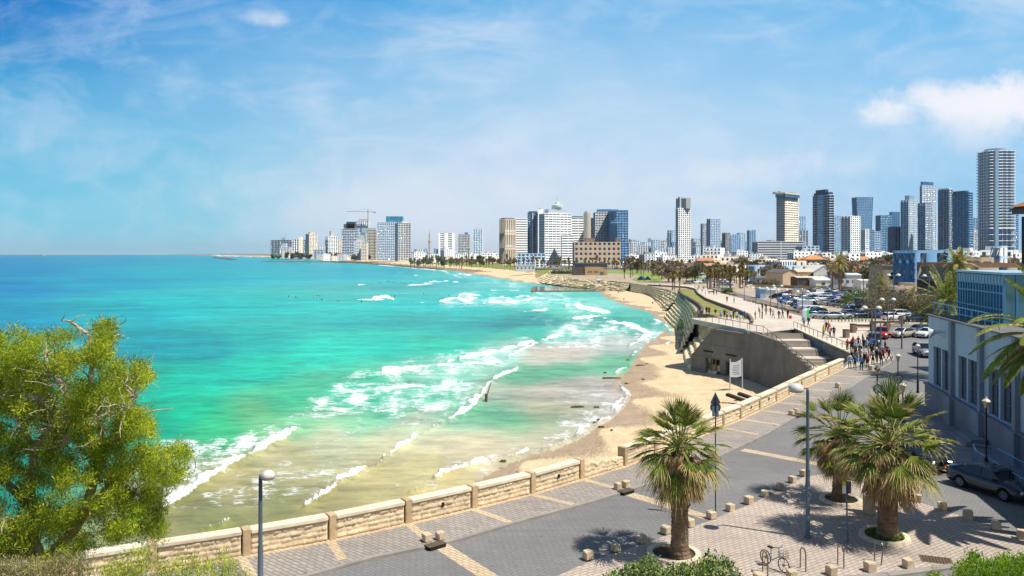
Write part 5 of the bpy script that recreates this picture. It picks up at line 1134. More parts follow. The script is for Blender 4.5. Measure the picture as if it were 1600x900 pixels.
for li, L in enumerate(limbs):
    pts = resample([P3(*p)-O for p in L], 12); r0 = .17 if li == 0 else (.12 if li == 1 else .08)
    pts = [p+Vector((mnoise.noise(p*1.7), mnoise.noise(p*1.7+Vector((9, 0, 0))), mnoise.noise(p*1.7+Vector((0, 9, 0)))))*.22 for p in pts]
    mb.tube(pts, [r0*(1-.8*i/11)+.012 for i in range(12)], 7)
    for i in range(3, 12):
        for _ in range(5):
            d = Vector((rgt.gauss(0, 1), rgt.gauss(0, .8), rgt.gauss(.15, .8))).normalized(); L2 = rgt.uniform(.35, 1.0); a = pts[i]; q_ = [a]
            for s_ in range(4): d = (d+Vector((rgt.gauss(0, .35), rgt.gauss(0, .35), rgt.gauss(0, .3)))).normalized(); q_.append(q_[-1]+d*L2/4)
            pe = q_[-1]+O
            if not pinside(np.array([CX+pe.x/pe.y*F]), np.array([HOR+(HC-pe.z)*F/pe.y]), TOUT)[0] and rgt.random() < .9: continue
            mb.tube(q_, [.024, .018, .014, .01, .005], 4); tips.append(q_[-1]); tips.append(q_[2])
mb.build('branches', M_bark, tr)
# crown outline as measured in the photograph, filled with clumps through a real depth
OUT = TOUT
HOLE = [((125, 540), 16), ((20, 665), 17), ((55, 690), 15), ((215, 745), 18), ((20, 790), 22), ((100, 690), 14), ((70, 850), 22), ((150, 770), 12), ((255, 770), 12), ((35, 722), 12), ((95, 785), 16), ((150, 835), 20), ((125, 575), 10), ((205, 590), 10), ((195, 700), 9), ((175, 615), 8), ((80, 740), 10)]
cl = []
pxs = rnp.uniform(-150, 300, 7600); pys = rnp.uniform(500, 930, 7600); ins = pinside(pxs, pys, OUT)
for a, b2 in zip(pxs[ins], pys[ins]):
    if any((a-h[0][0])**2+(b2-h[0][1])**2 < (h[1])**2 and rgt.random() < .93 for h in HOLE): continue
    if mnoise.noise(Vector((a*.028, b2*.028, 3)))+.5*mnoise.noise(Vector((a*.07, b2*.07, 6))) < -.12: continue
    dep = 1.9*math.sqrt(max(.05, 1-((a-20)/290)**2)); Y = 16.6+mnoise.noise(Vector((a*.012, b2*.012, 9)))*1.4+rgt.uniform(-dep*.75, dep*.75)
    cl.append(P3(a, b2, Y)-O)
cl += [t_ for t_ in tips if rgt.random() < .5 and pinside(np.array([CX+(t_+O).x/(t_+O).y*F]), np.array([HOR+(HC-(t_+O).z)*F/(t_+O).y]), OUT)[0]]
C = np.array([tuple(c) for c in cl]); 
V, q, mi = tufts(C, 84, .08, rnp, .082, 3, .085, (.1, 0, .3))
dry = rnp.random(len(mi)) < .04; mi = np.where(dry, 3, mi)
o = mesh_obj('crown', np_mesh('crown', V, q, T_l, mi), tr)
# ================================================================ HILLSIDE AND SHRUBS BELOW THE VIEWPOINT
hs = poly_sheet('hillside', [(-60, -20), (60, -20), (60, 25), (30, 27.5), (12, 28), (-10, 26), (-60, 25)], M('hillside_soil', (120, 108, 78), .95, .3, .5, .5, 4), 0, 3, zf=lambda x, y: float(np.interp(y, [-20, 0, 10, 16, 22, 28], [11.8, 11.5, 7.6, 4.2, 1.6, -.1])))
bm = bmesh.new(); bm.from_mesh(hs.data); bmesh.ops.triangulate(bm, faces=bm.faces); bmesh.ops.subdivide_edges(bm, edges=bm.edges, cuts=3, use_grid_fill=True)
for v_ in bm.verts: v_.co.z = float(np.interp(v_.co.y, [-20, 0, 10, 16, 22, 28], [11.8, 11.5, 7.6, 4.2, 1.6, -.1]))
bm.to_mesh(hs.data); bm.free()
def shrub(label, out_px, Y, depth, n, mats, size, wid, n_per=16, spread=.09, seed=1, stems=26, dens=None, bias=(0, 0, .4)):
    rg = random.Random(seed); rn = np.random.default_rng(seed); xs = [p[0] for p in out_px]; ys = [p[1] for p in out_px]
    ox = (min(xs)+max(xs))/2; gz_ = float(np.interp(Y, [0, 10, 16, 22, 28], [11.5, 7.6, 4.2, 1.6, -.1]))
    rt = root('shrub', label, 'shrub', (WX(ox, Y), Y, gz_), 0); O = rt.location; C = []; 
    while len(C) < n:
        a, b2 = rg.uniform(min(xs), max(xs)), rg.uniform(min(ys), max(ys))
        if not pinside(np.array([a]), np.array([b2]), out_px)[0]: continue
        if mnoise.noise(Vector((a*.06, b2*.06, seed))) < -.35: continue
        C.append(P3(a, b2, Y+rg.uniform(-depth, depth))-O)
    V, q, mi = tufts(np.array([tuple(c) for c in C]), n_per, size, rn, spread, len(mats), wid, bias); o = mesh_obj('foliage', np_mesh('foliage', V, q, mats, mi), rt)
    mb = MB()
    for i in range(stems):
        c = rg.choice(C); mb.tube([Vector((c.x*.8+rg.uniform(-.1, .1), c.y, 0)), Vector((c.x*.95, c.y, c.z*.6)), c+Vector((0, 0, .12))], [.012, .009, .003], 4)
    mb.build('stems', M('shrub_stem', (120, 108, 70), .9, .2, 5), rt)
G1 = [leafmat('shrub_pale_leaf', (150, 164, 92), .3), leafmat('shrub_mid_leaf', (108, 130, 60), .3), leafmat('shrub_dark_leaf', (76, 98, 46), .3)]
G2 = [leafmat('bright_leaf', (150, 178, 40), .3, .35), leafmat('bright_leaf_dark', (98, 132, 30), .3)]
G3 = [leafmat('grey_leaf', (150, 148, 96), .3), leafmat('grey_leaf_dark', (106, 108, 66), .3), leafmat('straw_leaf', (176, 158, 112), .3)]
shrub('pale leafy shrub at bottom centre in front of the palm', [(935, 960), (952, 900), (975, 891), (1000, 884), (1012, 870), (1030, 888), (1060, 886), (1085, 888), (1103, 866), (1120, 884), (1130, 872), (1146, 890), (1158, 910), (1165, 960)], 12, .6, 1150, G1, .045, .34, 12, .05, 4)
shrub('bright green shrub in the bottom right corner', [(1482, 960), (1490, 896), (1503, 880), (1522, 866), (1545, 880), (1570, 870), (1590, 872), (1640, 866), (1660, 960)], 13, .7, 1500, G2, .06, .14, 14, .05, 6)
shrub('small green sprig left of the bottom right shrub', [(1440, 960), (1450, 900), (1460, 893), (1470, 900), (1482, 960)], 12.5, .2, 150, G2, .05, .16, 12, .04, 16, 6)
shrub('grey green shrub under the tamarisk in the bottom left corner', [(-140, 960), (-140, 880), (-20, 885), (40, 872), (70, 880), (100, 866), (135, 880), (160, 960)], 13, .7, 1900, G3, .06, .10, 14, .06, 7)
shrub('sparse yellow green shrub at the foot of the tamarisk', [(150, 960), (160, 885), (190, 872), (215, 852), (235, 868), (262, 880), (290, 868), (325, 876), (350, 862), (365, 880), (392, 905), (400, 960)], 14, .5, 900, [T_l[0], T_l[1], G3[0]], .07, .10, 14, .06, 9)
# ================================================================ CITY
def fglass(name, rgb, rough=.12, spec=.8, var=.35, sc=.22):
    if name in _mc: return _mc[name]
    m = bpy.data.materials.new(name); m.use_nodes = True; t = NT(m.node_tree); b = t.n['Principled BSDF']; c = lin(rgb); tc = t.new('ShaderNodeTexCoord')
    vo = t.new('ShaderNodeTexVoronoi'); t.set(vo, 'Vector', tc.outputs['Object']); vo.inputs['Scale'].default_value = sc
    f = t.new('ShaderNodeSeparateColor'); t.l.new(vo.outputs['Color'], f.inputs[0])
    t.set(b, 'Base Color', t.ramp(f.outputs[0], [(0, tuple(q*(1-var) for q in c)), (1, tuple(min(1, q*(1+var)) for q in c))]))
    b.inputs['Roughness'].default_value = rough; b.inputs['Specular IOR Level'].default_value = spec; b.inputs['IOR'].default_value = 1.6; _mc[name] = m; return m
G_dark = fglass('glass_dark', (62, 82, 104)); G_blue = fglass('glass_blue', (50, 104, 146)); G_teal = fglass('glass_teal', (40, 120, 160)); G_deep = fglass('glass_deep_blue', (30, 80, 116)); G_pale = fglass('glass_pale', (130, 168, 192)); G_grey = fglass('glass_grey', (96, 112, 126)); G_cyan = fglass('glass_cyan', (60, 160, 180))
W_white = M('facade_white', (222, 222, 218), .8, .05, .05, spec=.2); W_pale = M('facade_pale', (206, 212, 216), .8, .05, .05); W_beige = M('facade_beige', (222, 208, 188), .85, .06, .05); W_tan = M('facade_tan', (190, 174, 154), .85, .06, .05)
W_grey = M('facade_grey', (164, 168, 170), .85, .06, .05); W_dgrey = M('facade_dark_grey', (104, 112, 118), .85, .06, .05); W_brown = M('facade_stone_brown', (160, 142, 122), .9, .1, .1); W_blue = M('facade_blue', (92, 140, 176), .7, .06, .05); W_sblue = M('facade_steel_blue', (158, 182, 200), .7, .05, .05)
W_dblue = M('facade_dark_blue', (48, 84, 112), .6, .08, .1); W_red = M('brick_red', (186, 140, 110), .9, .12, .2)
def tower_mesh(name, poly, z0, h, fh=3.5, sp=1.2, out=0.0, inset=.35, bay=4.0, pier=.3, mats=(None, None, None), base=0):
    """one closed shell: spandrels, piers and set-back glazing of every floor in a single connected surface"""
    n = len(poly); O = []; I = []; kinds = []
    for i in range(n):
        a = Vector(poly[i]); b = Vector(poly[(i+1) % n]); dv = b-a; L = dv.length; dv = dv/L; nn = Vector((dv.y, -dv.x)); k = max(1, round(L/bay)); w = L/k
        for q in range(k):
            t0 = q*w; t1 = t0+w*pier/2; t2 = t0+w*(1-pier/2)
            for tt, ins in ((t0, 0), (t1, 0), (t1, 1), (t2, 1), (t2, 0)):
                p = a+dv*tt; O.append((p, nn)); I.append(ins)
    m = len(O); P0 = np.array([[p.x, p.y] for p, _ in O]); NN = np.array([[q.x, q.y] for _, q in O]); I = np.array(I, float)[:, None]
    Pout = P0+NN*out*1.0
    # corners of the slab: shift whole ring outward about the centroid instead of by edge normal so that it stays closed
    c = P0.mean(0); 
    if out: 
        d = P0-c; Pout = c+d*(1+out/np.maximum(np.abs(d).max(0), 1e-6)[None, :])
    Pin = P0-NN*inset*I
    F_ = max(1, int(round(h/fh))); fh = h/F_; V = []; Fc = []; Mi = []; idx = np.arange(m)
    rings = []
    for f in range(F_):
        zz_ = z0+f*fh; rings += [(Pout, zz_, 0), (Pout, zz_+sp, 0), (Pin, zz_+sp, 1), (Pin, zz_+fh, 0)]
    rings += [(Pout, z0+h, 0), (Pout, z0+h+.9, 0)]
    for P_, z_, _ in rings: V.append(np.concatenate([P_, np.full((m, 1), z_)], 1))
    V = np.concatenate(V); isg = (I[:, 0] == 1) & (np.roll(I[:, 0], -1) == 1)
    for r in range(len(rings)-1):
        q = np.stack([r*m+idx, r*m+np.roll(idx, -1), (r+1)*m+np.roll(idx, -1), (r+1)*m+idx], 1); Fc.append(q)
        Mi.append(np.where(isg, 2, 1) if rings[r][2] == 1 else np.zeros(m, int))
    Fc = np.concatenate(Fc); Mi = np.concatenate(Mi)
    me = np_mesh(name, V, Fc, list(mats), Mi)
    top = len(V)-m
    bm = bmesh.new(); bm.from_mesh(me); bm.verts.ensure_lookup_table(); 
    f = bm.faces.new([bm.verts[top+i] for i in range(0, m, 5)]); f.material_index = 0
    bm.to_mesh(me); bm.free(); return me
def rect2(px0, split, px1, Y, th, depth=None):
    """plan of a turned block whose near corner shows at column split"""
    if split is None:
        u0, u1 = (px0-CX)/F, (px1-CX)/F
        return [(u0*Y, Y), (u1*Y, Y), (u1*Y, Y+depth), (u0*Y, Y+depth)]
    th = R(th); C = Vector((WX(split, Y), Y)); r = Vector((math.cos(th), math.sin(th))); l = Vector((-math.sin(th), math.cos(th)))
    u0, u1 = (px0-CX)/F, (px1-CX)/F; a = (u1*Y-C.x)/(r.x-u1*r.y); b = (C.x-u0*Y)/(-(l.x)+u0*l.y)
    a, b = abs(a), abs(b); return [tuple(C), tuple(C+r*a), tuple(C+r*a+l*b), tuple(C+l*b)]
def TW(label, px0, split, px1, ytop, Y, th=40, depth=22, mats=(W_white, W_white, G_dark), roof=(), zb=-3, name='tower_block', cat='tower', grp='skyline towers', **kw):
    poly = rect2(px0, split, px1, Y, th, depth); c = Vector((sum(p[0] for p in poly)/4, sum(p[1] for p in poly)/4, zb))
    lp = [(p[0]-c.x, p[1]-c.y) for p in poly]; h = WZ(ytop, Y)-zb-.9
    rt = root(name, label, cat, c, 0, grp); o = mesh_obj('facade', tower_mesh('facade', lp, 0, h, mats=mats, **kw), rt); KIDS.setdefault(rt.name, []).append(o)
    for r in roof:       # (kind, px0, px1, y0, y1, mat[, depthshift])
        ext = (max(p[1] for p in lp)-min(p[1] for p in lp)); dp_ = min(ext*.55, (r[1]-r[0])*Y/F*.9+2); yn = -dp_/2; Yn = c.y+yn
        x0, x1 = WX(r[0], Yn)-c.x, WX(r[1], Yn)-c.x; z0, z1 = h+.4, WZ(r[2], Yn)-zb
        if (r[3]-ytop) > 3: z0 = WZ(r[3], Yn)-zb
        elif r is not roof[0] and len(r) > 5: z0 = max(h+.4, WZ(r[3], Yn)-zb-.5)
        mb = MB()
        if split is None or (len(r) > 5 and r[5] in ('dark_top', 'white_top')): mb.box(((x0+x1)/2, yn+dp_/2, (z0+z1)/2), (x1-x0, dp_, z1-z0))
        else:
            k_ = min(.97, (r[1]-r[0])/(px1-px0)); xs_ = [p[0] for p in lp]; mid_x = (min(xs_)+max(xs_))/2; cx_ = ((x0+x1)/2-mid_x)*(.6 if k_ < .9 else 0); mb.prism([(p[0]*k_+cx_, p[1]*k_) for p in lp], z0, z1)
        mb.build(r[5] if len(r) > 5 else 'roof_housing', r[4], rt)
    return rt, c, h
def mast(rt, c, px, y0, y1, Y, r=.35, mat=None, zb=-3):
    mb = MB(); x = WX(px, Y)-c.x; mb.tube([(x, 0, WZ(y1, Y)-zb-1), (x, 0, WZ(y0, Y)-zb)], [r, r*.3], 6); mb.build('mast', mat or W_grey, rt)
# --- left cluster
Y = 3000
rt, c, h = TW('long slate blue hotel block at the far left end of the skyline', 423, None, 456, 375, Y, depth=60, mats=(W_dgrey, W_dgrey, G_dark), fh=7, sp=2.4, bay=12, roof=[(440, 446, 371, 375, W_pale)]); mast(rt, c, 442, 363, 375, Y, 1.2)
TW('small pale stepped block in front of the slate blue hotel', 437, None, 452, 386, 2700, depth=30, mats=(W_pale, W_grey, G_grey), fh=5, bay=10, roof=[(440, 447, 380, 386, W_pale)])
TW('low cream terraced block below the slate blue hotel', 443, None, 456, 391.5, 2500, depth=20, mats=(W_beige, W_beige, G_grey), fh=5, bay=9)
TW('striped grey block with white vertical fins right of the slate hotel', 456, None, 467, 373.5, 2850, depth=40, mats=(W_pale, W_white, G_dark), fh=9, sp=1, bay=9, pier=.35)
TW('narrow cream pillar block between two grey blocks', 466.5, None, 471, 370, 2700, depth=16, mats=(W_beige, W_beige, G_grey), fh=5, bay=10, pier=.8)
TW('grey block beside the cream pillar block', 471, None, 478, 374.5, 2800, depth=30, mats=(W_grey, W_grey, G_dark), fh=6, bay=8)
TW('cream tower with grey banded right side at far left', 477.5, 483, 496, 365, 2500, th=35, mats=(W_beige, W_beige, G_grey), fh=4.5, sp=2.2, bay=9, pier=.2, roof=[(480, 489, 362.5, 365, W_beige)])
TW('small blue grey block near the far beach', 490, None, 505, 390.5, 2200, depth=25, mats=(W_sblue, W_grey, G_blue), fh=4, bay=9)
TW('low white block left of the ribbed white tower', 496, None, 508, 384.5, 2300, depth=25, mats=(W_white, W_white, G_grey), fh=4, bay=8)
rt, c, h = TW('ribbed white tower with tan crown at far left', 508, 513, 527, 369, 2300, th=40, mats=(W_white, W_white, G_grey), fh=12, sp=.8, bay=6, pier=.45, roof=[(515, 522, 361, 369, W_beige)])
TW('thin cream slab right of the ribbed white tower', 527, None, 533, 374, 2350, depth=20, mats=(W_beige, W_beige, G_grey), fh=4, bay=7)
TW('dark blue banded tower with cut corner in left cluster', 534, None, 556, 357.5, 2000, depth=38, mats=(W_pale, W_dblue, G_deep), fh=4.2, sp=1.1, bay=6, pier=.1, roof=[(537, 556, 350, 358, W_dgrey, 'upper_storey'), (541, 554, 346.5, 350.5, W_dblue)])
TW('tall grid tower under the crane', 555, None, 575, 344.5, 2150, depth=34, mats=(W_pale, W_white, G_blue), fh=4.2, sp=1.3, bay=5, pier=.25, roof=[(560, 573, 342.5, 345, W_tan)])
TW('white stepped lattice block in front of the crane tower', 553, None, 569, 377, 1850, depth=28, mats=(W_white, W_white, G_blue), fh=3.6, sp=.9, bay=5, pier=.3, roof=[(557, 569, 370, 377, W_white, 'step'), (561, 569, 363, 370.5, W_white, 'step'), (565, 588, 356, 363.5, W_pale, 'step')])
TW('cream block with dark balconies right of the stepped lattice block', 574, None, 588, 359, 1820, depth=26, mats=(W_beige, W_tan, G_dark), fh=3.6, sp=1.4, bay=7, pier=.5, out=.4)
TW('low cream house at the foot of the stepped lattice block', 564, None, 573, 379, 1700, depth=18, mats=(W_beige, W_beige, G_dark), fh=3.4, bay=5)
rt, c, h = TW('blue glass hotel wing with stepped teal top', 589, None, 619, 347, 1750, depth=34, mats=(W_pale, W_sblue, G_blue), fh=3.8, sp=1.0, bay=4.5, pier=.2, roof=[(603, 629, 338, 347.5, fglass('glass_teal_top', (20, 140, 170)), 'teal_crown')])
TW('white gridded hotel wing of the large seaside hotel', 617, 622, 642, 348, 1650, th=30, mats=(W_white, W_white, G_dark), fh=3.8, sp=1.0, bay=5.5, pier=.28, out=.3, roof=[(627, 640, 345.5, 348.5, W_white)])
crn = root('tower_crane', 'thin tower crane standing above the left cluster', 'crane', (WX(575, 2140), 2140, -3)); s_ = 2140/1200
mb = MB(); mb.tube([(0, 0, 0), (0, 0, WZ(327, 2140)+3)], 1.3, 4); mb.build('mast', W_tan, crn)
mb = MB(); zj = WZ(331, 2140)+3; mb.tube([(-34*s_, 0, zj+1.5), (12*s_, 0, zj)], .8, 4); mb.tube([(0, 0, zj+8), (-22*s_, 0, zj+1.6)], .25, 4); mb.tube([(0, 0, zj+8), (10*s_, 0, zj+.6)], .25, 4); mb.build('jib', W_tan, crn)
mb = MB(); mb.box((10*s_, 0, zj-1.5), (6, 2, 4)); mb.build('counterweight', W_grey, crn)
# --- middle small ones
TW('white banded mid tower with rounded right half', 685, None, 709, 364, 1650, depth=28, mats=(W_white, W_white, G_dark), fh=4, sp=1.8, bay=16, pier=.45, roof=[(688, 706, 362, 364.5, W_pale)])
TW('grey and blue slab tower between two white towers', 715.5, None, 734, 366, 1700, depth=24, mats=(W_grey, W_grey, G_grey), fh=3.6, sp=1.6, bay=7, pier=.15, roof=[(726, 731, 363, 366.5, W_blue)])
TW('slim pale glass tower left of the tan hotel', 739, None, 754, 358.5, 1750, depth=22, mats=(W_sblue, W_white, G_pale), fh=3.8, sp=1.0, bay=5, pier=.2, roof=[(741, 754, 356.5, 359, W_white)])
def minaret(label, px, yt, Y, hw):
    c = Vector((WX(px, Y), Y, -3)); rt = root('minaret', label, 'tower', c, 0, 'slender minarets'); h = WZ(yt, Y)+3
    mb = MB(); mb.lathe((0, 0, 0), [(hw, 0), (hw*.85, h*.6), (hw*1.5, h*.62), (hw*1.5, h*.66), (hw*.7, h*.68), (hw*.65, h*.86), (.05, h)], 10); mb.build('shaft', W_tan, rt)
minaret('slender tan minaret left of the white banded mid tower', 671, 359, 1500, 1.7); minaret('short tan minaret in front of the pale glass tower', 732.5, 374, 1150, 1.5)
# --- hotel group
rt, c, h = TW('tan and dark striped hotel tower left of the white hotels', 780, 789, 806, 342, 1150, th=38, mats=(W_tan, W_tan, G_dark), fh=22, sp=2, bay=3.6, pier=.45, inset=.8, roof=[(782, 804, 340.6, 342.5, W_dgrey, 'cornice')])
TW('white louvred hotel slab beside the tan hotel tower', 806, None, 824, 341.5, 1180, depth=24, mats=(W_white, W_white, G_grey), fh=3.6, sp=2.2, bay=22, pier=.04, out=.3)
TW('dark blue glass tower with white edge behind the white hotels', 824, None, 841, 332, 1200, depth=26, mats=(W_dblue, W_white, G_deep), fh=3.6, sp=.7, bay=8, pier=.12, roof=[(826, 839, 330, 332.5, W_dgrey)])
TW('white stair shaft tower beside the dark blue glass tower', 840.5, None, 848, 327, 1190, depth=12, mats=(W_white, W_white, G_dark), fh=3.6, sp=2, bay=14, pier=.95, roof=[(842, 846, 325.5, 327.5, W_grey)])
rt, c, h = TW('large white banded hotel with domed crown and mast', 842, 851, 893, 333, 1080, th=24, mats=(W_white, W_white, G_grey), fh=3.5, sp=1.7, bay=6.5, pier=.1, roof=[(852, 887, 327, 333.5, W_pale, 'crown_storey'), (864, 880, 322, 328, W_white, 'crown_drum')])
x = WX(872, 1080)-c.x; mb = MB(); mb.lathe((x, 0, WZ(323, 1080)+3), [(7.5, 0), (7.5, 3), (3, 4.5), (2.4, 7.5), (.4, 8.5)], 14); mb.build('dome', W_white, rt); mast(rt, c, 871.5, 304, 317, 1080, .45)
TW('lower white banded wing at the right of the domed hotel', 878, None, 897, 367, 1060, depth=22, mats=(W_white, W_white, G_grey), fh=3.5, sp=1.8, bay=9, pier=.05)
TW('white banded block between the domed hotel and the cylinder', 893, None, 914, 340, 1120, depth=22, mats=(W_white, W_white, G_grey), fh=3.5, sp=1.9, bay=9, pier=.05, roof=[(894, 911, 338, 340.5, W_dblue)])
cyl = root('round_stair_tower', 'plain white cylindrical tower among the hotels', 'tower', (WX(917.5, 1090), 1090, -3), 0, 'skyline towers'); mb = MB(); mb.lathe((0, 0, 0), [(5.2, 0), (5.2, WZ(332, 1090)+3), (3.4, WZ(331.5, 1090)+3), (3.4, WZ(330, 1090)+3)], 24); mb.build('shaft', W_beige, cyl, smooth=False)
TW('white banded block right of the cylindrical tower', 922, None, 932, 340.5, 1110, depth=22, mats=(W_white, W_white, G_grey), fh=3.5, sp=1.8, bay=5, pier=.3)
rt, c, h = TW('grey gridded half of the hotel with notched blue glass corner', 930, None, 966, 331, 1090, depth=26, mats=(W_grey, W_grey, G_dark), fh=3.5, sp=1.5, bay=4, pier=.3, roof=[(934, 966, 327, 331.5, W_blue, 'crown')])
rt, c, h = TW('curved blue glass corner tower with notch beside the grey hotel', 955, None, 981.5, 328, 1060, depth=30, mats=(W_blue, W_blue, G_blue), fh=3.5, sp=.5, bay=4, pier=.08, inset=.15)
mb = MB(); mb.box((WX(959, 1060)-c.x, -15.4, WZ(363, 1060)+3-0), (10, .6, 22)); mb.build('notch', W_dblue, rt); mb = MB(); mb.box((WX(959, 1060)-c.x, -15.4, WZ(336, 1060)+3), (5, .6, 9)); mb.build('notch', W_dblue, rt)
rt, c, h = TW('brown stone block with square windows in front of the hotels', 897, None, 970, 378, 900, depth=22, mats=(W_brown, W_brown, G_dark), fh=6.2, sp=3, bay=5.5, pier=.5, inset=.7, cat='building', roof=[(915, 929, 372, 379, W_brown, 'tower_bay'), (962, 970, 372, 379, W_brown, 'tower_bay')])
TW('low blue grey podium below the white hotels', 808, None, 852, 396, 980, depth=24, mats=(W_sblue, W_sblue, G_blue), fh=4, sp=1.2, bay=5, cat='building')
TW('small white kiosk block left of the blue grey podium', 836, None, 850, 405, 900, depth=12, mats=(W_pale, W_white, G_dark), fh=3.2, sp=1, bay=5, cat='building')
# --- centre right towers
TW('slim white gridded tower with dark cut away top', 1055.5, 1060, 1079.5, 325, 1300, th=22, mats=(W_white, W_white, G_dark), fh=3.6, sp=1.1, bay=4.2, pier=.35, inset=.6, roof=[(1058, 1072, 310, 325.5, W_dgrey, 'dark_top'), (1072, 1079.3, 309, 325.5, W_white, 'white_top'), (1060, 1076, 307.5, 310.5, W_pale)])
TW('small grey slab left of the blue grey rounded tower', 1098, None, 1104.5, 349, 1700, depth=20, mats=(W_grey, W_sblue, G_grey), fh=3.6, sp=1.2, bay=5)
TW('blue grey tower with pale top right of the slim white tower', 1104, 1110, 1126, 341.5, 1650, th=30, mats=(W_sblue, W_pale, G_blue), fh=3.6, sp=1.0, bay=5, pier=.15)
TW('small dark blue tower with beige stripe', 1128, 1134, 1141, 363.5, 1700, th=35, mats=(W_dblue, W_tan, G_deep), fh=3.6, bay=6)
TW('wide blue glass block low on the skyline', 1142, None, 1157, 366, 1900, depth=22, mats=(W_blue, W_sblue, G_blue), fh=3.8, bay=5); TW('pale blue block beside the wide blue glass block', 1155, None, 1165, 363.5, 2100, depth=22, mats=(W_sblue, W_sblue, G_pale), fh=3.8, bay=6)
TW('small two part blue tower left of the cream tower', 1171, None, 1181, 359.5, 2200, depth=24, mats=(W_blue, W_sblue, G_blue), fh=4, bay=6)
rt, c, h = TW('cream slab tower with jutting crown and grey side', 1213, 1227, 1248, 305, 1150, th=42, mats=(W_beige, W_beige, G_dark), fh=3.4, sp=1.9, bay=9, pier=.06, inset=.5, roof=[])
pc = rect2(1211.5, 1227, 1249.5, 1145, 42); mb = MB(); lp = [(p[0]-c.x, p[1]-c.y) for p in pc]; mb.prism(lp, WZ(308, 1150)+3, WZ(303.5, 1150)+3); mb.build('blue_band', G_blue, rt)
pc = rect2(1211, 1227, 1250, 1143, 42); mb = MB(); lp = [(p[0]-c.x, p[1]-c.y) for p in pc]; mb.prism(lp, WZ(303.4, 1150)+3, WZ(301, 1150)+3); mb.build('crown_slab', W_beige, rt)
for a, b2, yt in ((1216, 1222, 298.5), (1224, 1233, 297), (1236, 1240, 299), (1242, 1248, 299)): mb = MB(); x0, x1 = WX(a, 1150)-c.x, WX(b2, 1150)-c.x; mb.box(((x0+x1)/2, 0, (WZ(yt, 1150)+WZ(301.3, 1150))/2+3), (x1-x0, 12, WZ(yt, 1150)-WZ(301.3, 1150))); mb.build('roof_housing', W_beige, rt)
TW('long low grey slab with dark strips at the foot of the cream tower', 1184, None, 1257, 377, 1000, depth=24, mats=(W_grey, W_grey, G_dark), fh=3.2, sp=1.7, bay=30, pier=.03, cat='building')
TW('small steel blue annex right of the long grey slab', 1254, None, 1280, 384, 980, depth=20, mats=(W_sblue, W_sblue, G_grey), fh=3.5, bay=6, cat='building')
TW('pale blue tower peeping out right of the cream tower', 1248, None, 1259, 338, 1900, depth=24, mats=(W_blue, W_sblue, G_pale), fh=4, bay=6); TW('grey lower tower right of the cream tower', 1249, None, 1263, 360, 1700, depth=24, mats=(W_dgrey, W_sblue, G_grey), fh=4, bay=6)
rt, c, h = TW('dark blue tower striped with white balconies', 1270, 1295, 1303, 304, 1100, th=20, mats=(W_pale, W_dblue, G_deep), fh=3.6, sp=.7, out=1.0, bay=6, pier=.1, inset=.4, roof=[(1272, 1302, 300.5, 305, W_dblue, 'upper_storey'), (1277, 1297, 296, 301, W_dblue, 'upper_storey')])
poly = rect2(1279, None, 1284, 1095, 0, 1); mb = MB(); mb.box((WX(1281, 1098)-c.x, 1096-c.y, h/2), (7, 1.5, h)); mb.build('dark_strip', G_deep, rt)
mb = MB(); mb.tube([(WX(1288, 1100)-c.x, 0, WZ(297, 1100)+3), (WX(1298, 1100)-c.x, 0, WZ(294.5, 1100)+3)], .5, 4); mb.build('window_cleaning_arm', W_dgrey, rt)
TW('faint blue tower between the balcony tower and white green tower', 1304, None, 1314, 337, 1900, depth=24, mats=(W_blue, W_sblue, G_pale), fh=4, bay=6)
TW('squat tower with grey side and pale green front', 1314, 1329, 1344.5, 337, 1250, th=38, mats=(W_white, M('facade_pale_green', (206, 226, 214), .8, .04, .1), G_grey), fh=3.7, sp=1.2, bay=6, pier=.3)
# flared blue tower
Yf = 1900; zt_, z0_ = WZ(309, Yf), WZ(358, Yf); c = Vector((WX(1347.5, Yf), Yf, -3)); rt = root('flared_tower', 'blue tower flaring wider towards its top', 'tower', c, 0, 'skyline towers')
wt, wb = (1361-1335)/2*Yf/F, (1357-1339)/2*Yf/F; hh = zt_+3; me = tower_mesh('facade', [(-wb, -14), (wb, -14), (wb, 14), (-wb, 14)], 0, hh, fh=4, sp=1.0, bay=3.2, pier=.2, mats=(W_blue, W_blue, G_blue))
for v_ in me.vertices: k_f = 1+(wt/wb-1)*max(0, v_.co.z/hh); v_.co.x *= k_f
o = mesh_obj('facade', me, rt)
for (a, b2, yt, Yq, mt, lb) in ((1344, 1352, 357, 1500, (W_dgrey, W_sblue, G_dark), 'dark narrow block below the flared tower'), (1352, 1358, 357.5, 1450, (W_white, W_white, G_pale), 'white narrow block below the flared tower'), (1354, 1366, 359, 1600, (W_blue, W_dblue, G_blue), 'small blue block right of the flared tower'), (1364, 1377, 361.5, 1650, (W_sblue, W_blue, G_blue), 'pale topped blue block left of the wide teal block')):
    TW(lb, a, None, b2, yt, Yq, depth=22, mats=mt, fh=3.8, bay=5)
TW('wide teal block with stepped right top', 1376, None, 1395, 336, 1800, depth=26, mats=(W_blue, W_dblue, G_teal), fh=4, sp=.9, bay=4, pier=.15, roof=[(1394, 1406, 331, 360, W_blue, 'step')])
TW('dark low block before the teal block', 1399, None, 1410, 354, 1300, depth=26, mats=(W_dblue, W_dblue, G_deep), fh=3.8, sp=.9, bay=5)
TW('dark and pale glass tower right of the teal block', 1407, 1420, 1434.5, 312, 1280, th=38, mats=(W_sblue, W_white, G_teal), fh=3.8, sp=.8, bay=4.5, pier=.22, roof=[(1418, 1433, 305.5, 312.5, W_sblue)])
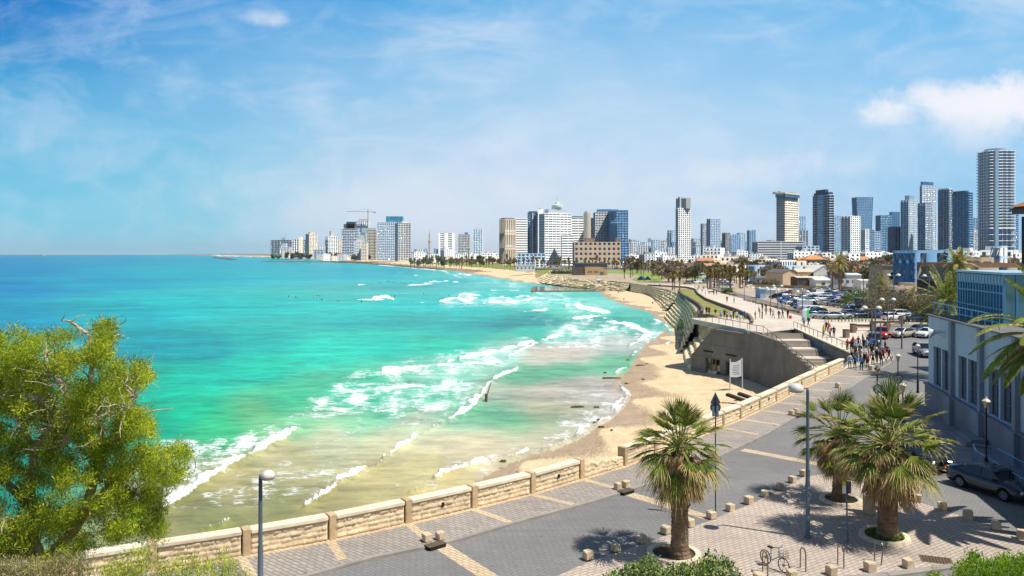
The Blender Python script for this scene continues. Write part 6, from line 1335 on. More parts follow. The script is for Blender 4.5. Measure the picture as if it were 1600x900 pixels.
TW('tall slim glass tower with pale frame rising over its neighbours', 1437, 1441, 1463, 289, 1500, th=24, mats=(W_sblue, W_white, G_blue), fh=4, sp=.9, bay=4.5, pier=.25, roof=[(1440, 1460, 284, 290, G_blue, 'crown')])
Yq = 1230; rt, c, h = TW('slanted teal glass tower with pale edge', 1434, 1446, 1456, 317, Yq, th=36, mats=(W_dblue, W_white, G_teal), fh=3.8, sp=.7, bay=4.5, pier=.12)
rt, c, h = TW('dark teal tower with white ribbed edges', 1465.5, 1483, 1489, 296, 1250, th=25, mats=(W_dblue, W_white, G_deep), fh=3.8, sp=.7, bay=5, pier=.1, roof=[(1470, 1492, 294, 297, W_white, 'crown')])
TW('broad teal tower with balconies left of the tallest tower', 1488, 1513, 1520, 300, 1150, th=18, mats=(W_blue, W_dblue, G_teal), fh=3.6, sp=1.1, bay=6, pier=.25, out=.5, roof=[(1491, 1516, 298, 300.5, W_dblue, 'crown')])
TW('blue hillside tower behind the broad teal tower', 1520, None, 1532, 340, 2000, depth=30, mats=(W_blue, W_blue, G_blue), fh=4, bay=7); TW('grey blue low block left of the tallest tower', 1519, None, 1534, 357, 1600, depth=24, mats=(W_grey, W_sblue, G_grey), fh=3.6, bay=5)
TW('blue tower right of the tallest tower', 1580, None, 1592, 319, 1500, depth=30, mats=(W_blue, W_blue, G_blue), fh=4, sp=.8, bay=6)
# the tallest: rounded balconies
Yt = 1050; c = Vector((WX(1557.5, Yt+14), Yt+16, -3)); rt = root('tallest_tower', 'tallest tower with rounded stacked balconies at right', 'tower', c, 0, 'skyline towers'); hw = 21.5*Yt/F
def rr(hw, hd, r, k=5):
    out = []
    for cx_, cy_, a0 in ((hw-r, -hd+r, -90), (hw-r, hd-r, 0), (-hw+r, hd-r, 90), (-hw+r, -hd+r, 180)):
        for i in range(k+1): a = R(a0+90*i/k); out.append((cx_+r*math.cos(a), cy_+r*math.sin(a)))
    return out
hT = WZ(236, Yt)+3; me = tower_mesh('facade', rr(hw, 15, 7), 0, hT*.32, fh=8.2, sp=.9, out=1.6, bay=5.5, pier=.12, inset=.9, mats=(W_pale, W_white, G_blue)); o = mesh_obj('lower_facade', me, rt)
me = tower_mesh('facade', rr(hw, 15, 7), hT*.32+.95, hT*.68-.95, fh=4.0, sp=1.0, out=1.5, bay=5.5, pier=.12, inset=.9, mats=(W_pale, W_white, G_blue)); o = mesh_obj('upper_facade', me, rt)
mb = MB(); mb.box((-hw+9.5, -15.6, hT/2+1), (4.6, 3.6, hT+2)); mb.build('corner_shaft', W_sblue, rt); mb = MB(); mb.lathe((-1, 0, hT), [(13, 0), (13, 4.5), (10, 5.2)], 16); mb.build('roof_drum', W_sblue, rt)
# --- distant pale blocks, one thing each
FARB = []; rgf = random.Random(4)
protos = []
def proto_block(name, w, d, h, mats, fh=3.6, bay=5, **kw):
    me = tower_mesh('facade', [(-w/2, -d/2), (w/2, -d/2), (w/2, d/2), (-w/2, d/2)], 0, h, fh=fh, bay=bay, mats=mats, **kw); return me
FB = [proto_block('b', 34, 30, 60, (W_sblue, W_pale, G_pale), fh=7, bay=11), proto_block('b', 46, 30, 44, (W_pale, W_white, G_grey), fh=7, bay=11), proto_block('b', 26, 26, 90, (W_sblue, W_sblue, G_blue), fh=8, bay=9), proto_block('b', 60, 34, 36, (W_white, W_white, G_grey), fh=6, bay=12), proto_block('b', 30, 30, 70, (W_blue, W_sblue, G_blue), fh=7, bay=10)]
for k_, (a, b2, n, y0, y1) in enumerate([(984, 1054, 34, 372, 390), (1082, 1098, 6, 372, 388), (1126, 1212, 36, 374, 389), (1305, 1335, 8, 374, 386), (1360, 1436, 14, 368, 384), (646, 690, 8, 388, 392), (1044, 1053, 3, 357, 362), (1520, 1534, 4, 372, 384)]):
    for i in range(n):
        Y = rgf.uniform(3400, 5600) if y0 > 365 else 4200; px = a+(b2-a)*(i+rgf.uniform(.1, .9))/n; yt = rgf.uniform(y0, y1); me = rgf.choice(FB); h0 = max(v_.co.z for v_ in me.vertices); H = WZ(yt, Y)+3
        o = mesh_obj('distant_block', me, None, (WX(px, Y), Y, -3), R(rgf.uniform(-25, 25))); s_ = rgf.uniform(.75, 1.25); o.scale = (s_, s_, H/h0); setp(o, '', 'building', 'distant pale blocks on the skyline'); FARB.append((px, o))
for i, (px, o) in enumerate(sorted(FARB, key=lambda q: q[0])): o['label'] = f'{nth(i)} small pale block from left in the distant skyline haze'
# --- low white and cream apartment houses
def house_proto(w, d, h, mats, kind, fh=3.2, rc=(206, 140, 92)):
    me = tower_mesh('wall', [(-w/2, -d/2), (w/2, -d/2), (w/2, d/2), (-w/2, d/2)], 0, h, fh=fh, sp=1.5, bay=3.6, pier=.55, inset=.3, mats=mats)
    mb = MB()
    if kind == 'hip': e = .6; mb.add([(-w/2-e, -d/2-e, h+.9), (w/2+e, -d/2-e, h+.9), (w/2+e, d/2+e, h+.9), (-w/2-e, d/2+e, h+.9), (-w/2+d*.42, 0, h+.9+d*.26), (w/2-d*.42, 0, h+.9+d*.26)], [(0, 1, 5, 4), (2, 3, 4, 5), (1, 2, 5), (3, 0, 4), (3, 2, 1, 0)])
    elif kind == 'gable': e = .5; mb.add([(-w/2-e, -d/2-e, h+.9), (w/2+e, -d/2-e, h+.9), (w/2+e, d/2+e, h+.9), (-w/2-e, d/2+e, h+.9), (-w/2-e, 0, h+.9+d*.28), (w/2+e, 0, h+.9+d*.28)], [(0, 1, 5, 4), (2, 3, 4, 5), (1, 2, 5), (3, 0, 4), (3, 2, 1, 0)])
    else:
        mb.box((-w*.2, 0, h+1.9), (w*.28, d*.4, 2.2)); mb.box((w*.28, d*.1, h+1.5), (1.6, 1.6, 1.4)); mb.box((w*.1, -d*.2, h+1.3), (2.2, .9, .9))
    rm = M('tile_%d' % rc[0], rc, .9, .2, .6) if kind != 'flat' else mats[0]
    return me, mb.mesh('roof', rm)
HP = {'white': house_proto(16, 12, 12.8, (W_white, W_white, G_dark), 'flat'), 'cream': house_proto(14, 12, 9.6, (W_beige, W_beige, G_dark), 'flat'), 'grey': house_proto(18, 12, 12.8, (W_grey, W_pale, G_dark), 'flat'), 'tall': house_proto(15, 14, 19.2, (W_pale, W_white, G_grey), 'flat'),
      'hip': house_proto(16, 12, 6.4, (W_beige, W_beige, G_dark), 'hip', rc=(214, 150, 100)), 'gable': house_proto(14, 9, 6.4, (W_tan, W_beige, G_dark), 'gable', rc=(196, 142, 104)), 'low': house_proto(18, 12, 3.4, (W_brown, W_tan, G_dark), 'flat', fh=3.4), 'palehip': house_proto(13, 11, 6.4, (W_white, W_white, G_dark), 'hip', rc=(224, 172, 126))}
HN = {'white': 'flat roofed white apartment house', 'cream': 'flat roofed cream house', 'grey': 'flat roofed grey apartment block', 'tall': 'tall pale apartment block', 'hip': 'cream house with orange hipped roof', 'gable': 'tan house with brown gabled roof', 'low': 'low stone house with flat roof', 'palehip': 'white house with pale orange hipped roof'}
PLACED = []
def house(kind, px, Y, rz, s=1.0, zb=None):
    zb = gz(0, Y) if zb is None else zb; rt = root('house' if kind not in ('white', 'grey', 'tall') else 'apartment_house', HN[kind], 'house', (WX(px, Y), Y, zb), rz); rt.scale = (s, s, s*random.uniform(.85, 1.15))
    for nm, me in zip(('wall', 'roof'), HP[kind]): mesh_obj(nm, me, rt)
    PLACED.append((px, kind, rt)); return rt
rh = random.Random(8)
def block_of_houses(a, b2, n, Y0_, Y1_, kinds, zone, dz=0, s=1.0):
    lst = []
    for i in range(n):
        px = a+(b2-a)*(i+rh.random())/n; Y = rh.uniform(Y0_, Y1_); k = rh.choice(kinds); o = house(k, px, Y, R(rh.uniform(-35, 35)), s*rh.uniform(.85, 1.15), gz(0, Y)+dz); lst.append((px, k, o))
    cnt = {}
    for px, k, o in sorted(lst, key=lambda q: q[0]):
        i = cnt.get(k, 0); cnt[k] = i+1; o['label'] = f'{nth(i)} {HN[k]} from left {zone}'; o['group'] = f'houses {zone}'
block_of_houses(642, 780, 26, 1350, 1900, ['white', 'cream', 'tall', 'white', 'grey'], 'behind the green coastal strip', s=1.15)
block_of_houses(495, 600, 14, 1700, 2100, ['white', 'cream', 'grey'], 'behind the far rocky shore')
block_of_houses(984, 1056, 12, 900, 1250, ['white', 'grey', 'cream', 'white'], 'left of the slim white tower')
block_of_houses(1080, 1190, 18, 820, 1150, ['white', 'grey', 'cream', 'tall'], 'between slim tower and long grey slab')
block_of_houses(1045, 1240, 22, 600, 860, ['hip', 'low', 'cream', 'gable', 'palehip'], 'on the old quarter slope', dz=1.5)
block_of_houses(1050, 1235, 14, 470, 600, ['low', 'gable', 'cream', 'low'], 'in the brown thicket', dz=.5, s=.8)
block_of_houses(1240, 1430, 26, 620, 950, ['hip', 'palehip', 'white', 'gable', 'hip', 'white'], 'below the dark blue towers', dz=2.5)
block_of_houses(1430, 1595, 16, 420, 760, ['hip', 'white', 'palehip', 'cream'], 'below the tallest tower', dz=2.0)
block_of_houses(1310, 1430, 9, 430, 560, ['low', 'hip', 'cream'], 'behind the stone museum', dz=.5, s=.8)
# --- particular buildings of the middle ground
def bldg(label, px0, px1, ytop, Y, depth, mats, name='building', fh=3.6, bay=4, sp=1.3, pier=.4, th=None, split=None, **kw):
    zb = gz(0, Y)-.1; return TW(label, px0, split, px1, ytop, Y, th=th or 30, depth=depth, mats=mats, zb=zb, name=name, cat='building', grp=None, fh=fh, bay=bay, sp=sp, pier=pier, **kw)
M_peach = M('peach_render', (230, 200, 164), .9, .12, .5, stain=.3); M_slate = M('slate_roof', (112, 108, 104), .9, .12, .4); W_cream2 = M('bright_white_render', (236, 232, 222), .85, .08, .4, stain=.15)
bldg('long steel blue building behind the beige warehouse', 1180, 1282, 414.5, 480, 16, (W_sblue, W_sblue, G_grey), bay=7, pier=.8, fh=8, sp=5)
bldg('white ribbed upper hall on the long steel blue building', 1219, 1245, 406.5, 486, 12, (W_white, W_white, G_dark), bay=1.6, pier=.4, fh=6, sp=3.4)
bldg('cream box standing at the right of the white ribbed hall', 1245, 1260, 407.5, 484, 10, (M_peach, M_peach, G_dark), bay=6, pier=.8)
bldg('dark blue box at the left of the white ribbed hall', 1206, 1219, 409, 484, 10, (W_dblue, W_dblue, G_dark), bay=6, pier=.8)
def shed(label, px0, px1, ye, yr, yb, wallm, roofm, depth=14, wins=3, ridge='x', rz=0, cat='building'):
    p = at((px0+px1)/2, yb); Y = p.y; w_ = (px1-px0)*Y/F; he = WZ(ye, Y)-p.z; hr = WZ(yr, Y)-p.z
    rt = root('house', label, cat, p, rz); mb = MB()
    if ridge == 'x': prof = [(0, -.2), (depth, -.2), (depth, he), (depth/2, hr), (0, he)]; mb.xprism(prof, -w_/2, w_/2)
    else:
        V = [(-w_/2, 0, -.2), (w_/2, 0, -.2), (w_/2, 0, he), (0, 0, hr), (-w_/2, 0, he)]; mb.add(V+[(x, depth, z) for x, y, z in V], [(0, 1, 2, 3, 4), (9, 8, 7, 6, 5), (0, 5, 6, 1), (1, 6, 7, 2), (4, 9, 5, 0), (2, 7, 8, 3), (3, 8, 9, 4)])
    mb.build('wall', wallm, rt); mb = MB(); e = .35
    if ridge == 'x':
        for sg in (0, 1): 
            y0, y1 = (-e, depth/2) if sg == 0 else (depth+e, depth/2); mb.add([(-w_/2-e, y0, he-.05), (w_/2+e, y0, he-.05), (w_/2+e, y1, hr+.12), (-w_/2-e, y1, hr+.12), (-w_/2-e, y0, he+.15), (w_/2+e, y0, he+.15), (w_/2+e, y1, hr+.3), (-w_/2-e, y1, hr+.3)], [(3, 2, 1, 0), (4, 5, 6, 7), (0, 1, 5, 4), (1, 2, 6, 5), (3, 0, 4, 7)])
    else:
        for sg in (-1, 1): mb.add([(sg*(w_/2+e), -e, he-.05), (0, -e, hr+.12), (0, depth+e, hr+.12), (sg*(w_/2+e), depth+e, he-.05), (sg*(w_/2+e), -e, he+.15), (0, -e, hr+.3), (0, depth+e, hr+.3), (sg*(w_/2+e), depth+e, he+.15)], [(0, 1, 2, 3), (7, 6, 5, 4), (0, 4, 5, 1), (3, 2, 6, 7), (0, 3, 7, 4)])
    mb.build('roof', roofm, rt)
    for i in range(wins):
        x = -w_/2+w_*(i+.5)/wins; mb = MB(); mb.box((x, -.03, he*.55), (min(1.6, w_/wins*.45), .1, 1.2)); mb.build('window', G_dark, rt)
    return rt
shed('peach warehouse with plain gable end facing the car park', 1222, 1246, 427, 421.5, 446.5, M_peach, M_slate, 16, 0, 'y', R(12))
shed('blue grey wing with dark window left of the peach warehouse', 1203, 1223, 427, 424.5, 440, W_sblue, M_slate, 12, 1)
shed('cream gabled house right of the peach warehouse', 1246, 1271, 425, 421, 441, M_peach, M_peach, 12, 2)
shed('bright white gabled house beside the tall date palm', 1266, 1311, 428, 414.5, 441, W_cream2, W_cream2, 18, 2, 'y')
shed('blue painted shopfront under the bright white gabled house', 1284, 1312, 432.5, 431.5, 443, W_blue, W_blue, 5, 3)
shed('small cream lean to behind the long flat canopy', 1275, 1298, 438, 435.5, 450, W_cream2, W_cream2, 8, 1)
shed('white flat house behind the poles right of the date palm', 1312, 1346, 430, 428, 452, W_pale, W_pale, 10, 4)
shed('white box shed with one dark opening near the shaggy palm', 1345, 1368, 438.5, 438, 457, W_cream2, W_cream2, 7, 1)
shed('grey tin shed left of the blue grey wing', 1180, 1206, 434.5, 432, 444, W_sblue, M_slate, 10, 3)
shed('brown timber terrace under the peach warehouse', 1246, 1292, 434, 433, 449, M('old_timber', (110, 92, 76), .9, .2, 1), M('canopy_pale', (216, 204, 184), .9, .1, 1), 9, 4)
shed('white container by the rubble wall', 1196, 1212, 453, 452.5, 465, W_pale, W_white, 5, 0)
shed('small blue container beside the white container', 1188, 1197, 452, 451.5, 466, W_sblue, W_sblue, 5, 0)
shed('little white gabled house in the trees left of the blue building', 1379, 1392, 409, 405.5, 420, W_cream2, W_cream2, 8, 1, 'y')
# stone museum with arch
p = at(1412, 462); Y = p.y-6; mu = root('stone_museum', 'grey stone building with wide arch left of the blue building', 'building', (WX(1410, Y), Y, p.z)); sc_m = Y/F
mb = MB(); top_ = WZ(416, Y)-p.z; w_ = 31*sc_m; 
ax0, ax1 = (1389-1410)*sc_m, (1404-1410)*sc_m; ah = WZ(425, Y)-p.z; ab = WZ(437, Y)-p.z
mb.box(((-w_+ax0)/2, 5, top_/2), (ax0+w_, 10, top_)); mb.box(((ax1+w_)/2, 5, top_/2), (w_-ax1, 10, top_)); mb.box(((ax0+ax1)/2, 5, ab/2), (ax1-ax0, 10, ab))
n = 9; ap = [(ax0, top_)]+[((ax0+ax1)/2-math.cos(math.pi*i/n)*(ax1-ax0)/2, ab+(ah-ab)*(.35+.65*math.sin(math.pi*i/n))) for i in range(n+1)]+[(ax1, top_)]
V = [(x, 0, z) for x, z in ap]; mb.add(V+[(x, 1, z) for x, y, z in V], [tuple(range(len(V)))[::-1]]); mb.build('wall', M('museum_stone', (164, 150, 130), .95, .15, .6, .4, 6), mu)
mb = MB(); mb.box(((ax0+ax1)/2, 3, (ab+ah)/2), (ax1-ax0, .3, ah-ab+1)); mb.build('arch_glazing', G_dark, mu)
mb = MB(); mb.box((0, 5, top_+.15), (2*w_+.6, 10.6, .3)); mb.build('roof', M_slate, mu)
bldg('low dark workshop under the stone museum', 1398, 1432, 448, 200, 8, (W_brown, W_dgrey, G_deep), bay=4, fh=4)
bldg('grey stone outhouse right of the low dark workshop', 1428, 1445, 443, 205, 8, (W_brown, W_brown, G_dark), bay=6, pier=.7, fh=4)
# blue building
Yb = 240; rt, c, h = bldg('bright blue three storey building in the middle distance at right', 1430, 1482, 391, Yb, 14, (W_blue, W_blue, G_dark), bay=5.4, pier=.62, fh=5.2, sp=1.6)
_mcb = M('blue_wing', (120, 166, 196), .7, .05, .3); bldg('pale blue wing at the right of the bright blue building', 1482, 1507, 390.5, 238, 13, (_mcb, _mcb, G_dark), bay=5, pier=.7, fh=5.2, sp=1.8)
bldg('dark brown flat terrace roofs behind the glass pavilion', 1500, 1590, 411, 150, 16, (M('brown_terrace', (96, 74, 60), .9, .15, .5), W_brown, G_dark), bay=7, pier=.7, fh=4.5, sp=2)
bldg('small stone upper storey on the brown terrace', 1532, 1553, 402, 160, 8, (W_brown, W_brown, G_deep), bay=3, fh=5, sp=1)
bldg('white stair house in front of the tallest tower', 1563, 1574, 384, 300, 6, (W_sblue, W_white, G_grey), bay=5, pier=.8, fh=4)
# brown stone beach house
p = at(922, 430); Y = p.y; bh = root('beach_house', 'brown stone beach house with dark upper storey by the park lawn', 'building', (WX(921, Y), Y, p.z)); s_ = Y/F
mb = MB(); x0, x1 = (914-921)*s_, (949-921)*s_; he = WZ(417.5, Y)-p.z; hr = WZ(417, Y)-p.z
V = [(x0, 0, -.3), (x1, 0, -.3), (x1, 0, he*.62), ((938-921)*s_, 0, hr), (x0, 0, hr)]; mb.add(V+[(x, 10, z) for x, y, z in V], [(0, 1, 2, 3, 4), (9, 8, 7, 6, 5), (0, 5, 6, 1), (1, 6, 7, 2), (4, 9, 5, 0), (2, 7, 8, 3), (3, 8, 9, 4)]); mb.build('stone_wing', M('beach_house_stone', (196, 164, 118), .95, .12, .5), bh)
mb = MB(); mb.box(((896-921)*s_+4.5, 5, he/2), (9.5, 9, he)); mb.build('dark_wing', M('beach_house_dark', (104, 92, 80), .9, .15, .5), bh)  # left wing has a darker brown base colour than the stone wing
mb = MB(); zt2 = WZ(412, Y)-p.z; mb.box(((900-921)*s_+(950-900)*s_/2, 7, (he+zt2)/2), (50*s_, 8, zt2-he+.2)); mb.build('upper_storey', W_dgrey, bh); mb = MB(); mb.box(((900-921)*s_+(950-900)*s_/2, 7, zt2+.3), (53*s_, 9.5, .5)); mb.build('roof', M_slate, bh)
for x in (-.5, 1.2, 4.2, 5.8): mb = MB(); mb.box((x, -.03, he*.42), (.8, .12, 1.5)); mb.build('window', G_dark, bh)
mb = MB(); mb.box((9.3, -.03, 1.3), (2.6, .12, 2.6)); mb.build('door', W_dgrey, bh)
shed('low white pavilion with dark openings above the far beach', 806, 836, 414.5, 414.2, 424, W_pale, W_pale, 8, 5)
shed('small square stone hut beside the sea pool', 923, 928.5, 446, 445.8, 451, M_peach, M_slate, 3, 0)
shed('white lifeguard hut on the rock terraces', 934, 938, 438, 437.5, 443, W_white, W_white, 2, 1)
# rubble walls of the lots
for (pp_, lb) in (([(1180, 449), (1222, 449.5), (1245, 451), (1300, 452)], 'long pale rubble wall in front of the peach warehouse'), ([(1237, 462), (1262, 461.5)], 'short grey rubble wall behind the parked cars'), ([(1300, 452), (1345, 453)], 'low dark wall left of the white box shed')):
    ribbon('rubble_wall', lb, 'wall', resample([at(*q_) for q_ in pp_], 20), 1.3 if '1237' not in str(pp_) else 2.0, .6, M('rubble', (168, 150, 124), .95, .25, .8, .6, 4))
for (pp_, lb) in (([(1165, 470), (1200, 478), (1240, 487), (1262, 492)], 'row of pale boulders between the side road and parked cars'), ([(1110, 452), (1150, 462)], 'second row of pale boulders near the picnic benches')):
    P_ = resample([at(*q_) for q_ in pp_], 26); 
    for i, q_ in enumerate(P_):
        mb = MB(); mb.cbox((0, 0, .25), (random.uniform(.6, 1.3), random.uniform(.5, .9), random.uniform(.5, .9)), .12, jit=.06); o = mb.build('boulder', _mc['rubble'], None, (q_.x+random.uniform(-.4, .4), q_.y+random.uniform(-.4, .4), q_.z), random.uniform(0, 3)); setp(o, f'{nth(i)} boulder from left ' + ('between side road and parked cars' if '1165' in str(pp_) else 'near the picnic benches'), 'boulder', lb)
# ================================================================ DISTANT AND MIDDLE VEGETATION
V_a = [leafmat('crown_olive', (116, 112, 66), .35, .1), leafmat('crown_dark', (78, 82, 52), .35, .1), leafmat('crown_brown', (122, 108, 80), .35, .1)]
V_b = [leafmat('crown_bare', (158, 138, 112), .3, .1), leafmat('crown_bare_dark', (122, 106, 86), .3, .1)]
V_g = [leafmat('crown_green', (104, 126, 48), .35, .15), leafmat('crown_green_dark', (64, 86, 36), .35, .1)]
V_p = [leafmat('far_palm_tan', (160, 136, 84), .35, .15), leafmat('far_palm_olive', (108, 106, 52), .35, .15), leafmat('far_palm_dark', (84, 72, 48), .3, .1)]
def crown_mesh(seed, mats, rx, rz, n, size, lobes=7):
    rn = np.random.default_rng(seed); C = []
    L = [(rn.normal(0, .42, 3)*np.array([rx, rx, rz]), rn.uniform(.38, .62)) for _ in range(lobes)]
    for c, r in L:
        d = rn.normal(0, 1, (n//lobes, 3)); d /= np.linalg.norm(d, axis=1)[:, None]; C.append(c+d*r*np.array([rx, rx, rz])*rn.uniform(.6, 1.08, (n//lobes, 1)))
    C = np.concatenate(C); V, q, mi = tufts(C, 4, size, rn, size*.4, len(mats), .45, (0, 0, .2)); zmin = V[:, 2].min(); V[:, 2] -= zmin
    return np_mesh('crown', V, q, mats, mi), float(V[:, 2].max())
def trunk_mesh(h, r):
    mb = MB(); mb.tube([(0, 0, -.3), (.1, 0, h*.4), (0, .1, h*.75), (.05, 0, h*1.3)], [r, r*.8, r*.65, r*.3], 6)
    for th in (0.3, 2.4, 4.3): mb.tube([(0, .05, h*.6), (math.cos(th)*h*.35, math.sin(th)*h*.35, h*1.15)], [r*.5, r*.15], 5)
    return mb.mesh('trunk', _mc['palm_trunk'])
TREES = [(crown_mesh(1, V_a, 4.5, 3.2, 420, .9), 2.2, 'olive'), (crown_mesh(2, V_a, 3.6, 3.4, 380, .8), 2.4, 'olive'), (crown_mesh(3, V_b, 4.2, 3.0, 360, .7), 2.4, 'bare'), (crown_mesh(4, V_b, 5.2, 2.8, 420, .8), 2.0, 'bare'), (crown_mesh(5, V_g, 4.0, 2.8, 400, .8), 1.8, 'green'), (crown_mesh(6, [V_a[1], V_a[0]], 5.0, 4.0, 460, .9), 2.0, 'dark')]
TNAME = {'olive': 'olive brown tree', 'bare': 'bare brown winter tree', 'green': 'leafy green tree', 'dark': 'dark round tree'}
TT = [(me, hz, th, kd, trunk_mesh(th, .28)) for (me, hz), th, kd in TREES]
def tree_at(px, Y, kd=None, s=1.0, rr_=random, z=None):
    k = rr_.choice([t_ for t_ in TT if kd is None or t_[3] in kd]); me, hz, th, kind, tm = k
    z = gz(0, Y) if z is None else z; rt = root('tree', TNAME[kind], 'tree', (WX(px, Y), Y, z), rr_.uniform(0, 6.28)); rt.scale = (s, s, s*rr_.uniform(.85, 1.15))
    mesh_obj('trunk', tm, rt); o = mesh_obj('crown', me, rt); o.location = (0, 0, th*.75); return px, kind, rt
def label_zone(lst, zone, names, grp):
    cnt = {}
    for px, k, o in sorted(lst, key=lambda q: q[0]):
        i = cnt.get(k, 0); cnt[k] = i+1; o['label'] = f'{nth(i)} {names[k]} from left {zone}'; o['group'] = grp
rt_ = random.Random(17)
def zone_trees(a, b2, n, Y0_, Y1_, kd, zone, s0=.8, s1=1.3, dz=0):
    L = [tree_at(a+(b2-a)*(i+rt_.random())/n, rt_.uniform(Y0_, Y1_), kd, rt_.uniform(s0, s1), rt_, None if not dz else gz(0, Y0_)+dz) for i in range(n)]; label_zone(L, zone, TNAME, 'trees '+zone)
zone_trees(985, 1060, 10, 560, 820, ['olive', 'bare', 'bare'], 'behind the park lawn')
zone_trees(1040, 1215, 46, 430, 640, ['bare', 'olive'], 'on the brown thicket slope', .7, 1.15)
zone_trees(1150, 1300, 22, 500, 700, ['olive', 'bare'], 'behind the long steel blue building', .9, 1.4, 1)
zone_trees(1300, 1440, 34, 330, 620, ['olive', 'bare', 'bare', 'dark'], 'among the orange roofed houses', .7, 1.25, 1)
zone_trees(1490, 1600, 15, 260, 600, ['bare', 'olive', 'bare'], 'below the tallest tower', .8, 1.2, 1)
zone_trees(640, 980, 40, 900, 1300, ['olive', 'dark', 'bare'], 'at the foot of the hotels', .8, 1.3)
zone_trees(425, 640, 34, 1700, 2600, ['olive', 'dark'], 'along the far shore', 1.2, 2.0)
# far fan palms
def far_palm(seed, h, nb=34, r=1.9, skirt=True):
    rn = random.Random(seed); V, Fc, Mi = [], [], []
    def blade(c, d, L, w_, m):
        s_ = d.cross(Vector((rn.uniform(-1, 1), rn.uniform(-1, 1), 1))).normalized()*w_; b = len(V); mdl = c+d*L*.6; tip = c+d*L+Vector((0, 0, -.25*L))
        V.extend([c, mdl-s_, tip, mdl+s_]); Fc.append((b, b+1, b+2, b+3)); Mi.append(m)
    for i in range(nb*3):
        f = rn.random(); el = R(80)-R(125)*f; th = rn.uniform(0, 6.28); d = Vector((math.cos(th)*math.cos(el), math.sin(th)*math.cos(el), math.sin(el))); blade(Vector((0, 0, h)), (d+Vector((rn.uniform(-.15, .15) for _ in range(3)))).normalized(), r*rn.uniform(.8, 1.1), .16, 1 if f < .45 else rn.choice((0, 0, 1)))
    if skirt:
        for i in range(40): th = rn.uniform(0, 6.28); z = h-rn.uniform(.1, 1.4); blade(Vector((0, 0, z)), Vector((math.cos(th)*.45, math.sin(th)*.45, -1)).normalized(), 1.4, .2, rn.choice((0, 2)))
    mb = MB(); mb.v = [tuple(v) for v in V]; mb.f = Fc; mb.m = Mi; cm = mb.mesh('crown', V_p); mb = MB(); mb.tube([(0, 0, -.3), (.05, 0, h*.5), (0, 0, h)], [.3, .24, .22], 7); return mb.mesh('trunk', _mc['palm_trunk']), cm
FP = [far_palm(1, 7.5), far_palm(2, 9.0), far_palm(3, 6.0, r=2.2), far_palm(4, 8.2, r=1.7)]
def palms_zone(pts, zone, s0=.9, s1=1.15, seed=5):
    rp_ = random.Random(seed); L = []
    for px, Y in pts:
        tm, cm = rp_.choice(FP); rt = root('fan_palm', 'palm', 'palm tree', (WX(px, Y), Y, gz(0, Y)), rp_.uniform(0, 6.28)); s_ = rp_.uniform(s0, s1); rt.scale = (s_, s_, s_*rp_.uniform(.9, 1.15)); mesh_obj('trunk', tm, rt); mesh_obj('crown', cm, rt); L.append((px, 'p', rt))
    label_zone(L, zone, {'p': 'shaggy fan palm'}, 'fan palms '+zone)
rp2 = random.Random(31); U = rp2.uniform
palms_zone([(a, U(860, 1050)) for a in np.linspace(644, 800, 34)+rng.uniform(-3, 3, 34)], 'before the mid skyline', 1, 1.4)
palms_zone([(a, U(760, 900)) for a in np.linspace(800, 985, 44)+rng.uniform(-3, 3, 44)], 'at the foot of the white hotels', .95, 1.3)
palms_zone([(a, U(470, 700)) for a in np.linspace(978, 1100, 26)+rng.uniform(-3, 3, 26)], 'on the park lawn edge', .9, 1.15)
palms_zone([(a, U(330, 470)) for a in np.linspace(1105, 1172, 40)+rng.uniform(-3, 3, 40)], 'in the grove behind the promenade', .85, 1.1)
palms_zone([(a, U(400, 470)) for a in np.linspace(1172, 1240, 20)+rng.uniform(-2, 2, 20)], 'before the steel blue building', .6, .8)
palms_zone([(1051, 330), (1062, 318), (1054, 335)], 'beside the promenade bend', .85, .95)
palms_zone([(1383, 330), (1392, 300), (1399, 310), (1366, 350), (1352, 400), (1340, 420), (1404, 340)], 'left of the blue building', .8, .95)
date_palm('tall date palm before the bright white gabled house', (WX(1312, 300), 300, -2), WZ(411, 300)+2, 23, 40, 5.2, 20, leaf=.8, w=.12, cols=(1, 0, 2), trunk=.45)
date_palm('thin date palm left of the tall date palm', (WX(1301, 305), 305, -2), WZ(421, 305)+2, 24, 22, 3.0, 16, leaf=.6, w=.1, cols=(1, 2, 2), trunk=.25)
fan_palm('fan_palm', 'very shaggy brown palm beside the grey stone museum', 'palm tree', (WX(1376, 165), 165, .4), 7.2, 91, ngreen=24, ndead=120, rad=1.2, pet=1.0, trunk=(.4, .35), skirt_to=1.5, nseg=12, skirt_r=1.2)
date_palm('leaning small palm right of the grey outhouse', (WX(1424, 175), 175, .3), 3.2, 27, 24, 2.6, 16, leaf=.6, w=.1, cols=(1, 2, 2), trunk=.3)
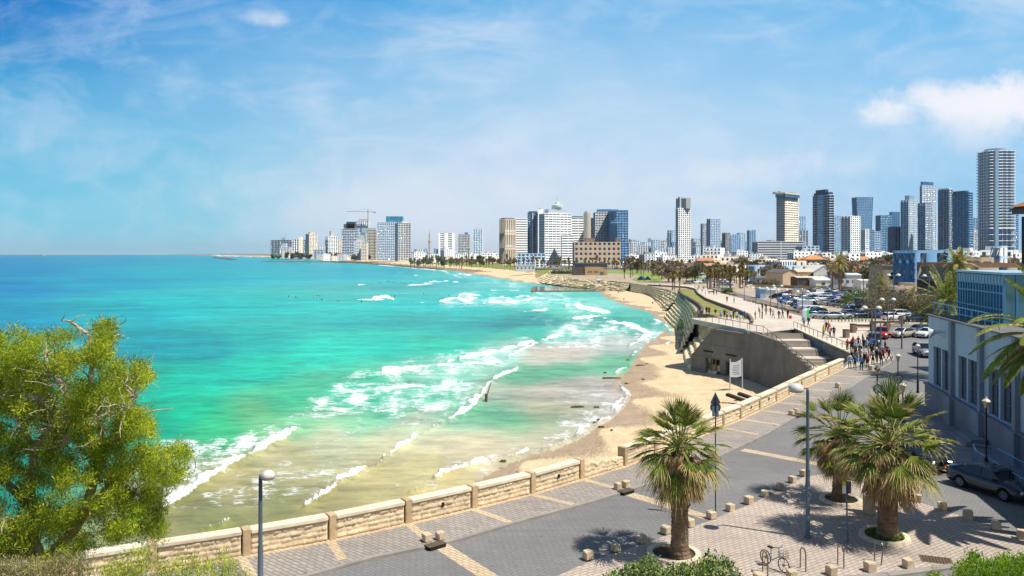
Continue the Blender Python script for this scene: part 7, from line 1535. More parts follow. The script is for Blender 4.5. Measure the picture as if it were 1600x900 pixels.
# thickets and hedges in the middle distance
def thicket(label, pts, z0, h, w_, mats, n, size, seed, name='shrub'):
    rn = np.random.default_rng(seed); P_ = resample(pts, 40); C = []
    for i in range(n):
        p = P_[rn.integers(0, 40)]; C.append((p.x+rn.normal(0, w_*.4), p.y+rn.normal(0, w_*.4), p.z+abs(rn.normal(0, .45))*h))
    C = np.array(C); c0 = C.mean(0); c0[2] = P_[0].z; V, q, mi = tufts(C-c0, 5, size, rn, size*.5, len(mats), .4, (0, 0, .3)); rt = root(name, label, 'shrub', tuple(c0)); mesh_obj('foliage', np_mesh('foliage', V, q, mats, mi), rt)
    mb = MB()
    for i in range(14): p = P_[rn.integers(0, 40)]-Vector(c0); mb.tube([(p.x, p.y, p.z), (p.x+.2, p.y, p.z+h*.6)], [.06, .02], 4)
    mb.build('stems', _mc['shrub_stem'], rt)
thicket('wide dry brown thicket behind the parked cars and lamps', [at(1362, 497), at(1400, 492), at(1450, 497)], 0, 5.0, 3.0, [V_a[2], V_b[0], V_a[0]], 6500, .2, 3)
thicket('dry brown bush against the grey hall behind the date palm', [at(1440, 500), at(1482, 505)], 0, 4.2, 2.5, [V_a[0], V_a[2]], 3600, .2, 4)
thicket('bright green hedge slope left of the dark blue kiosk', [at(1322, 482), at(1352, 474), at(1362, 470)], 0, 3.4, 2.0, V_g, 4200, .2, 5)
thicket('small green bush between side road and boulders', [at(1132, 459), at(1142, 459)], 0, 2.2, 1.5, V_g, 900, .22, 6)
thicket('low green hedge beside the brown beach house', [at(862, 428), at(893, 428)], 0, 3.0, 3, V_g, 300, .8, 7)
thicket('brown hedge above the white container', [at(1180, 447), at(1215, 448)], 0, 2.5, 2, V_a, 300, .6, 8)
thicket('dark bush at the foot of the shaggy palm', [at(1370, 478), at(1388, 478)], 0, 2.4, 1.5, V_a, 1500, .2, 9)
# ================================================================ VEHICLES
def paint(name, rgb, metal=.2, rough=.25):
    m = M(name, rgb, rough, .0, spec=.5, metal=metal); m.node_tree.nodes['Principled BSDF'].inputs['Coat Weight'].default_value = .6; m.node_tree.nodes['Principled BSDF'].inputs['Coat Roughness'].default_value = .06; return m
PT = {'white': paint('paint_white', (226, 228, 230), 0), 'silver': paint('paint_silver', (176, 180, 184), .5), 'grey': paint('paint_grey', (120, 126, 132), .4), 'dark blue': paint('paint_dark_blue', (30, 52, 84), .4), 'blue': paint('paint_blue', (40, 96, 168), .2), 'black': paint('paint_black', (20, 22, 26), .2), 'charcoal': paint('paint_charcoal', (36, 52, 70), .5), 'red': paint('paint_red', (190, 34, 44), .1), 'beige': paint('paint_beige', (196, 186, 164), .4), 'pale blue': paint('paint_pale_blue', (156, 186, 206), .3)}
C_gl = glass('car_glass', (14, 20, 26), .06, 0, .45); C_ty = M('tyre', (26, 26, 28), .85, 0); C_rim = M('alloy_rim', (170, 172, 176), .35, .05, 8, metal=.7); C_lamp = M('headlight', (220, 224, 226), .15, 0, spec=.8); C_red = M('tail_light', (170, 24, 22), .3, 0); C_pl = M('plate_yellow', (214, 176, 60), .5, 0); C_bk = M('bumper_black', (30, 32, 34), .6, 0)
def interp(tab, x): return float(np.interp(x, [t_[0] for t_ in tab], [t_[1] for t_ in tab]))
CARK = {  # length, width, hood/deck profile (x,z), roof profile (x,z) between base of screens
 'sedan': (4.65, 1.80, [(-2.33, .84), (-2.25, 1.06), (-1.6, 1.09), (-.9, 1.0), (.9, .98), (1.35, .97), (2.0, .86), (2.24, .74), (2.33, .6)], [(-1.9, 1.06), (-1.15, 1.38), (-.5, 1.48), (.2, 1.48), (.55, 1.39), (1.2, .98)]),
 'hatchback': (4.05, 1.72, [(-2.02, .8), (-1.98, 1.05), (-1.4, 1.02), (1.0, .98), (1.4, .95), (1.85, .82), (2.02, .62)], [(-1.95, 1.0), (-1.6, 1.4), (-.9, 1.5), (.2, 1.5), (.55, 1.4), (1.25, .95)]),
 'suv': (4.5, 1.85, [(-2.25, .8), (-2.2, 1.1), (-1.6, 1.12), (1.0, 1.08), (1.5, 1.02), (2.1, .88), (2.25, .65)], [(-2.15, 1.12), (-1.85, 1.6), (-1.1, 1.7), (.3, 1.7), (.65, 1.58), (1.3, 1.08)]),
 'van': (5.6, 2.0, [(-2.8, .9), (-2.78, 1.3), (-1.5, 1.3), (1.6, 1.25), (2.3, 1.15), (2.7, .95), (2.8, .7)], [(-2.78, 1.3), (-2.72, 2.2), (-2.0, 2.35), (1.1, 2.35), (1.45, 2.2), (2.2, 1.2)])}
def car_meshes(kind, fine=True):
    L, W_, deck, roof = CARK[kind]; hw = W_/2; mb = MB(); n = 34 if fine else 14; xs = [-L/2+L*i/n for i in range(n+1)]; rings = []
    wheel_x = (-L*.285, L*.29); wr = .32 if kind != 'suv' else .36; wr = .36 if kind == 'van' else wr
    for x in xs:
        f = abs(x)/(L/2); w_ = hw*(1-.16*max(0, f-.75)/.25*max(0, f-.75)/.25-.0); z = interp(deck, x); sill = .24+.06*max(0, f-.8)/.2
        for wx in wheel_x:
            dx_ = abs(x-wx); 
            if dx_ < wr*1.16: sill = max(sill, .02+math.sqrt(max(0, (wr*1.16)**2-dx_*dx_))+wr)
        sill = min(sill, z-.12)
        rings.append([(x, -w_*.80, sill-.02), (x, -w_*.97, sill), (x, -w_, max(sill+.01, .50)), (x, -w_*.99, max(sill+.03, z-.18)), (x, -w_*.90, z-.02), (x, -w_*.5, z+.035), (x, w_*.5, z+.035), (x, w_*.90, z-.02), (x, w_*.99, max(sill+.03, z-.18)), (x, w_, max(sill+.01, .50)), (x, w_*.97, sill), (x, w_*.80, sill-.02)])
    m = 12; V = [p for r in rings for p in r]; fs = [(i*m+j, i*m+(j+1) % m, (i+1)*m+(j+1) % m, (i+1)*m+j) for i in range(n) for j in range(m)]; fs += [tuple(range(m-1, -1, -1)), tuple(range(n*m, n*m+m))]
    mb.add(V, fs); mb.f = [tuple(reversed(f)) for f in mb.f]; body = mb.mesh('body', PT['white'], True)
    # cabin
    x0, x1 = roof[0][0], roof[-1][0]; k = 16 if fine else 8; xs = [x0+(x1-x0)*i/k for i in range(k+1)]; mb = MB(); V = []; rf = MB(); RV = []
    for x in xs:
        zr = interp(roof, x); zb = interp(deck, x)-.04; zr = max(zr, zb+.05); fr_ = (zr-zb)/(max(r[1] for r in roof)-zb); tw_ = hw*(.90-.17*fr_) if kind != 'van' else hw*(.95-.06*fr_)
        V += [(x, -hw*.90, zb), (x, -tw_, zr-.03), (x, tw_, zr-.03), (x, hw*.90, zb)]; RV.append((x, tw_, zr))
    fs = [(i*4+j, i*4+j+1, i*4+j+5, i*4+j+4) for i in range(k) for j in range(3)]; mb.add(V, fs+[(0, 1, 2, 3), (k*4+3, k*4+2, k*4+1, k*4)]); cabin = mb.mesh('windows', C_gl)
    rmax = max(r[1] for r in roof); top = [(x, t_, z) for x, t_, z in RV if z > rmax-.14]
    V = []
    for x, t_, z in top: V += [(x, -t_-.01, z-.045), (x, -t_*.9, z+.012), (x, t_*.9, z+.012), (x, t_+.01, z-.045)]
    q = len(top); rf.add(V, [(i*4+j, i*4+j+1, i*4+j+5, i*4+j+4)[::-1] for i in range(q-1) for j in range(3)])
    # pillars
    for sg in (-1, 1):
        for a, b2 in (((x0+.02), top[0][0]), ((x1-.02), top[-1][0])):
            za, zb2 = interp(deck, a), interp(roof, b2); ta = hw*.90; tb = [t_ for x, t_, z in top if x == b2][0]; rf.tube([(a, sg*ta, za-.02), (b2, sg*(tb+.005), zb2-.03)], .035, 4)
        xm = -.15 if kind != 'van' else .6; rf.tube([(xm, sg*(hw*.90+.004), interp(deck, xm)-.03), (xm, sg*(top[0][1]+.012), rmax-.05)], .035, 4)
        if kind == 'van':
            V = [(-2.7, sg*(hw*.905), 1.26), (.55, sg*(hw*.905), 1.26), (.55, sg*(hw*.90), 2.2), (-2.68, sg*(hw*.90), 2.2)]; V += [(x, y-sg*.03, z) for x, y, z in V]; rf.add(V, [(0, 1, 2, 3), (7, 6, 5, 4), (0, 4, 5, 1), (2, 6, 7, 3)])
    roofm = rf.mesh('roof', PT['white'])
    mb = MB(); mb.tube([(0, -.11, 0), (0, .11, 0)], wr, 18 if fine else 10); tyre = mb.mesh('tyre', C_ty); mb = MB()
    if fine:
        torus(mb, (0, 0, 0), wr*.64, .02, (0, 1, 0), 20, 4)
        for y_ in (-.118, .118):
            for a in range(10): th = a*math.tau/10; mb.tube([(0, y_, 0), (math.cos(th)*wr*.64, y_*.97, math.sin(th)*wr*.64)], .017, 4)
        torus(mb, (0, .112, 0), wr*.64, .018, (0, 1, 0), 20, 4); torus(mb, (0, -.112, 0), wr*.64, .018, (0, 1, 0), 20, 4)
    else: mb.tube([(0, -.118, 0), (0, .118, 0)], wr*.60, 8)
    rim = mb.mesh('rim', C_rim)
    mb = MB(); mb.cbox((0, 0, 0), (.12, .40, .15), .03); lampm = mb.mesh('headlight', C_lamp); tail = mb.mesh('tail_light', C_red)
    mb = MB(); mb.box((0, 0, 0), (.03, .5, .12)); plate = mb.mesh('plate', C_pl); mb = MB(); mb.cbox((0, 0, 0), (.16, .2, .14), .03); mir = mb.mesh('mirror', C_bk); mb = MB(); mb.cbox((0, 0, 0), (.1, W_*.72, .16), .03); gr = mb.mesh('grille', C_bk)
    return dict(L=L, hw=hw, wx=wheel_x, wr=wr, body=body, cabin=cabin, roof=roofm, tyre=tyre, rim=rim, lamp=lampm, tail=tail, plate=plate, mir=mir, gr=gr)
CM = {}
def car(kind, colr, loc, rz, label, grp=None, fine=True, cat='car'):
    key = (kind, fine)
    if key not in CM: CM[key] = car_meshes(kind, fine)
    c = CM[key]; rt = root({'van': 'parked_van', 'suv': 'parked_car'}.get(kind, 'parked_car'), label, 'van' if kind == 'van' else cat, loc, rz, grp)
    def part(nm, me, loc_=(0, 0, 0), mat=None, parent=rt, rot=None):
        o = mesh_obj(nm, me, parent, loc_)
        if mat: o.material_slots[0].link = 'OBJECT'; o.material_slots[0].material = mat
        if rot is not None: o.rotation_euler = rot
        return o
    part('body', c['body'], mat=PT[colr]); part('windows', c['cabin']); part('roof', c['roof'], mat=PT[colr])
    for wx in c['wx']:
        for sg in (-1, 1): w_ = part('wheel', c['tyre'], (wx, sg*(c['hw']-.10), c['wr'])); part('rim', c['rim'], (0, 0, 0), parent=w_)
    hz = interp(CARK[kind][2], c['L']/2)
    for sg in (-1, 1):
        part('headlight', c['lamp'], (c['L']/2-.10, sg*(c['hw']*.66), hz+.05), rot=(0, 0, sg*-.35)); part('tail_light', c['tail'], (-c['L']/2+.06, sg*(c['hw']*.66), interp(CARK[kind][2], -c['L']/2)+.08), rot=(0, 0, sg*.25))
        if fine: part('mirror', c['mir'], (c['L']*.17, sg*(c['hw']+.07), 1.0 if kind != 'van' else 1.4))
    part('grille', c['gr'], (c['L']/2-.02, 0, hz-.13))
    part('plate', c['plate'], (c['L']/2+.035, 0, .44)); part('plate', c['plate'], (-c['L']/2-.015, 0, .62)); return rt
car('sedan', 'charcoal', (26.9, 43.0, .02), math.atan2(-.94, .335), 'dark blue grey sedan parked beside the railing of the hall', 'cars parked beside the grey hall')
car('sedan', 'black', (25.35, 48.7, .02), math.atan2(-.95, .31), 'black sedan half hidden behind the fronds of the right palm', 'cars parked beside the grey hall')
RC = random.Random(77)
def cars(rows, zone, grp):
    cnt = {}
    for px, py, kind, colr, deg in sorted(rows):
        p = at(px, py); k = colr+' '+kind; i = cnt.get(k, 0); cnt[k] = i+1; tot = sum(1 for r in rows if r[3]+' '+r[2] == k)
        lab = (f'{nth(i)} ' if tot > 1 else '')+f'{colr} {kind} '+('from left ' if tot > 1 else '')+zone
        car(kind, colr, (p.x, p.y, p.z+.02), R(deg), lab, grp, fine=False)
cars([(1283, 498, 'sedan', 'silver', 172), (1300, 498.5, 'sedan', 'silver', 176), (1316, 498, 'hatchback', 'silver', 10), (1331, 497, 'suv', 'dark blue', 8), (1344, 497, 'hatchback', 'dark blue', 188), (1357, 496, 'suv', 'white', 5), (1368, 493, 'sedan', 'blue', 14), (1381, 497, 'sedan', 'blue', 12), (1393, 500, 'hatchback', 'white', 25), (1409, 497, 'suv', 'white', 10), (1421, 496, 'suv', 'black', 12), (1428, 503, 'sedan', 'dark blue', 10)], 'in the row behind the green bicycles', 'cars in the front parking row')
cars([(1229, 474, 'suv', 'blue', 200), (1236, 476, 'hatchback', 'silver', 195), (1247, 479, 'suv', 'dark blue', 205), (1265, 485, 'van', 'white', -18), (1253, 483.5, 'hatchback', 'blue', 200), (1268, 489, 'hatchback', 'white', 190), (1275, 494, 'suv', 'black', 185)], 'on the left side of the car park', 'cars on the left side of the car park')
cars([(1287, 476.5, 'sedan', 'silver', 75), (1300, 478, 'suv', 'dark blue', 80), (1312, 480, 'suv', 'grey', 160), (1327, 481, 'hatchback', 'white', 190), (1332, 477, 'suv', 'silver', 15), (1334, 486, 'sedan', 'charcoal', 10), (1344, 489, 'suv', 'black', 15)], 'in the middle of the car park', 'cars in the middle of the car park')
cars([(1232, 468, 'sedan', 'white', 185), (1243, 470, 'suv', 'white', 195), (1254, 472, 'sedan', 'white', 190), (1266, 473.5, 'sedan', 'silver', 180), (1270, 468, 'sedan', 'charcoal', 170), (1283, 470, 'suv', 'white', 175), (1298, 470, 'hatchback', 'dark blue', 100), (1303, 463, 'sedan', 'blue', 165), (1310, 468, 'sedan', 'white', 160), (1276, 462, 'van', 'white', 180), (1292, 461, 'suv', 'dark blue', 170), (1302, 457, 'sedan', 'white', 175), (1315, 460, 'suv', 'grey', 170), (1328, 459, 'suv', 'charcoal', 60), (1340, 462, 'sedan', 'pale blue', 20), (1290, 456, 'sedan', 'silver', 170), (1276, 455, 'sedan', 'white', 175), (1262, 458, 'suv', 'black', 175), (1250, 466, 'hatchback', 'silver', 180), (1258, 463, 'sedan', 'white', 172), (1222, 464, 'suv', 'grey', 185), (1289, 465.5, 'suv', 'white', 172), (1322, 466, 'sedan', 'silver', 165), (1330, 470, 'hatchback', 'blue', 168), (1318, 472, 'suv', 'charcoal', 165), (1308, 475, 'sedan', 'white', 168), (1296, 473, 'sedan', 'grey', 172), (1343, 468, 'suv', 'dark blue', 160), (1302, 452.5, 'van', 'white', 175), (1246, 455, 'suv', 'silver', 172), (1234, 459, 'sedan', 'charcoal', 178)], 'at the back of the car park', 'cars at the back of the car park')
cars([(1411, 527, 'sedan', 'beige', -152), (1436, 521.5, 'hatchback', 'white', -150), (1450, 527, 'sedan', 'white', -146), (1444, 556, 'suv', 'silver', -100), (1378, 528, 'suv', 'red', -118), (1366, 539, 'suv', 'charcoal', -116)], 'standing on the street beyond the crowd', 'cars on the street beyond the crowd')
cars([(1204, 464, 'hatchback', 'dark blue', 170), (1213, 467, 'suv', 'black', 150), (1224, 470, 'hatchback', 'grey', 190), (1166, 441.5, 'van', 'white', 178), (1174, 443, 'suv', 'dark blue', 170), (1182, 443, 'sedan', 'blue', 170)], 'near the white container and boulders', 'cars near the white container')
cars([(1074, 444, 'suv', 'grey', 180), (1082, 443, 'suv', 'black', 180), (1089, 443, 'van', 'white', 178), (1101, 443, 'van', 'beige', 178), (1113, 444, 'suv', 'white', 175), (1120, 445, 'hatchback', 'white', 170), (1128, 446, 'suv', 'silver', 165), (1138, 447, 'sedan', 'blue', 170)], 'beside the promenade bend', 'vehicles beside the promenade bend')
coast = []
for i in range(46):
    px = 815+ (1130-815)*(i+RC.random()*.6)/46; coast.append((px, 416.5+(px-815)*.022+RC.uniform(-.8, 1.6), RC.choice(['sedan', 'suv', 'hatchback', 'suv', 'van']), RC.choice(['white', 'silver', 'grey', 'dark blue', 'black', 'white']), RC.uniform(165, 200)))
cars(coast, 'on the coast road behind the lawn', 'cars on the coast road')
coast2 = [(660+130*(i+RC.random()*.6)/16, 412.6+RC.uniform(-.3, .3), RC.choice(['sedan', 'suv', 'van']), RC.choice(['white', 'silver', 'blue']), RC.uniform(150, 190)) for i in range(16)]
for r in range(len(coast2)):
    px, py, k, c_, dg_ = coast2[r]
# tour bus
def bus(loc, rz, label):
    rt = root('tour_bus', label, 'bus', loc, rz); mb = MB(); mb.cbox((0, 0, 1.75), (11.5, 2.5, 2.7), .22); mb.build('body', PT['white'], rt)
    for sg in (-1, 1): mb = MB(); mb.box((.2, sg*1.252, 2.2), (10, .03, .9)); mb.build('side_window', C_gl, rt)
    mb = MB(); mb.box((5.76, 0, 2.0), (.03, 2.1, 1.3)); mb.build('windscreen', C_gl, rt)
    for x in (-3.4, 3.6):
        for sg in (-1, 1): mb = MB(); mb.tube([(x, sg*1.0, .5), (x, sg*1.27, .5)], .5, 12); mb.build('wheel', C_ty, rt)
p = at(1089, 433.5); bus(p, R(176), 'white tour bus standing between the palms and the park'); p = at(1098, 435); car('van', 'white', p, R(176), 'white minibus behind the white tour bus', None, False)
p = at(1080, 430); rt = root('green_canopy', 'small bright green canopy left of the tour bus', 'canopy', p); mb = MB(); mb.box((0, 0, 3.2), (5, 3, 1.6), top=(.5, .5)); mb.build('cloth', M('canopy_green', (20, 150, 124), .7, .1), rt)
for x in (-2.2, 2.2):
    for y in (-1.3, 1.3): mb = MB(); mb.tube([(x, y, 0), (x, y, 2.5)], .06, 5); mb.build('leg', M_black, rt)
for i, px in enumerate((1002.5, 1012.0)):
    p = at(px, 440.5); rt = root('blue_beach_tent', f'{["left", "right"][i]} dark blue gable tent above the beach steps', 'tent', p, R(-30+20*i), 'dark blue tents'); mb = MB(); V = [(-2.2, -2, 1.2), (2.2, -2, 1.2), (0, -2, 3.4), (-2.2, 2, 1.2), (2.2, 2, 1.2), (0, 2, 3.4)]; mb.add(V, [(0, 1, 2), (5, 4, 3), (0, 2, 5, 3), (1, 4, 5, 2)]); mb.build('cloth', M('tent_blue', (36, 74, 112), .7, .1), rt)
    for x in (-2, 2):
        for y in (-1.8, 1.8): mb = MB(); mb.tube([(x, y, 0), (x, y, 1.25)], .08, 5); mb.build('leg', M_black, rt)
# ================================================================ GREEN RENTAL BICYCLES, BENCHES, KIOSK, BINS
gm = M('rental_green', (60, 190, 90), .5, .1); protob = None
for i in range(15):
    p = at(1289+i*5.3, 503.5+.1*(i % 3)); lab = f'{nth(i)} green rental bicycle from the left in the row before the cars'
    if protob is None: protob = bicycle(p+Vector((0, 0, .05)), R(70), lab, gm, 'green rental bicycles', basket=False, fine=False)
    else: copy_tree(protob, p+Vector((0, 0, .05)), R(70+random.uniform(-12, 12)), label=lab)
def bench(px, py, rz, label, L=2.6):
    p = at(px, py); rt = root('bench', label, 'bench', (p.x, p.y, p.z+.05), rz, 'wooden benches of the plaza')
    wm = M('bench_timber', (126, 100, 76), .8, .2, 3); mb = MB(); mb.cbox((0, 0, .45), (L, .5, .07), .02); mb.build('seat', wm, rt); mb = MB(); mb.cbox((0, .28, .78), (L, .06, .42), .02); mb.build('backrest', wm, rt)
    for x in (-L*.4, L*.4): mb = MB(); mb.cbox((x, .05, .22), (.12, .5, .42), .02); mb.build('leg', wm, rt)
bench(1352, 517, R(-6), 'long timber bench between the two stone bins and the lamp', 3.4); bench(1372, 511, R(0), 'timber bench behind the red car'); bench(1400, 510.5, R(2), 'timber bench behind the beige sedan'); bench(1112, 459, R(10), 'timber bench by the boulders on the promenade side')
def bin_(px, py, label, hh=1.15):
    p = at(px, py); rt = root('litter_bin', label, 'litter bin', (p.x, p.y, p.z+.05), R(12), 'stone clad litter bins'); mb = MB(); mb.cbox((0, 0, hh/2), (.75, .75, hh), .05); mb.build('body', M('bin_stone', (140, 118, 92), .9, .15, 2), rt); mb = MB(); mb.cbox((0, 0, hh+.05), (.8, .8, .1), .02); mb.build('lid', M_black, rt)
bin_(1333, 520, 'stone clad bin with thin stick left of the long bench', 1.3); bin_(1322, 528, 'stone clad bin at the edge of the crowd'); bin_(1386, 515, 'stone clad bin right of the lamp pair', 1.2); bin_(1364, 517, 'stone clad bin at the right end of the long bench', 1.1); bin_(1409, 506, 'stone clad bin by the cyclists', 1.3)
p = at(1352, 488); rt = root('kiosk', 'dark blue box kiosk with pale sign band at the car park', 'kiosk', p, R(8)); mb = MB(); mb.cbox((0, 0, 1.5), (3.6, 2.4, 3.0), .05); mb.build('wall', W_dblue, rt); mb = MB(); mb.box((.6, -1.25, 2.6), (3.0, .06, .5)); mb.build('sign_band', W_blue, rt); mb = MB(); mb.cbox((0, 0, 3.08), (3.9, 2.7, .16), .03); mb.build('roof', W_dgrey, rt)
p = at(1258, 501); rt = root('information_stand', 'pale stand with bright green strip at the left end of the cars', 'stand', p); mb = MB(); mb.cbox((0, 0, 1.0), (1.1, .5, 2.0), .04); mb.build('panel', W_pale, rt); mb = MB(); mb.box((.45, -.27, 1.3), (.3, .05, 1.8)); mb.build('green_strip', M('vivid_green', (40, 220, 90), .5, 0), rt)
# twin dome lamps of the promenade and plain poles
def twin_lamp(px, yt, yb, label, grp='twin dome lamps of the promenade', twin=True):
    p = at(px, yb); h = WZ(yt, p.y)-p.z; rt = root('promenade_lamp', label, 'street lamp', p, R(random.uniform(-8, 8)), grp); mb = MB(); mb.lathe((0, 0, 0), [(.14, 0), (.11, .2), (.09, h*.5), (.07, h)], 8); mb.build('pole', M_pole, rt)
    if twin:
        mb = MB(); mb.tube([(-.7, 0, h-.1), (.7, 0, h-.1)], .05, 6); mb.build('arm', M_pole, rt)
        for sg in (-1, 1): mb = MB(); mb.lathe((sg*.95, 0, h-.12), [(.42, 0), (.42, .08), (.34, .28), (.15, .4), (.01, .42)], 14); mb.build('shade', M_dome, rt, smooth=True)
for i, (a, yt, yb) in enumerate([(1254, 456, 497), (1222, 453, 486), (1204, 450, 481), (1181, 450, 476), (1163, 447, 470), (1362, 481, 540), (1387, 468, 510), (1396, 430, 503), (1452, 431, 500), (1140, 440, 463), (1129, 437, 457), (1106, 436, 452), (1215, 447, 484)]):
    twin_lamp(a, yt, yb, f'{nth(i)} twin dome lamp'.replace('first twin', 'leftmost twin') if False else 'x')
LPS = sorted([o for o in bpy.data.objects if o.get('group') == 'twin dome lamps of the promenade'], key=lambda o: o.location.x/o.location.y)
for i, o in enumerate(LPS): o['label'] = f'{nth(i)} twin dome lamp from the left along the promenade and plaza'
for i, (a, yt, yb) in enumerate([(1322, 418, 468), (1349, 430, 488), (1299, 420, 462), (1357, 428, 486), (1368, 431, 500), (1409, 495, 545), (1367.5, 468, 552), (1184, 408, 440), (1166, 420, 445), (1053, 410, 440), (1376, 505, 557)]):
    twin_lamp(a, yt, yb, 'x', 'plain slender poles', False)
LPS = sorted([o for o in bpy.data.objects if o.get('group') == 'plain slender poles'], key=lambda o: o.location.x/o.location.y)
for i, o in enumerate(LPS): o['label'] = f'{nth(i)} plain slender grey pole from the left'; o.name = 'plain_pole'; o['category'] = 'pole'
# ================================================================ PEOPLE
def skin_body(joints, edges, radii, root_i=0, sub=1):
    me = bpy.data.meshes.new('person'); me.from_pydata(joints, edges, []); o = bpy.data.objects.new('tmp', me); col.objects.link(o)
    md = o.modifiers.new('s', 'SKIN'); sv = me.skin_vertices[0].data
    for i, r in enumerate(radii): sv[i].radius = (r, r) if not isinstance(r, tuple) else r
    sv[root_i].use_root = True; o.modifiers.new('u', 'SUBSURF').levels = sub
    dg = bpy.context.evaluated_depsgraph_get(); out = bpy.data.meshes.new_from_object(o.evaluated_get(dg)); bpy.data.objects.remove(o); return out
def person_mesh(legs, arms, lean=0.0, sit=False, scale=1.0):
    """legs/arms: (forward swing left, right) in metres at foot / hand"""
    hipz = .92 if not sit else .5; sh = hipz+.52
    J = [(0, 0, hipz), (lean*.3, 0, hipz+.25), (lean*.8, 0, sh), (lean*.95, 0, sh+.12), (lean+.02, 0, sh+.22), (lean+.03, 0, sh+.34)]
    Rr = [(.15, .12), (.14, .11), (.16, .11), (.055, .055), (.10, .085), (.075, .075)]; E_ = [(0, 1), (1, 2), (2, 3), (3, 4), (4, 5)]
    for sg, fw in ((1, legs[0]), (-1, legs[1])):
        i = len(J)
        if sit: J += [(.06, sg*.1, hipz-.02), (.42, sg*.12, hipz), (.44, sg*.12, .1), (.56, sg*.12, .05)]
        else: J += [(.0, sg*.10, hipz-.08), (fw*.55+.04, sg*.11, .48), (fw-.03*abs(fw), sg*.11, .09), (fw+.13, sg*.12, .04)]
        Rr += [(.095, .095), (.062, .062), (.045, .045), (.04, .03)]; E_ += [(0, i), (i, i+1), (i+1, i+2), (i+2, i+3)]
    for sg, (fx, out_, hz) in ((1, arms[0]), (-1, arms[1])):
        i = len(J); J += [(lean*.8, sg*.19, sh-.03), (lean*.8+fx*.35-.04, sg*(.25+out_*.4), sh-.3), (lean*.8+fx, sg*(.24+out_), hz if hz > 0 else sh-.56), (lean*.8+fx+.05, sg*(.24+out_*.9), (hz if hz > 0 else sh-.56)-.07)]; Rr += [(.06, .06), (.045, .045), (.033, .033), (.035, .02)]; E_ += [(2, i), (i, i+1), (i+1, i+2), (i+2, i+3)]
    me = skin_body(J, E_, Rr); n = len(me.polygons); mi = []
    for m_ in ('t', 's', 'k', 'h', 'b'): me.materials.append(None)
    for p_ in me.polygons:
        c = p_.center; k = 0
        if c.z < .09 and not sit: k = 4
        elif c.z > sh+.13: k = 3 if (c.z > sh+.31 or c.x < lean-.01) else 2
        elif c.z > sh+.05 and abs(c.y) < .08: k = 2
        elif c.z > hipz-.03 or (abs(c.y) > .17 and c.z > hipz-.16): k = 1
        if abs(c.y) > .17 and c.z < hipz+.12 and c.z > .6: k = 2
        mi.append(k)
    me.polygons.foreach_set('material_index', mi); me.polygons.foreach_set('use_smooth', [True]*n); return me
hang = (0, 0, -1)
PM = {'standing': person_mesh((.02, -.04), ((.04, .02, -1), (.02, .02, -1))), 'walking': person_mesh((.30, -.30), ((-.18, .02, -1), (.20, .02, -1)), .05), 'chatting': person_mesh((.05, -.06), ((.26, -.08, 1.12), (.03, .04, -1)), .02), 'holding hands up': person_mesh((.0, .03), ((.24, -.1, 1.42), (.22, -.12, 1.40)), -.02), 'striding': person_mesh((-.26, .28), ((.16, .03, -1), (-.14, .03, -1)), .06), 'sitting': person_mesh((0, 0), ((.25, 0, .62), (.22, 0, .62)), .05, True)}
CL = {'white': (222, 224, 226), 'black': (26, 28, 32), 'navy': (34, 46, 76), 'grey': (120, 122, 124), 'red': (200, 40, 60), 'pink': (226, 56, 96), 'pale blue': (140, 180, 210), 'blue': (36, 120, 190), 'yellow': (214, 210, 60), 'brown': (110, 80, 56), 'beige': (200, 180, 150), 'dark green': (40, 70, 52), 'denim': (52, 76, 110)}
cm = lambda c: M('cloth_'+c.replace(' ', '_'), CL[c], .85, .1, 6)
SKIN = [M('skin_light', (214, 164, 132), .6, 0), M('skin_tan', (176, 124, 92), .6, 0)]; HAIR = [M('hair_dark', (34, 26, 22), .7, 0), M('hair_brown', (78, 54, 36), .7, 0)]
mb = MB(); mb.cbox((0, 0, 0), (.18, .30, .44), .06); mb.cbox((-.10, 0, -.06), (.08, .22, .22), .03); BPK = mb.mesh('backpack', cm('blue'))
rpn = random.Random(5); used_lab = set()
def person(px, py, pose, shirt, trs, face, bag=None, where='', sc=1.0, z=None, extra=''):
    p = at(px, py, z); deg = face+rpn.uniform(-15, 15)
    lab = f'person in {shirt} top'+(f', {trs} trousers' if trs != shirt else ' and trousers')+(f', {bag} backpack' if bag else '')+f' {where}'
    if lab in used_lab:
        for ad in (pose, 'second', 'third', 'fourth', 'fifth'): 
            l2 = f'{ad} person in {shirt} top'+(f', {trs} trousers' if trs != shirt else ' and trousers')+(f', {bag} backpack' if bag else '')+f' {where}'
            if l2 not in used_lab: lab = l2; break
    used_lab.add(lab)
    o = mesh_obj('person', PM[pose], None, (p.x, p.y, p.z+.05), R(deg)); s_ = sc*rpn.uniform(.95, 1.04); o.scale = (s_, s_, s_)
    for i, m_ in enumerate((cm(trs), cm(shirt), rpn.choice(SKIN), rpn.choice(HAIR), cm('black'))): o.material_slots[i].link = 'OBJECT'; o.material_slots[i].material = m_
    setp(o, lab, 'person', 'people '+where)
    if bag: b = mesh_obj('backpack', BPK, o, (-.20, 0, 1.24)); b.material_slots[0].link = 'OBJECT'; b.material_slots[0].material = cm(bag)
    return o
CW = 'in the crowd by the parapet end'
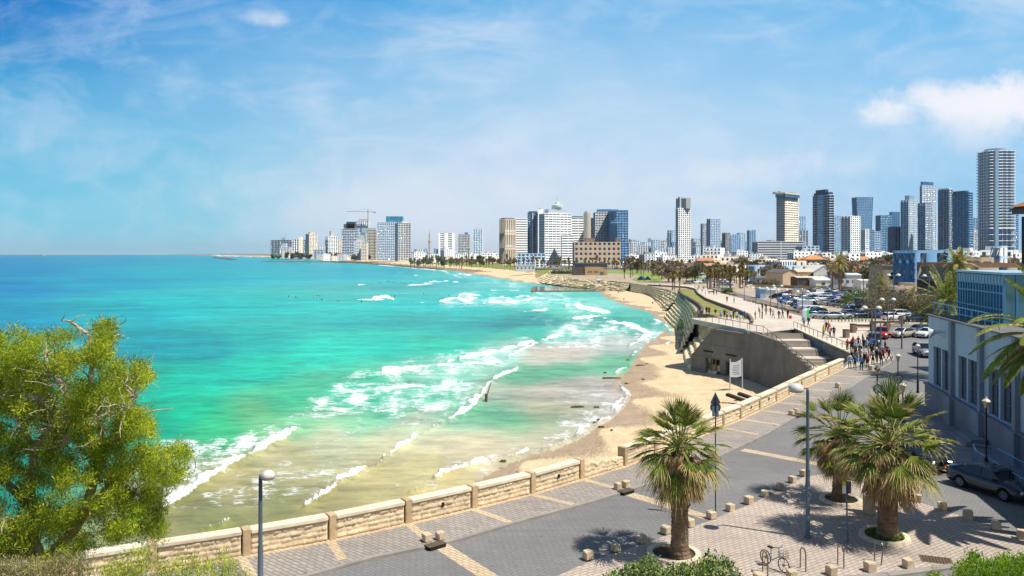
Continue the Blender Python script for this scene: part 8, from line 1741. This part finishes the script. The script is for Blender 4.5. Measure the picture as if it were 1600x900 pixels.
for a in [(1328, 577, 'standing', 'white', 'black', 80, 'pale blue'), (1336, 578, 'chatting', 'navy', 'denim', 100, 'blue'), (1346, 580, 'standing', 'black', 'navy', 85, 'blue'), (1355, 577, 'standing', 'black', 'black', 95, 'red'), (1344, 566, 'standing', 'grey', 'black', 200, None), (1351, 563, 'chatting', 'white', 'denim', 250, None), (1358, 566, 'standing', 'beige', 'black', 170, None), (1362, 560, 'walking', 'black', 'grey', 60, 'black'), (1370, 568, 'standing', 'black', 'brown', 20, None), (1375, 562, 'chatting', 'grey', 'black', 200, None), (1380, 565, 'walking', 'black', 'black', 120, 'pink'), (1386, 560, 'standing', 'navy', 'grey', 240, None), (1383, 552, 'standing', 'black', 'denim', 180, None), (1372, 553, 'standing', 'dark green', 'black', 150, None), (1366, 549, 'standing', 'blue', 'black', 100, 'black')]:
    person(*a[:6], bag=a[6], where=CW)
CW2 = 'in the crowd by the stair railing'
for a in [(1324, 549, 'standing', 'red', 'black', 90, 'pink'), (1330, 552, 'chatting', 'black', 'navy', 60, None), (1333, 545, 'standing', 'red', 'black', 190, None), (1337, 552, 'standing', 'pale blue', 'black', 270, None), (1341, 546, 'standing', 'black', 'grey', 90, None), (1345, 553, 'chatting', 'white', 'denim', 200, None), (1350, 549, 'standing', 'black', 'black', 120, 'navy'), (1355, 552, 'standing', 'pale blue', 'denim', 240, None), (1348, 541, 'standing', 'grey', 'black', 180, None), (1356, 543, 'walking', 'navy', 'black', 90, None), (1361, 546, 'standing', 'blue', 'navy', 60, 'blue'), (1336, 558, 'standing', 'brown', 'black', 200, None)]:
    person(*a[:6], bag=a[6], where=CW2)
for a in [(1331, 570, 'standing', 'black', 'denim', 100, None), (1339, 569, 'chatting', 'grey', 'navy', 60, None), (1350, 572, 'standing', 'black', 'grey', 130, 'black'), (1364, 573, 'standing', 'navy', 'black', 90, None), (1377, 572, 'standing', 'black', 'navy', 250, 'pale blue'), (1360, 554, 'standing', 'navy', 'denim', 70, None), (1389, 566, 'walking', 'black', 'black', 300, None), (1343, 559, 'standing', 'navy', 'navy', 200, 'black'), (1353, 557, 'standing', 'dark green', 'denim', 80, None)]:
    person(*a[:6], bag=a[6], where=CW)
CW3 = 'behind the stair railing'
for a in [(1287, 526, 'standing', 'yellow', 'grey', 200, None), (1291, 519, 'chatting', 'black', 'black', 270, None), (1295, 521, 'standing', 'red', 'black', 90, None), (1297, 528, 'standing', 'white', 'navy', 130, 'red'), (1303, 528, 'walking', 'navy', 'navy', 240, None), (1256, 511, 'standing', 'navy', 'black', 90, 'pale blue'), (1263, 511, 'walking', 'black', 'black', 200, 'black')]:
    person(*a[:6], bag=a[6], where=CW3)
CW4 = 'on the concrete deck by the rail'
for i, (px, py, po, s_, t_) in enumerate([(1104, 492.5, 'standing', 'navy', 'black'), (1108, 493.5, 'chatting', 'black', 'navy'), (1118, 496, 'standing', 'black', 'beige'), (1126, 498.5, 'standing', 'pale blue', 'navy'), (1132, 498, 'standing', 'black', 'black'), (1136, 499.5, 'chatting', 'beige', 'black'), (1142, 500, 'standing', 'white', 'denim'), (1146, 499, 'standing', 'navy', 'black'), (1151, 500.5, 'standing', 'white', 'black'), (1157, 503, 'sitting', 'white', 'grey'), (1164, 501, 'walking', 'blue', 'black'), (1091, 492, 'sitting', 'brown', 'beige')]):
    person(px, py, po, s_, t_, rpn.uniform(60, 300), where=CW4, z=1.15 if px > 1100 else 1.25)
CW5 = 'on the pale plaza left of the stairs'
for (px, py, po, s_, t_, bg) in [(1180, 500, 'standing', 'black', 'black', None), (1187, 497, 'chatting', 'grey', 'beige', None), (1191, 499, 'standing', 'brown', 'black', None), (1197, 493, 'standing', 'grey', 'grey', None), (1204, 494, 'walking', 'red', 'black', None), (1208, 498, 'striding', 'white', 'navy', None), (1217, 499, 'walking', 'navy', 'denim', 'grey'), (1223, 498, 'walking', 'black', 'navy', None), (1231, 498, 'standing', 'black', 'black', None), (1186, 488, 'standing', 'white', 'black', None), (1191, 486, 'chatting', 'black', 'black', None), (1197, 486, 'standing', 'black', 'grey', None)]:
    person(px, py, po, s_, t_, rpn.uniform(0, 360), bag=bg, where=CW5)
sc_ = at(1235, 499); rt = root('suitcase', 'small red suitcase standing beside a person on the plaza', 'suitcase', (sc_.x, sc_.y, sc_.z+.05)); mb = MB(); mb.cbox((0, 0, .38), (.45, .28, .6), .05); mb.build('shell', cm('red'), rt); mb = MB(); mb.tube([(-.12, 0, .68), (-.12, 0, .95), (.12, 0, .95), (.12, 0, .68)], .015, 5); mb.build('handle', M_black, rt)
CW6 = 'walking the far promenade'
for (px, py, s_, t_) in [(1147, 474, 'pale blue', 'denim'), (1136, 473, 'black', 'black'), (1102, 461.5, 'beige', 'brown'), (1097, 459, 'grey', 'white'), (1115, 461.5, 'black', 'navy'), (1119.5, 461.5, 'navy', 'black'), (1092, 452, 'brown', 'black'), (1090, 455, 'black', 'grey'), (1099.5, 453, 'blue', 'black'), (1106, 455, 'black', 'black'), (1031, 449, 'black', 'black'), (1022, 441, 'navy', 'black'), (1086, 450, 'white', 'grey')]:
    person(px, py, rpn.choice(['walking', 'striding', 'standing']), s_, t_, rpn.uniform(0, 360), where=CW6)
CW7 = 'on the sand of the small beach'
for (px, py, po, s_, t_) in [(966, 459, 'walking', 'black', 'black'), (969.5, 457.5, 'standing', 'grey', 'black'), (985, 455, 'standing', 'black', 'navy'), (975, 469.5, 'sitting', 'black', 'brown'), (1019.5, 475.5, 'sitting', 'black', 'black'), (980, 453, 'sitting', 'white', 'grey')]:
    p_ = person(px, py, po, s_, t_, rpn.uniform(0, 360), where=CW7, z=-5.6)
    dd_ = land_z(np.array([p_.location.x]), np.array([p_.location.y]))[0][0]; 
    q_ = at(px, py, float(dd_)); dd2 = land_z(np.array([q_.x]), np.array([q_.y]))[0][0]; q_ = at(px, py, float(dd2)); p_.location = (q_.x, q_.y, dd2)
# cyclists at right
for i, (px, s_) in enumerate([(1413, 'beige'), (1418, 'dark green')]):
    person(px, 507, 'standing', s_, 'black', 90, where='by the right end of the cars')
# ================================================================ ON THE WATER AND THE BEACH
sb = M('surfboard', (226, 226, 220), .5, .05); wet_ = cm('black'); SF = []
def surfer(px, py, up):
    p = at(px, py, SEA); rt = root('surfer', 'x', 'surfer', (p.x, p.y, SEA+.12), R(rpn.uniform(0, 360)), 'surfers waiting in the bay'); mb = MB(); mb.lathe((0, 0, 0), [(.02, -.05), (.3, -.03), (.3, .03), (.02, .05)], 12, 0, 3.6, 1); mb.build('surfboard', sb, rt)
    o = mesh_obj('person', PM['sitting' if up else 'standing'], rt, (-.2, 0, -.35 if up else .15), 0)
    if not up: o.rotation_euler = (0, R(78), 0); o.location = (-.7, 0, .05)
    for i in range(5): o.material_slots[i].link = 'OBJECT'; o.material_slots[i].material = [wet_, wet_, SKIN[0], HAIR[0], wet_][i]
    SF.append((px, rt))
for px, py in [(451, 464.5), (462, 465.5), (465, 468.5), (490, 464), (495, 464), (500, 464), (503, 469.5), (529, 471.5), (565, 473), (592, 465), (594, 464), (612, 464), (617, 464.5), (555, 444.5), (582, 446), (593, 443), (606, 441), (609, 441), (615, 443), (628, 443), (632, 443.5), (642, 442), (654, 442), (732, 468.5), (702, 463), (662, 460), (731, 460), (852, 484)]: surfer(px, py, rpn.random() < .6)
for i, (px, o) in enumerate(sorted(SF, key=lambda q: q[0])): o['label'] = f'{nth(i)} surfer in black wetsuit from the left in the bay'
p = at(69, 400.2, SEA); rt = root('sailboat', 'white sailing boat far out near the horizon at left', 'boat', p); s_ = p.y/F
mb = MB(); mb.add([(-2.4*s_, 0, .8*s_), (2.4*s_, 0, .8*s_), (1.6*s_, 0, 0), (-1.8*s_, 0, 0), (-2.2*s_, .9*s_, .8*s_), (2.2*s_, .9*s_, .8*s_), (1.5*s_, .6*s_, 0), (-1.7*s_, .6*s_, 0)], [(3, 2, 1, 0), (4, 5, 6, 7), (0, 1, 5, 4), (2, 3, 7, 6), (1, 2, 6, 5), (3, 0, 4, 7)]); mb.build('hull', PT['white'], rt)
mb = MB(); mb.add([(.2*s_, 0, .9*s_), (2*s_, 0, .9*s_), (.2*s_, 0, 6.4*s_), (.2*s_, .12*s_, .9*s_), (2*s_, .12*s_, .9*s_), (.2*s_, .12*s_, 6.4*s_)], [(0, 1, 2), (5, 4, 3), (0, 3, 4, 1), (1, 4, 5, 2), (2, 5, 3, 0)]); mb.build('sail', W_white, rt)
mb = MB(); mb.add([(-1.6*s_, 0, .9*s_), (0, 0, .9*s_), (0, 0, 5.2*s_), (-1.6*s_, .12*s_, .9*s_), (0, .12*s_, .9*s_), (0, .12*s_, 5.2*s_)], [(0, 1, 2), (5, 4, 3), (0, 3, 4, 1), (1, 4, 5, 2), (2, 5, 3, 0)]); mb.build('jib', W_white, rt)
a, b2 = at(759.5, 628, SEA), at(769, 594, SEA); rt = root('timber_groyne_post', 'old brown timber leaning out of the surf', 'post', a); mb = MB(); d = b2-a; mb.tube([Vector((0, 0, -.4)), Vector((0, 0, 1.0))+d*.04], .2, 7); mb.build('stump', M('wet_timber', (88, 60, 42), .8, .2, 2), rt); mb = MB(); mb.tube([d*.05+Vector((0, 0, .5)), d*.98+Vector((0, 0, .15))], .06, 6); mb.build('beam', _mc['wet_timber'], rt)
# breakwaters
M_brk = M('breakwater_rock', (112, 98, 82), .95, .3, .15, .5, 2)
def rocks(label, pts, hw, h, n=60, seed=1, z=SEA, name='breakwater', tap=True):
    P_ = resample([at(a, b2, z) for a, b2 in pts], n); r = random.Random(seed); rows = [[], [], [], [], []]
    for i, p in enumerate(P_):
        dv = P_[min(i+1, n-1)]-P_[max(i-1, 0)]; nn = Vector((-dv.y, dv.x, 0)).normalized(); e = min(1, i/3, (n-1-i)/3) if tap else 1
        for k, (o_, zz_) in enumerate(((-1, -1), (-.6, .5), (0, 1), (.6, .5), (1, -1))): w_ = hw*o_*(.7+.6*r.random()); rows[k].append((p.x+nn.x*w_, p.y+nn.y*w_, z+(h*zz_*(.6+.8*r.random()) if zz_ > 0 else -1)*(e if zz_ > 0 else 1)))
    mb = loft(name, rows, None, lambda i, j: 0); o = mb.build(name, M_brk); bm = bmesh.new(); bm.from_mesh(o.data)
    if sum(f.normal.z*f.calc_area() for f in bm.faces) < 0:
        for f in bm.faces: f.normal_flip()
    bm.to_mesh(o.data); bm.free(); setp(o, label, 'breakwater'); return o
rocks('long thin rock breakwater below the cream tower', [(405, 409.6), (440, 409.3), (480, 409.4), (520, 409.5), (548, 411)], 7, 2.2, 80, 3)
rocks('small detached rock breakwater off the far headland', [(334, 402.4), (352, 404.6), (368, 406.6)], 14, 4, 30, 4)
rocks('ragged rock shelf along the coastal strip at mid left', [(530, 408.9), (580, 412.5), (620, 415.3), (660, 419), (700, 421.5)], 12, 1.6, 120, 5)
# sea pool
pool = root('sea_pool', 'shallow concrete walled sea pool at the head of the bay', 'pool', (0, 0, 0)); zp = SEA+.7
for k, (pp_) in enumerate(([(832, 454.5), (880, 454), (945, 453.5)], [(832, 454.5), (834, 447.5)])):
    P_ = resample([at(a, b2, zp) for a, b2 in pp_], 14); mb = MB()
    for a, b2 in zip(P_[:-1], P_[1:]): c = (a+b2)/2; mb.box((c.x, c.y, SEA+.2), ((b2-a).length*.98, 1.6, 1.1+random.uniform(-.1, .1)), rz=math.atan2((b2-a).y, (b2-a).x))
    mb.build('rim_wall', M('pool_wall', (146, 118, 90), .9, .2, .6), pool)
mb = MB(); V = [at(a, b2, SEA+.45) for a, b2 in [(834, 454), (930, 453.3), (932, 449), (900, 447.6), (836, 447.6)]]; mb.add(V, [tuple(range(len(V)))]); wm = glass('pool_water', (120, 140, 140), .08, 0, .5); o = mb.build('pool_water', wm, pool)
# beach debris
M_weed = M('sea_weed', (70, 84, 40), .95, .3, 2); M_log = M('driftwood', (110, 84, 62), .9, .2, 3)
def gp(px, py):
    z_ = SEA+.8
    for _ in range(6): p = at(px, py, z_); z_ = float(land_z(np.array([p.x]), np.array([p.y]))[0][0])
    p = at(px, py, z_); p.z = z_; return p
for i, (px, py, L, mt, lab) in enumerate([(956, 592, 3.2, 0, 'long driftwood log on the wet sand'), (906, 636.5, 2.2, 1, 'dark weedy rock at the water edge under the seaweed'), (932, 637, .7, 1, 'small weedy rock right of the long weedy one'), (936, 657, .9, 0, 'brown rock on wet sand left of the front palm'), (929, 661, .6, 0, 'smaller brown rock on the wet sand'), (940, 668, 1.0, 1, 'flat weedy rock below the brown rocks'), (957, 673, .5, 1, 'single green stone on the dry sand'), (980, 563, 1.2, 0, 'dark rock at the head of the wet sand patch'), (1000, 571, 2.0, 0, 'pale brown debris pile on the sand'), (1010, 569, .8, 0, 'small debris lump beside the pile'), (945, 583, .8, 1, 'dark weed clump near the driftwood log'), (979, 600, .7, 1, 'green weed clump on the sand tongue'), (1005, 593, .8, 1, 'pale green tuft on the open beach'), (785, 722, .9, 1, 'olive weed clump floating off the parapet')]):
    p = gp(px, py)
    if p.z < SEA: p = at(px, py, SEA); p.z = SEA+.02
    mb = MB(); th = random.uniform(-.3, .3)
    if i == 0: mb.tube([(-L/2, 0, .12), (0, .1, .15), (L/2, .2, .12)], [.16, .13, .08], 6)
    else:
        for k_ in range(3): mb.lathe((random.uniform(-.3, .3)*L, random.uniform(-.12, .12)*L, 0), [(L*.30, -.1), (L*.33, .04), (L*.2, .16), (L*.05, .2)], 9, 0, 1, .6)
        mb.v = [(x*(1+.3*mnoise.noise(Vector((x*3, y*3, i)))), y*(1+.4*mnoise.noise(Vector((x*3, y*4, i+5)))), z*(.6+.6*random.random())) for x, y, z in mb.v]
    o = mb.build('driftwood' if i == 0 else 'beach_rock', [M_log, M_weed][mt], None, p, th); setp(o, lab, 'driftwood' if i == 0 else 'rock')
# planks and stones on the outer sand done; park details: dark lounging groups on the lawn
for i, (px, py) in enumerate([(985, 432.5), (990, 432.5), (932, 434.5), (1041, 437), (1046, 437.5)]): person(px, py, 'sitting', ['black', 'grey', 'navy', 'brown', 'black'][i], 'black', 0, where='on the park lawn', sc=1.0)
# ================================================================ AIR
hz = bpy.data.materials.new('haze_air'); hz.use_nodes = True; nt = hz.node_tree; nt.nodes.clear(); ov = nt.nodes.new('ShaderNodeOutputMaterial'); pv_ = nt.nodes.new('ShaderNodeVolumePrincipled'); pv_.inputs['Density'].default_value = HAZE; pv_.inputs['Color'].default_value = (.93, .96, 1, 1); pv_.inputs['Anisotropy'].default_value = .2; nt.links.new(pv_.outputs[0], ov.inputs['Volume'])
mb = MB(); mb.box((0, 9600, 112), (28000, 20000, 250)); o = mb.build('haze', hz); setp(o, kind='stuff')
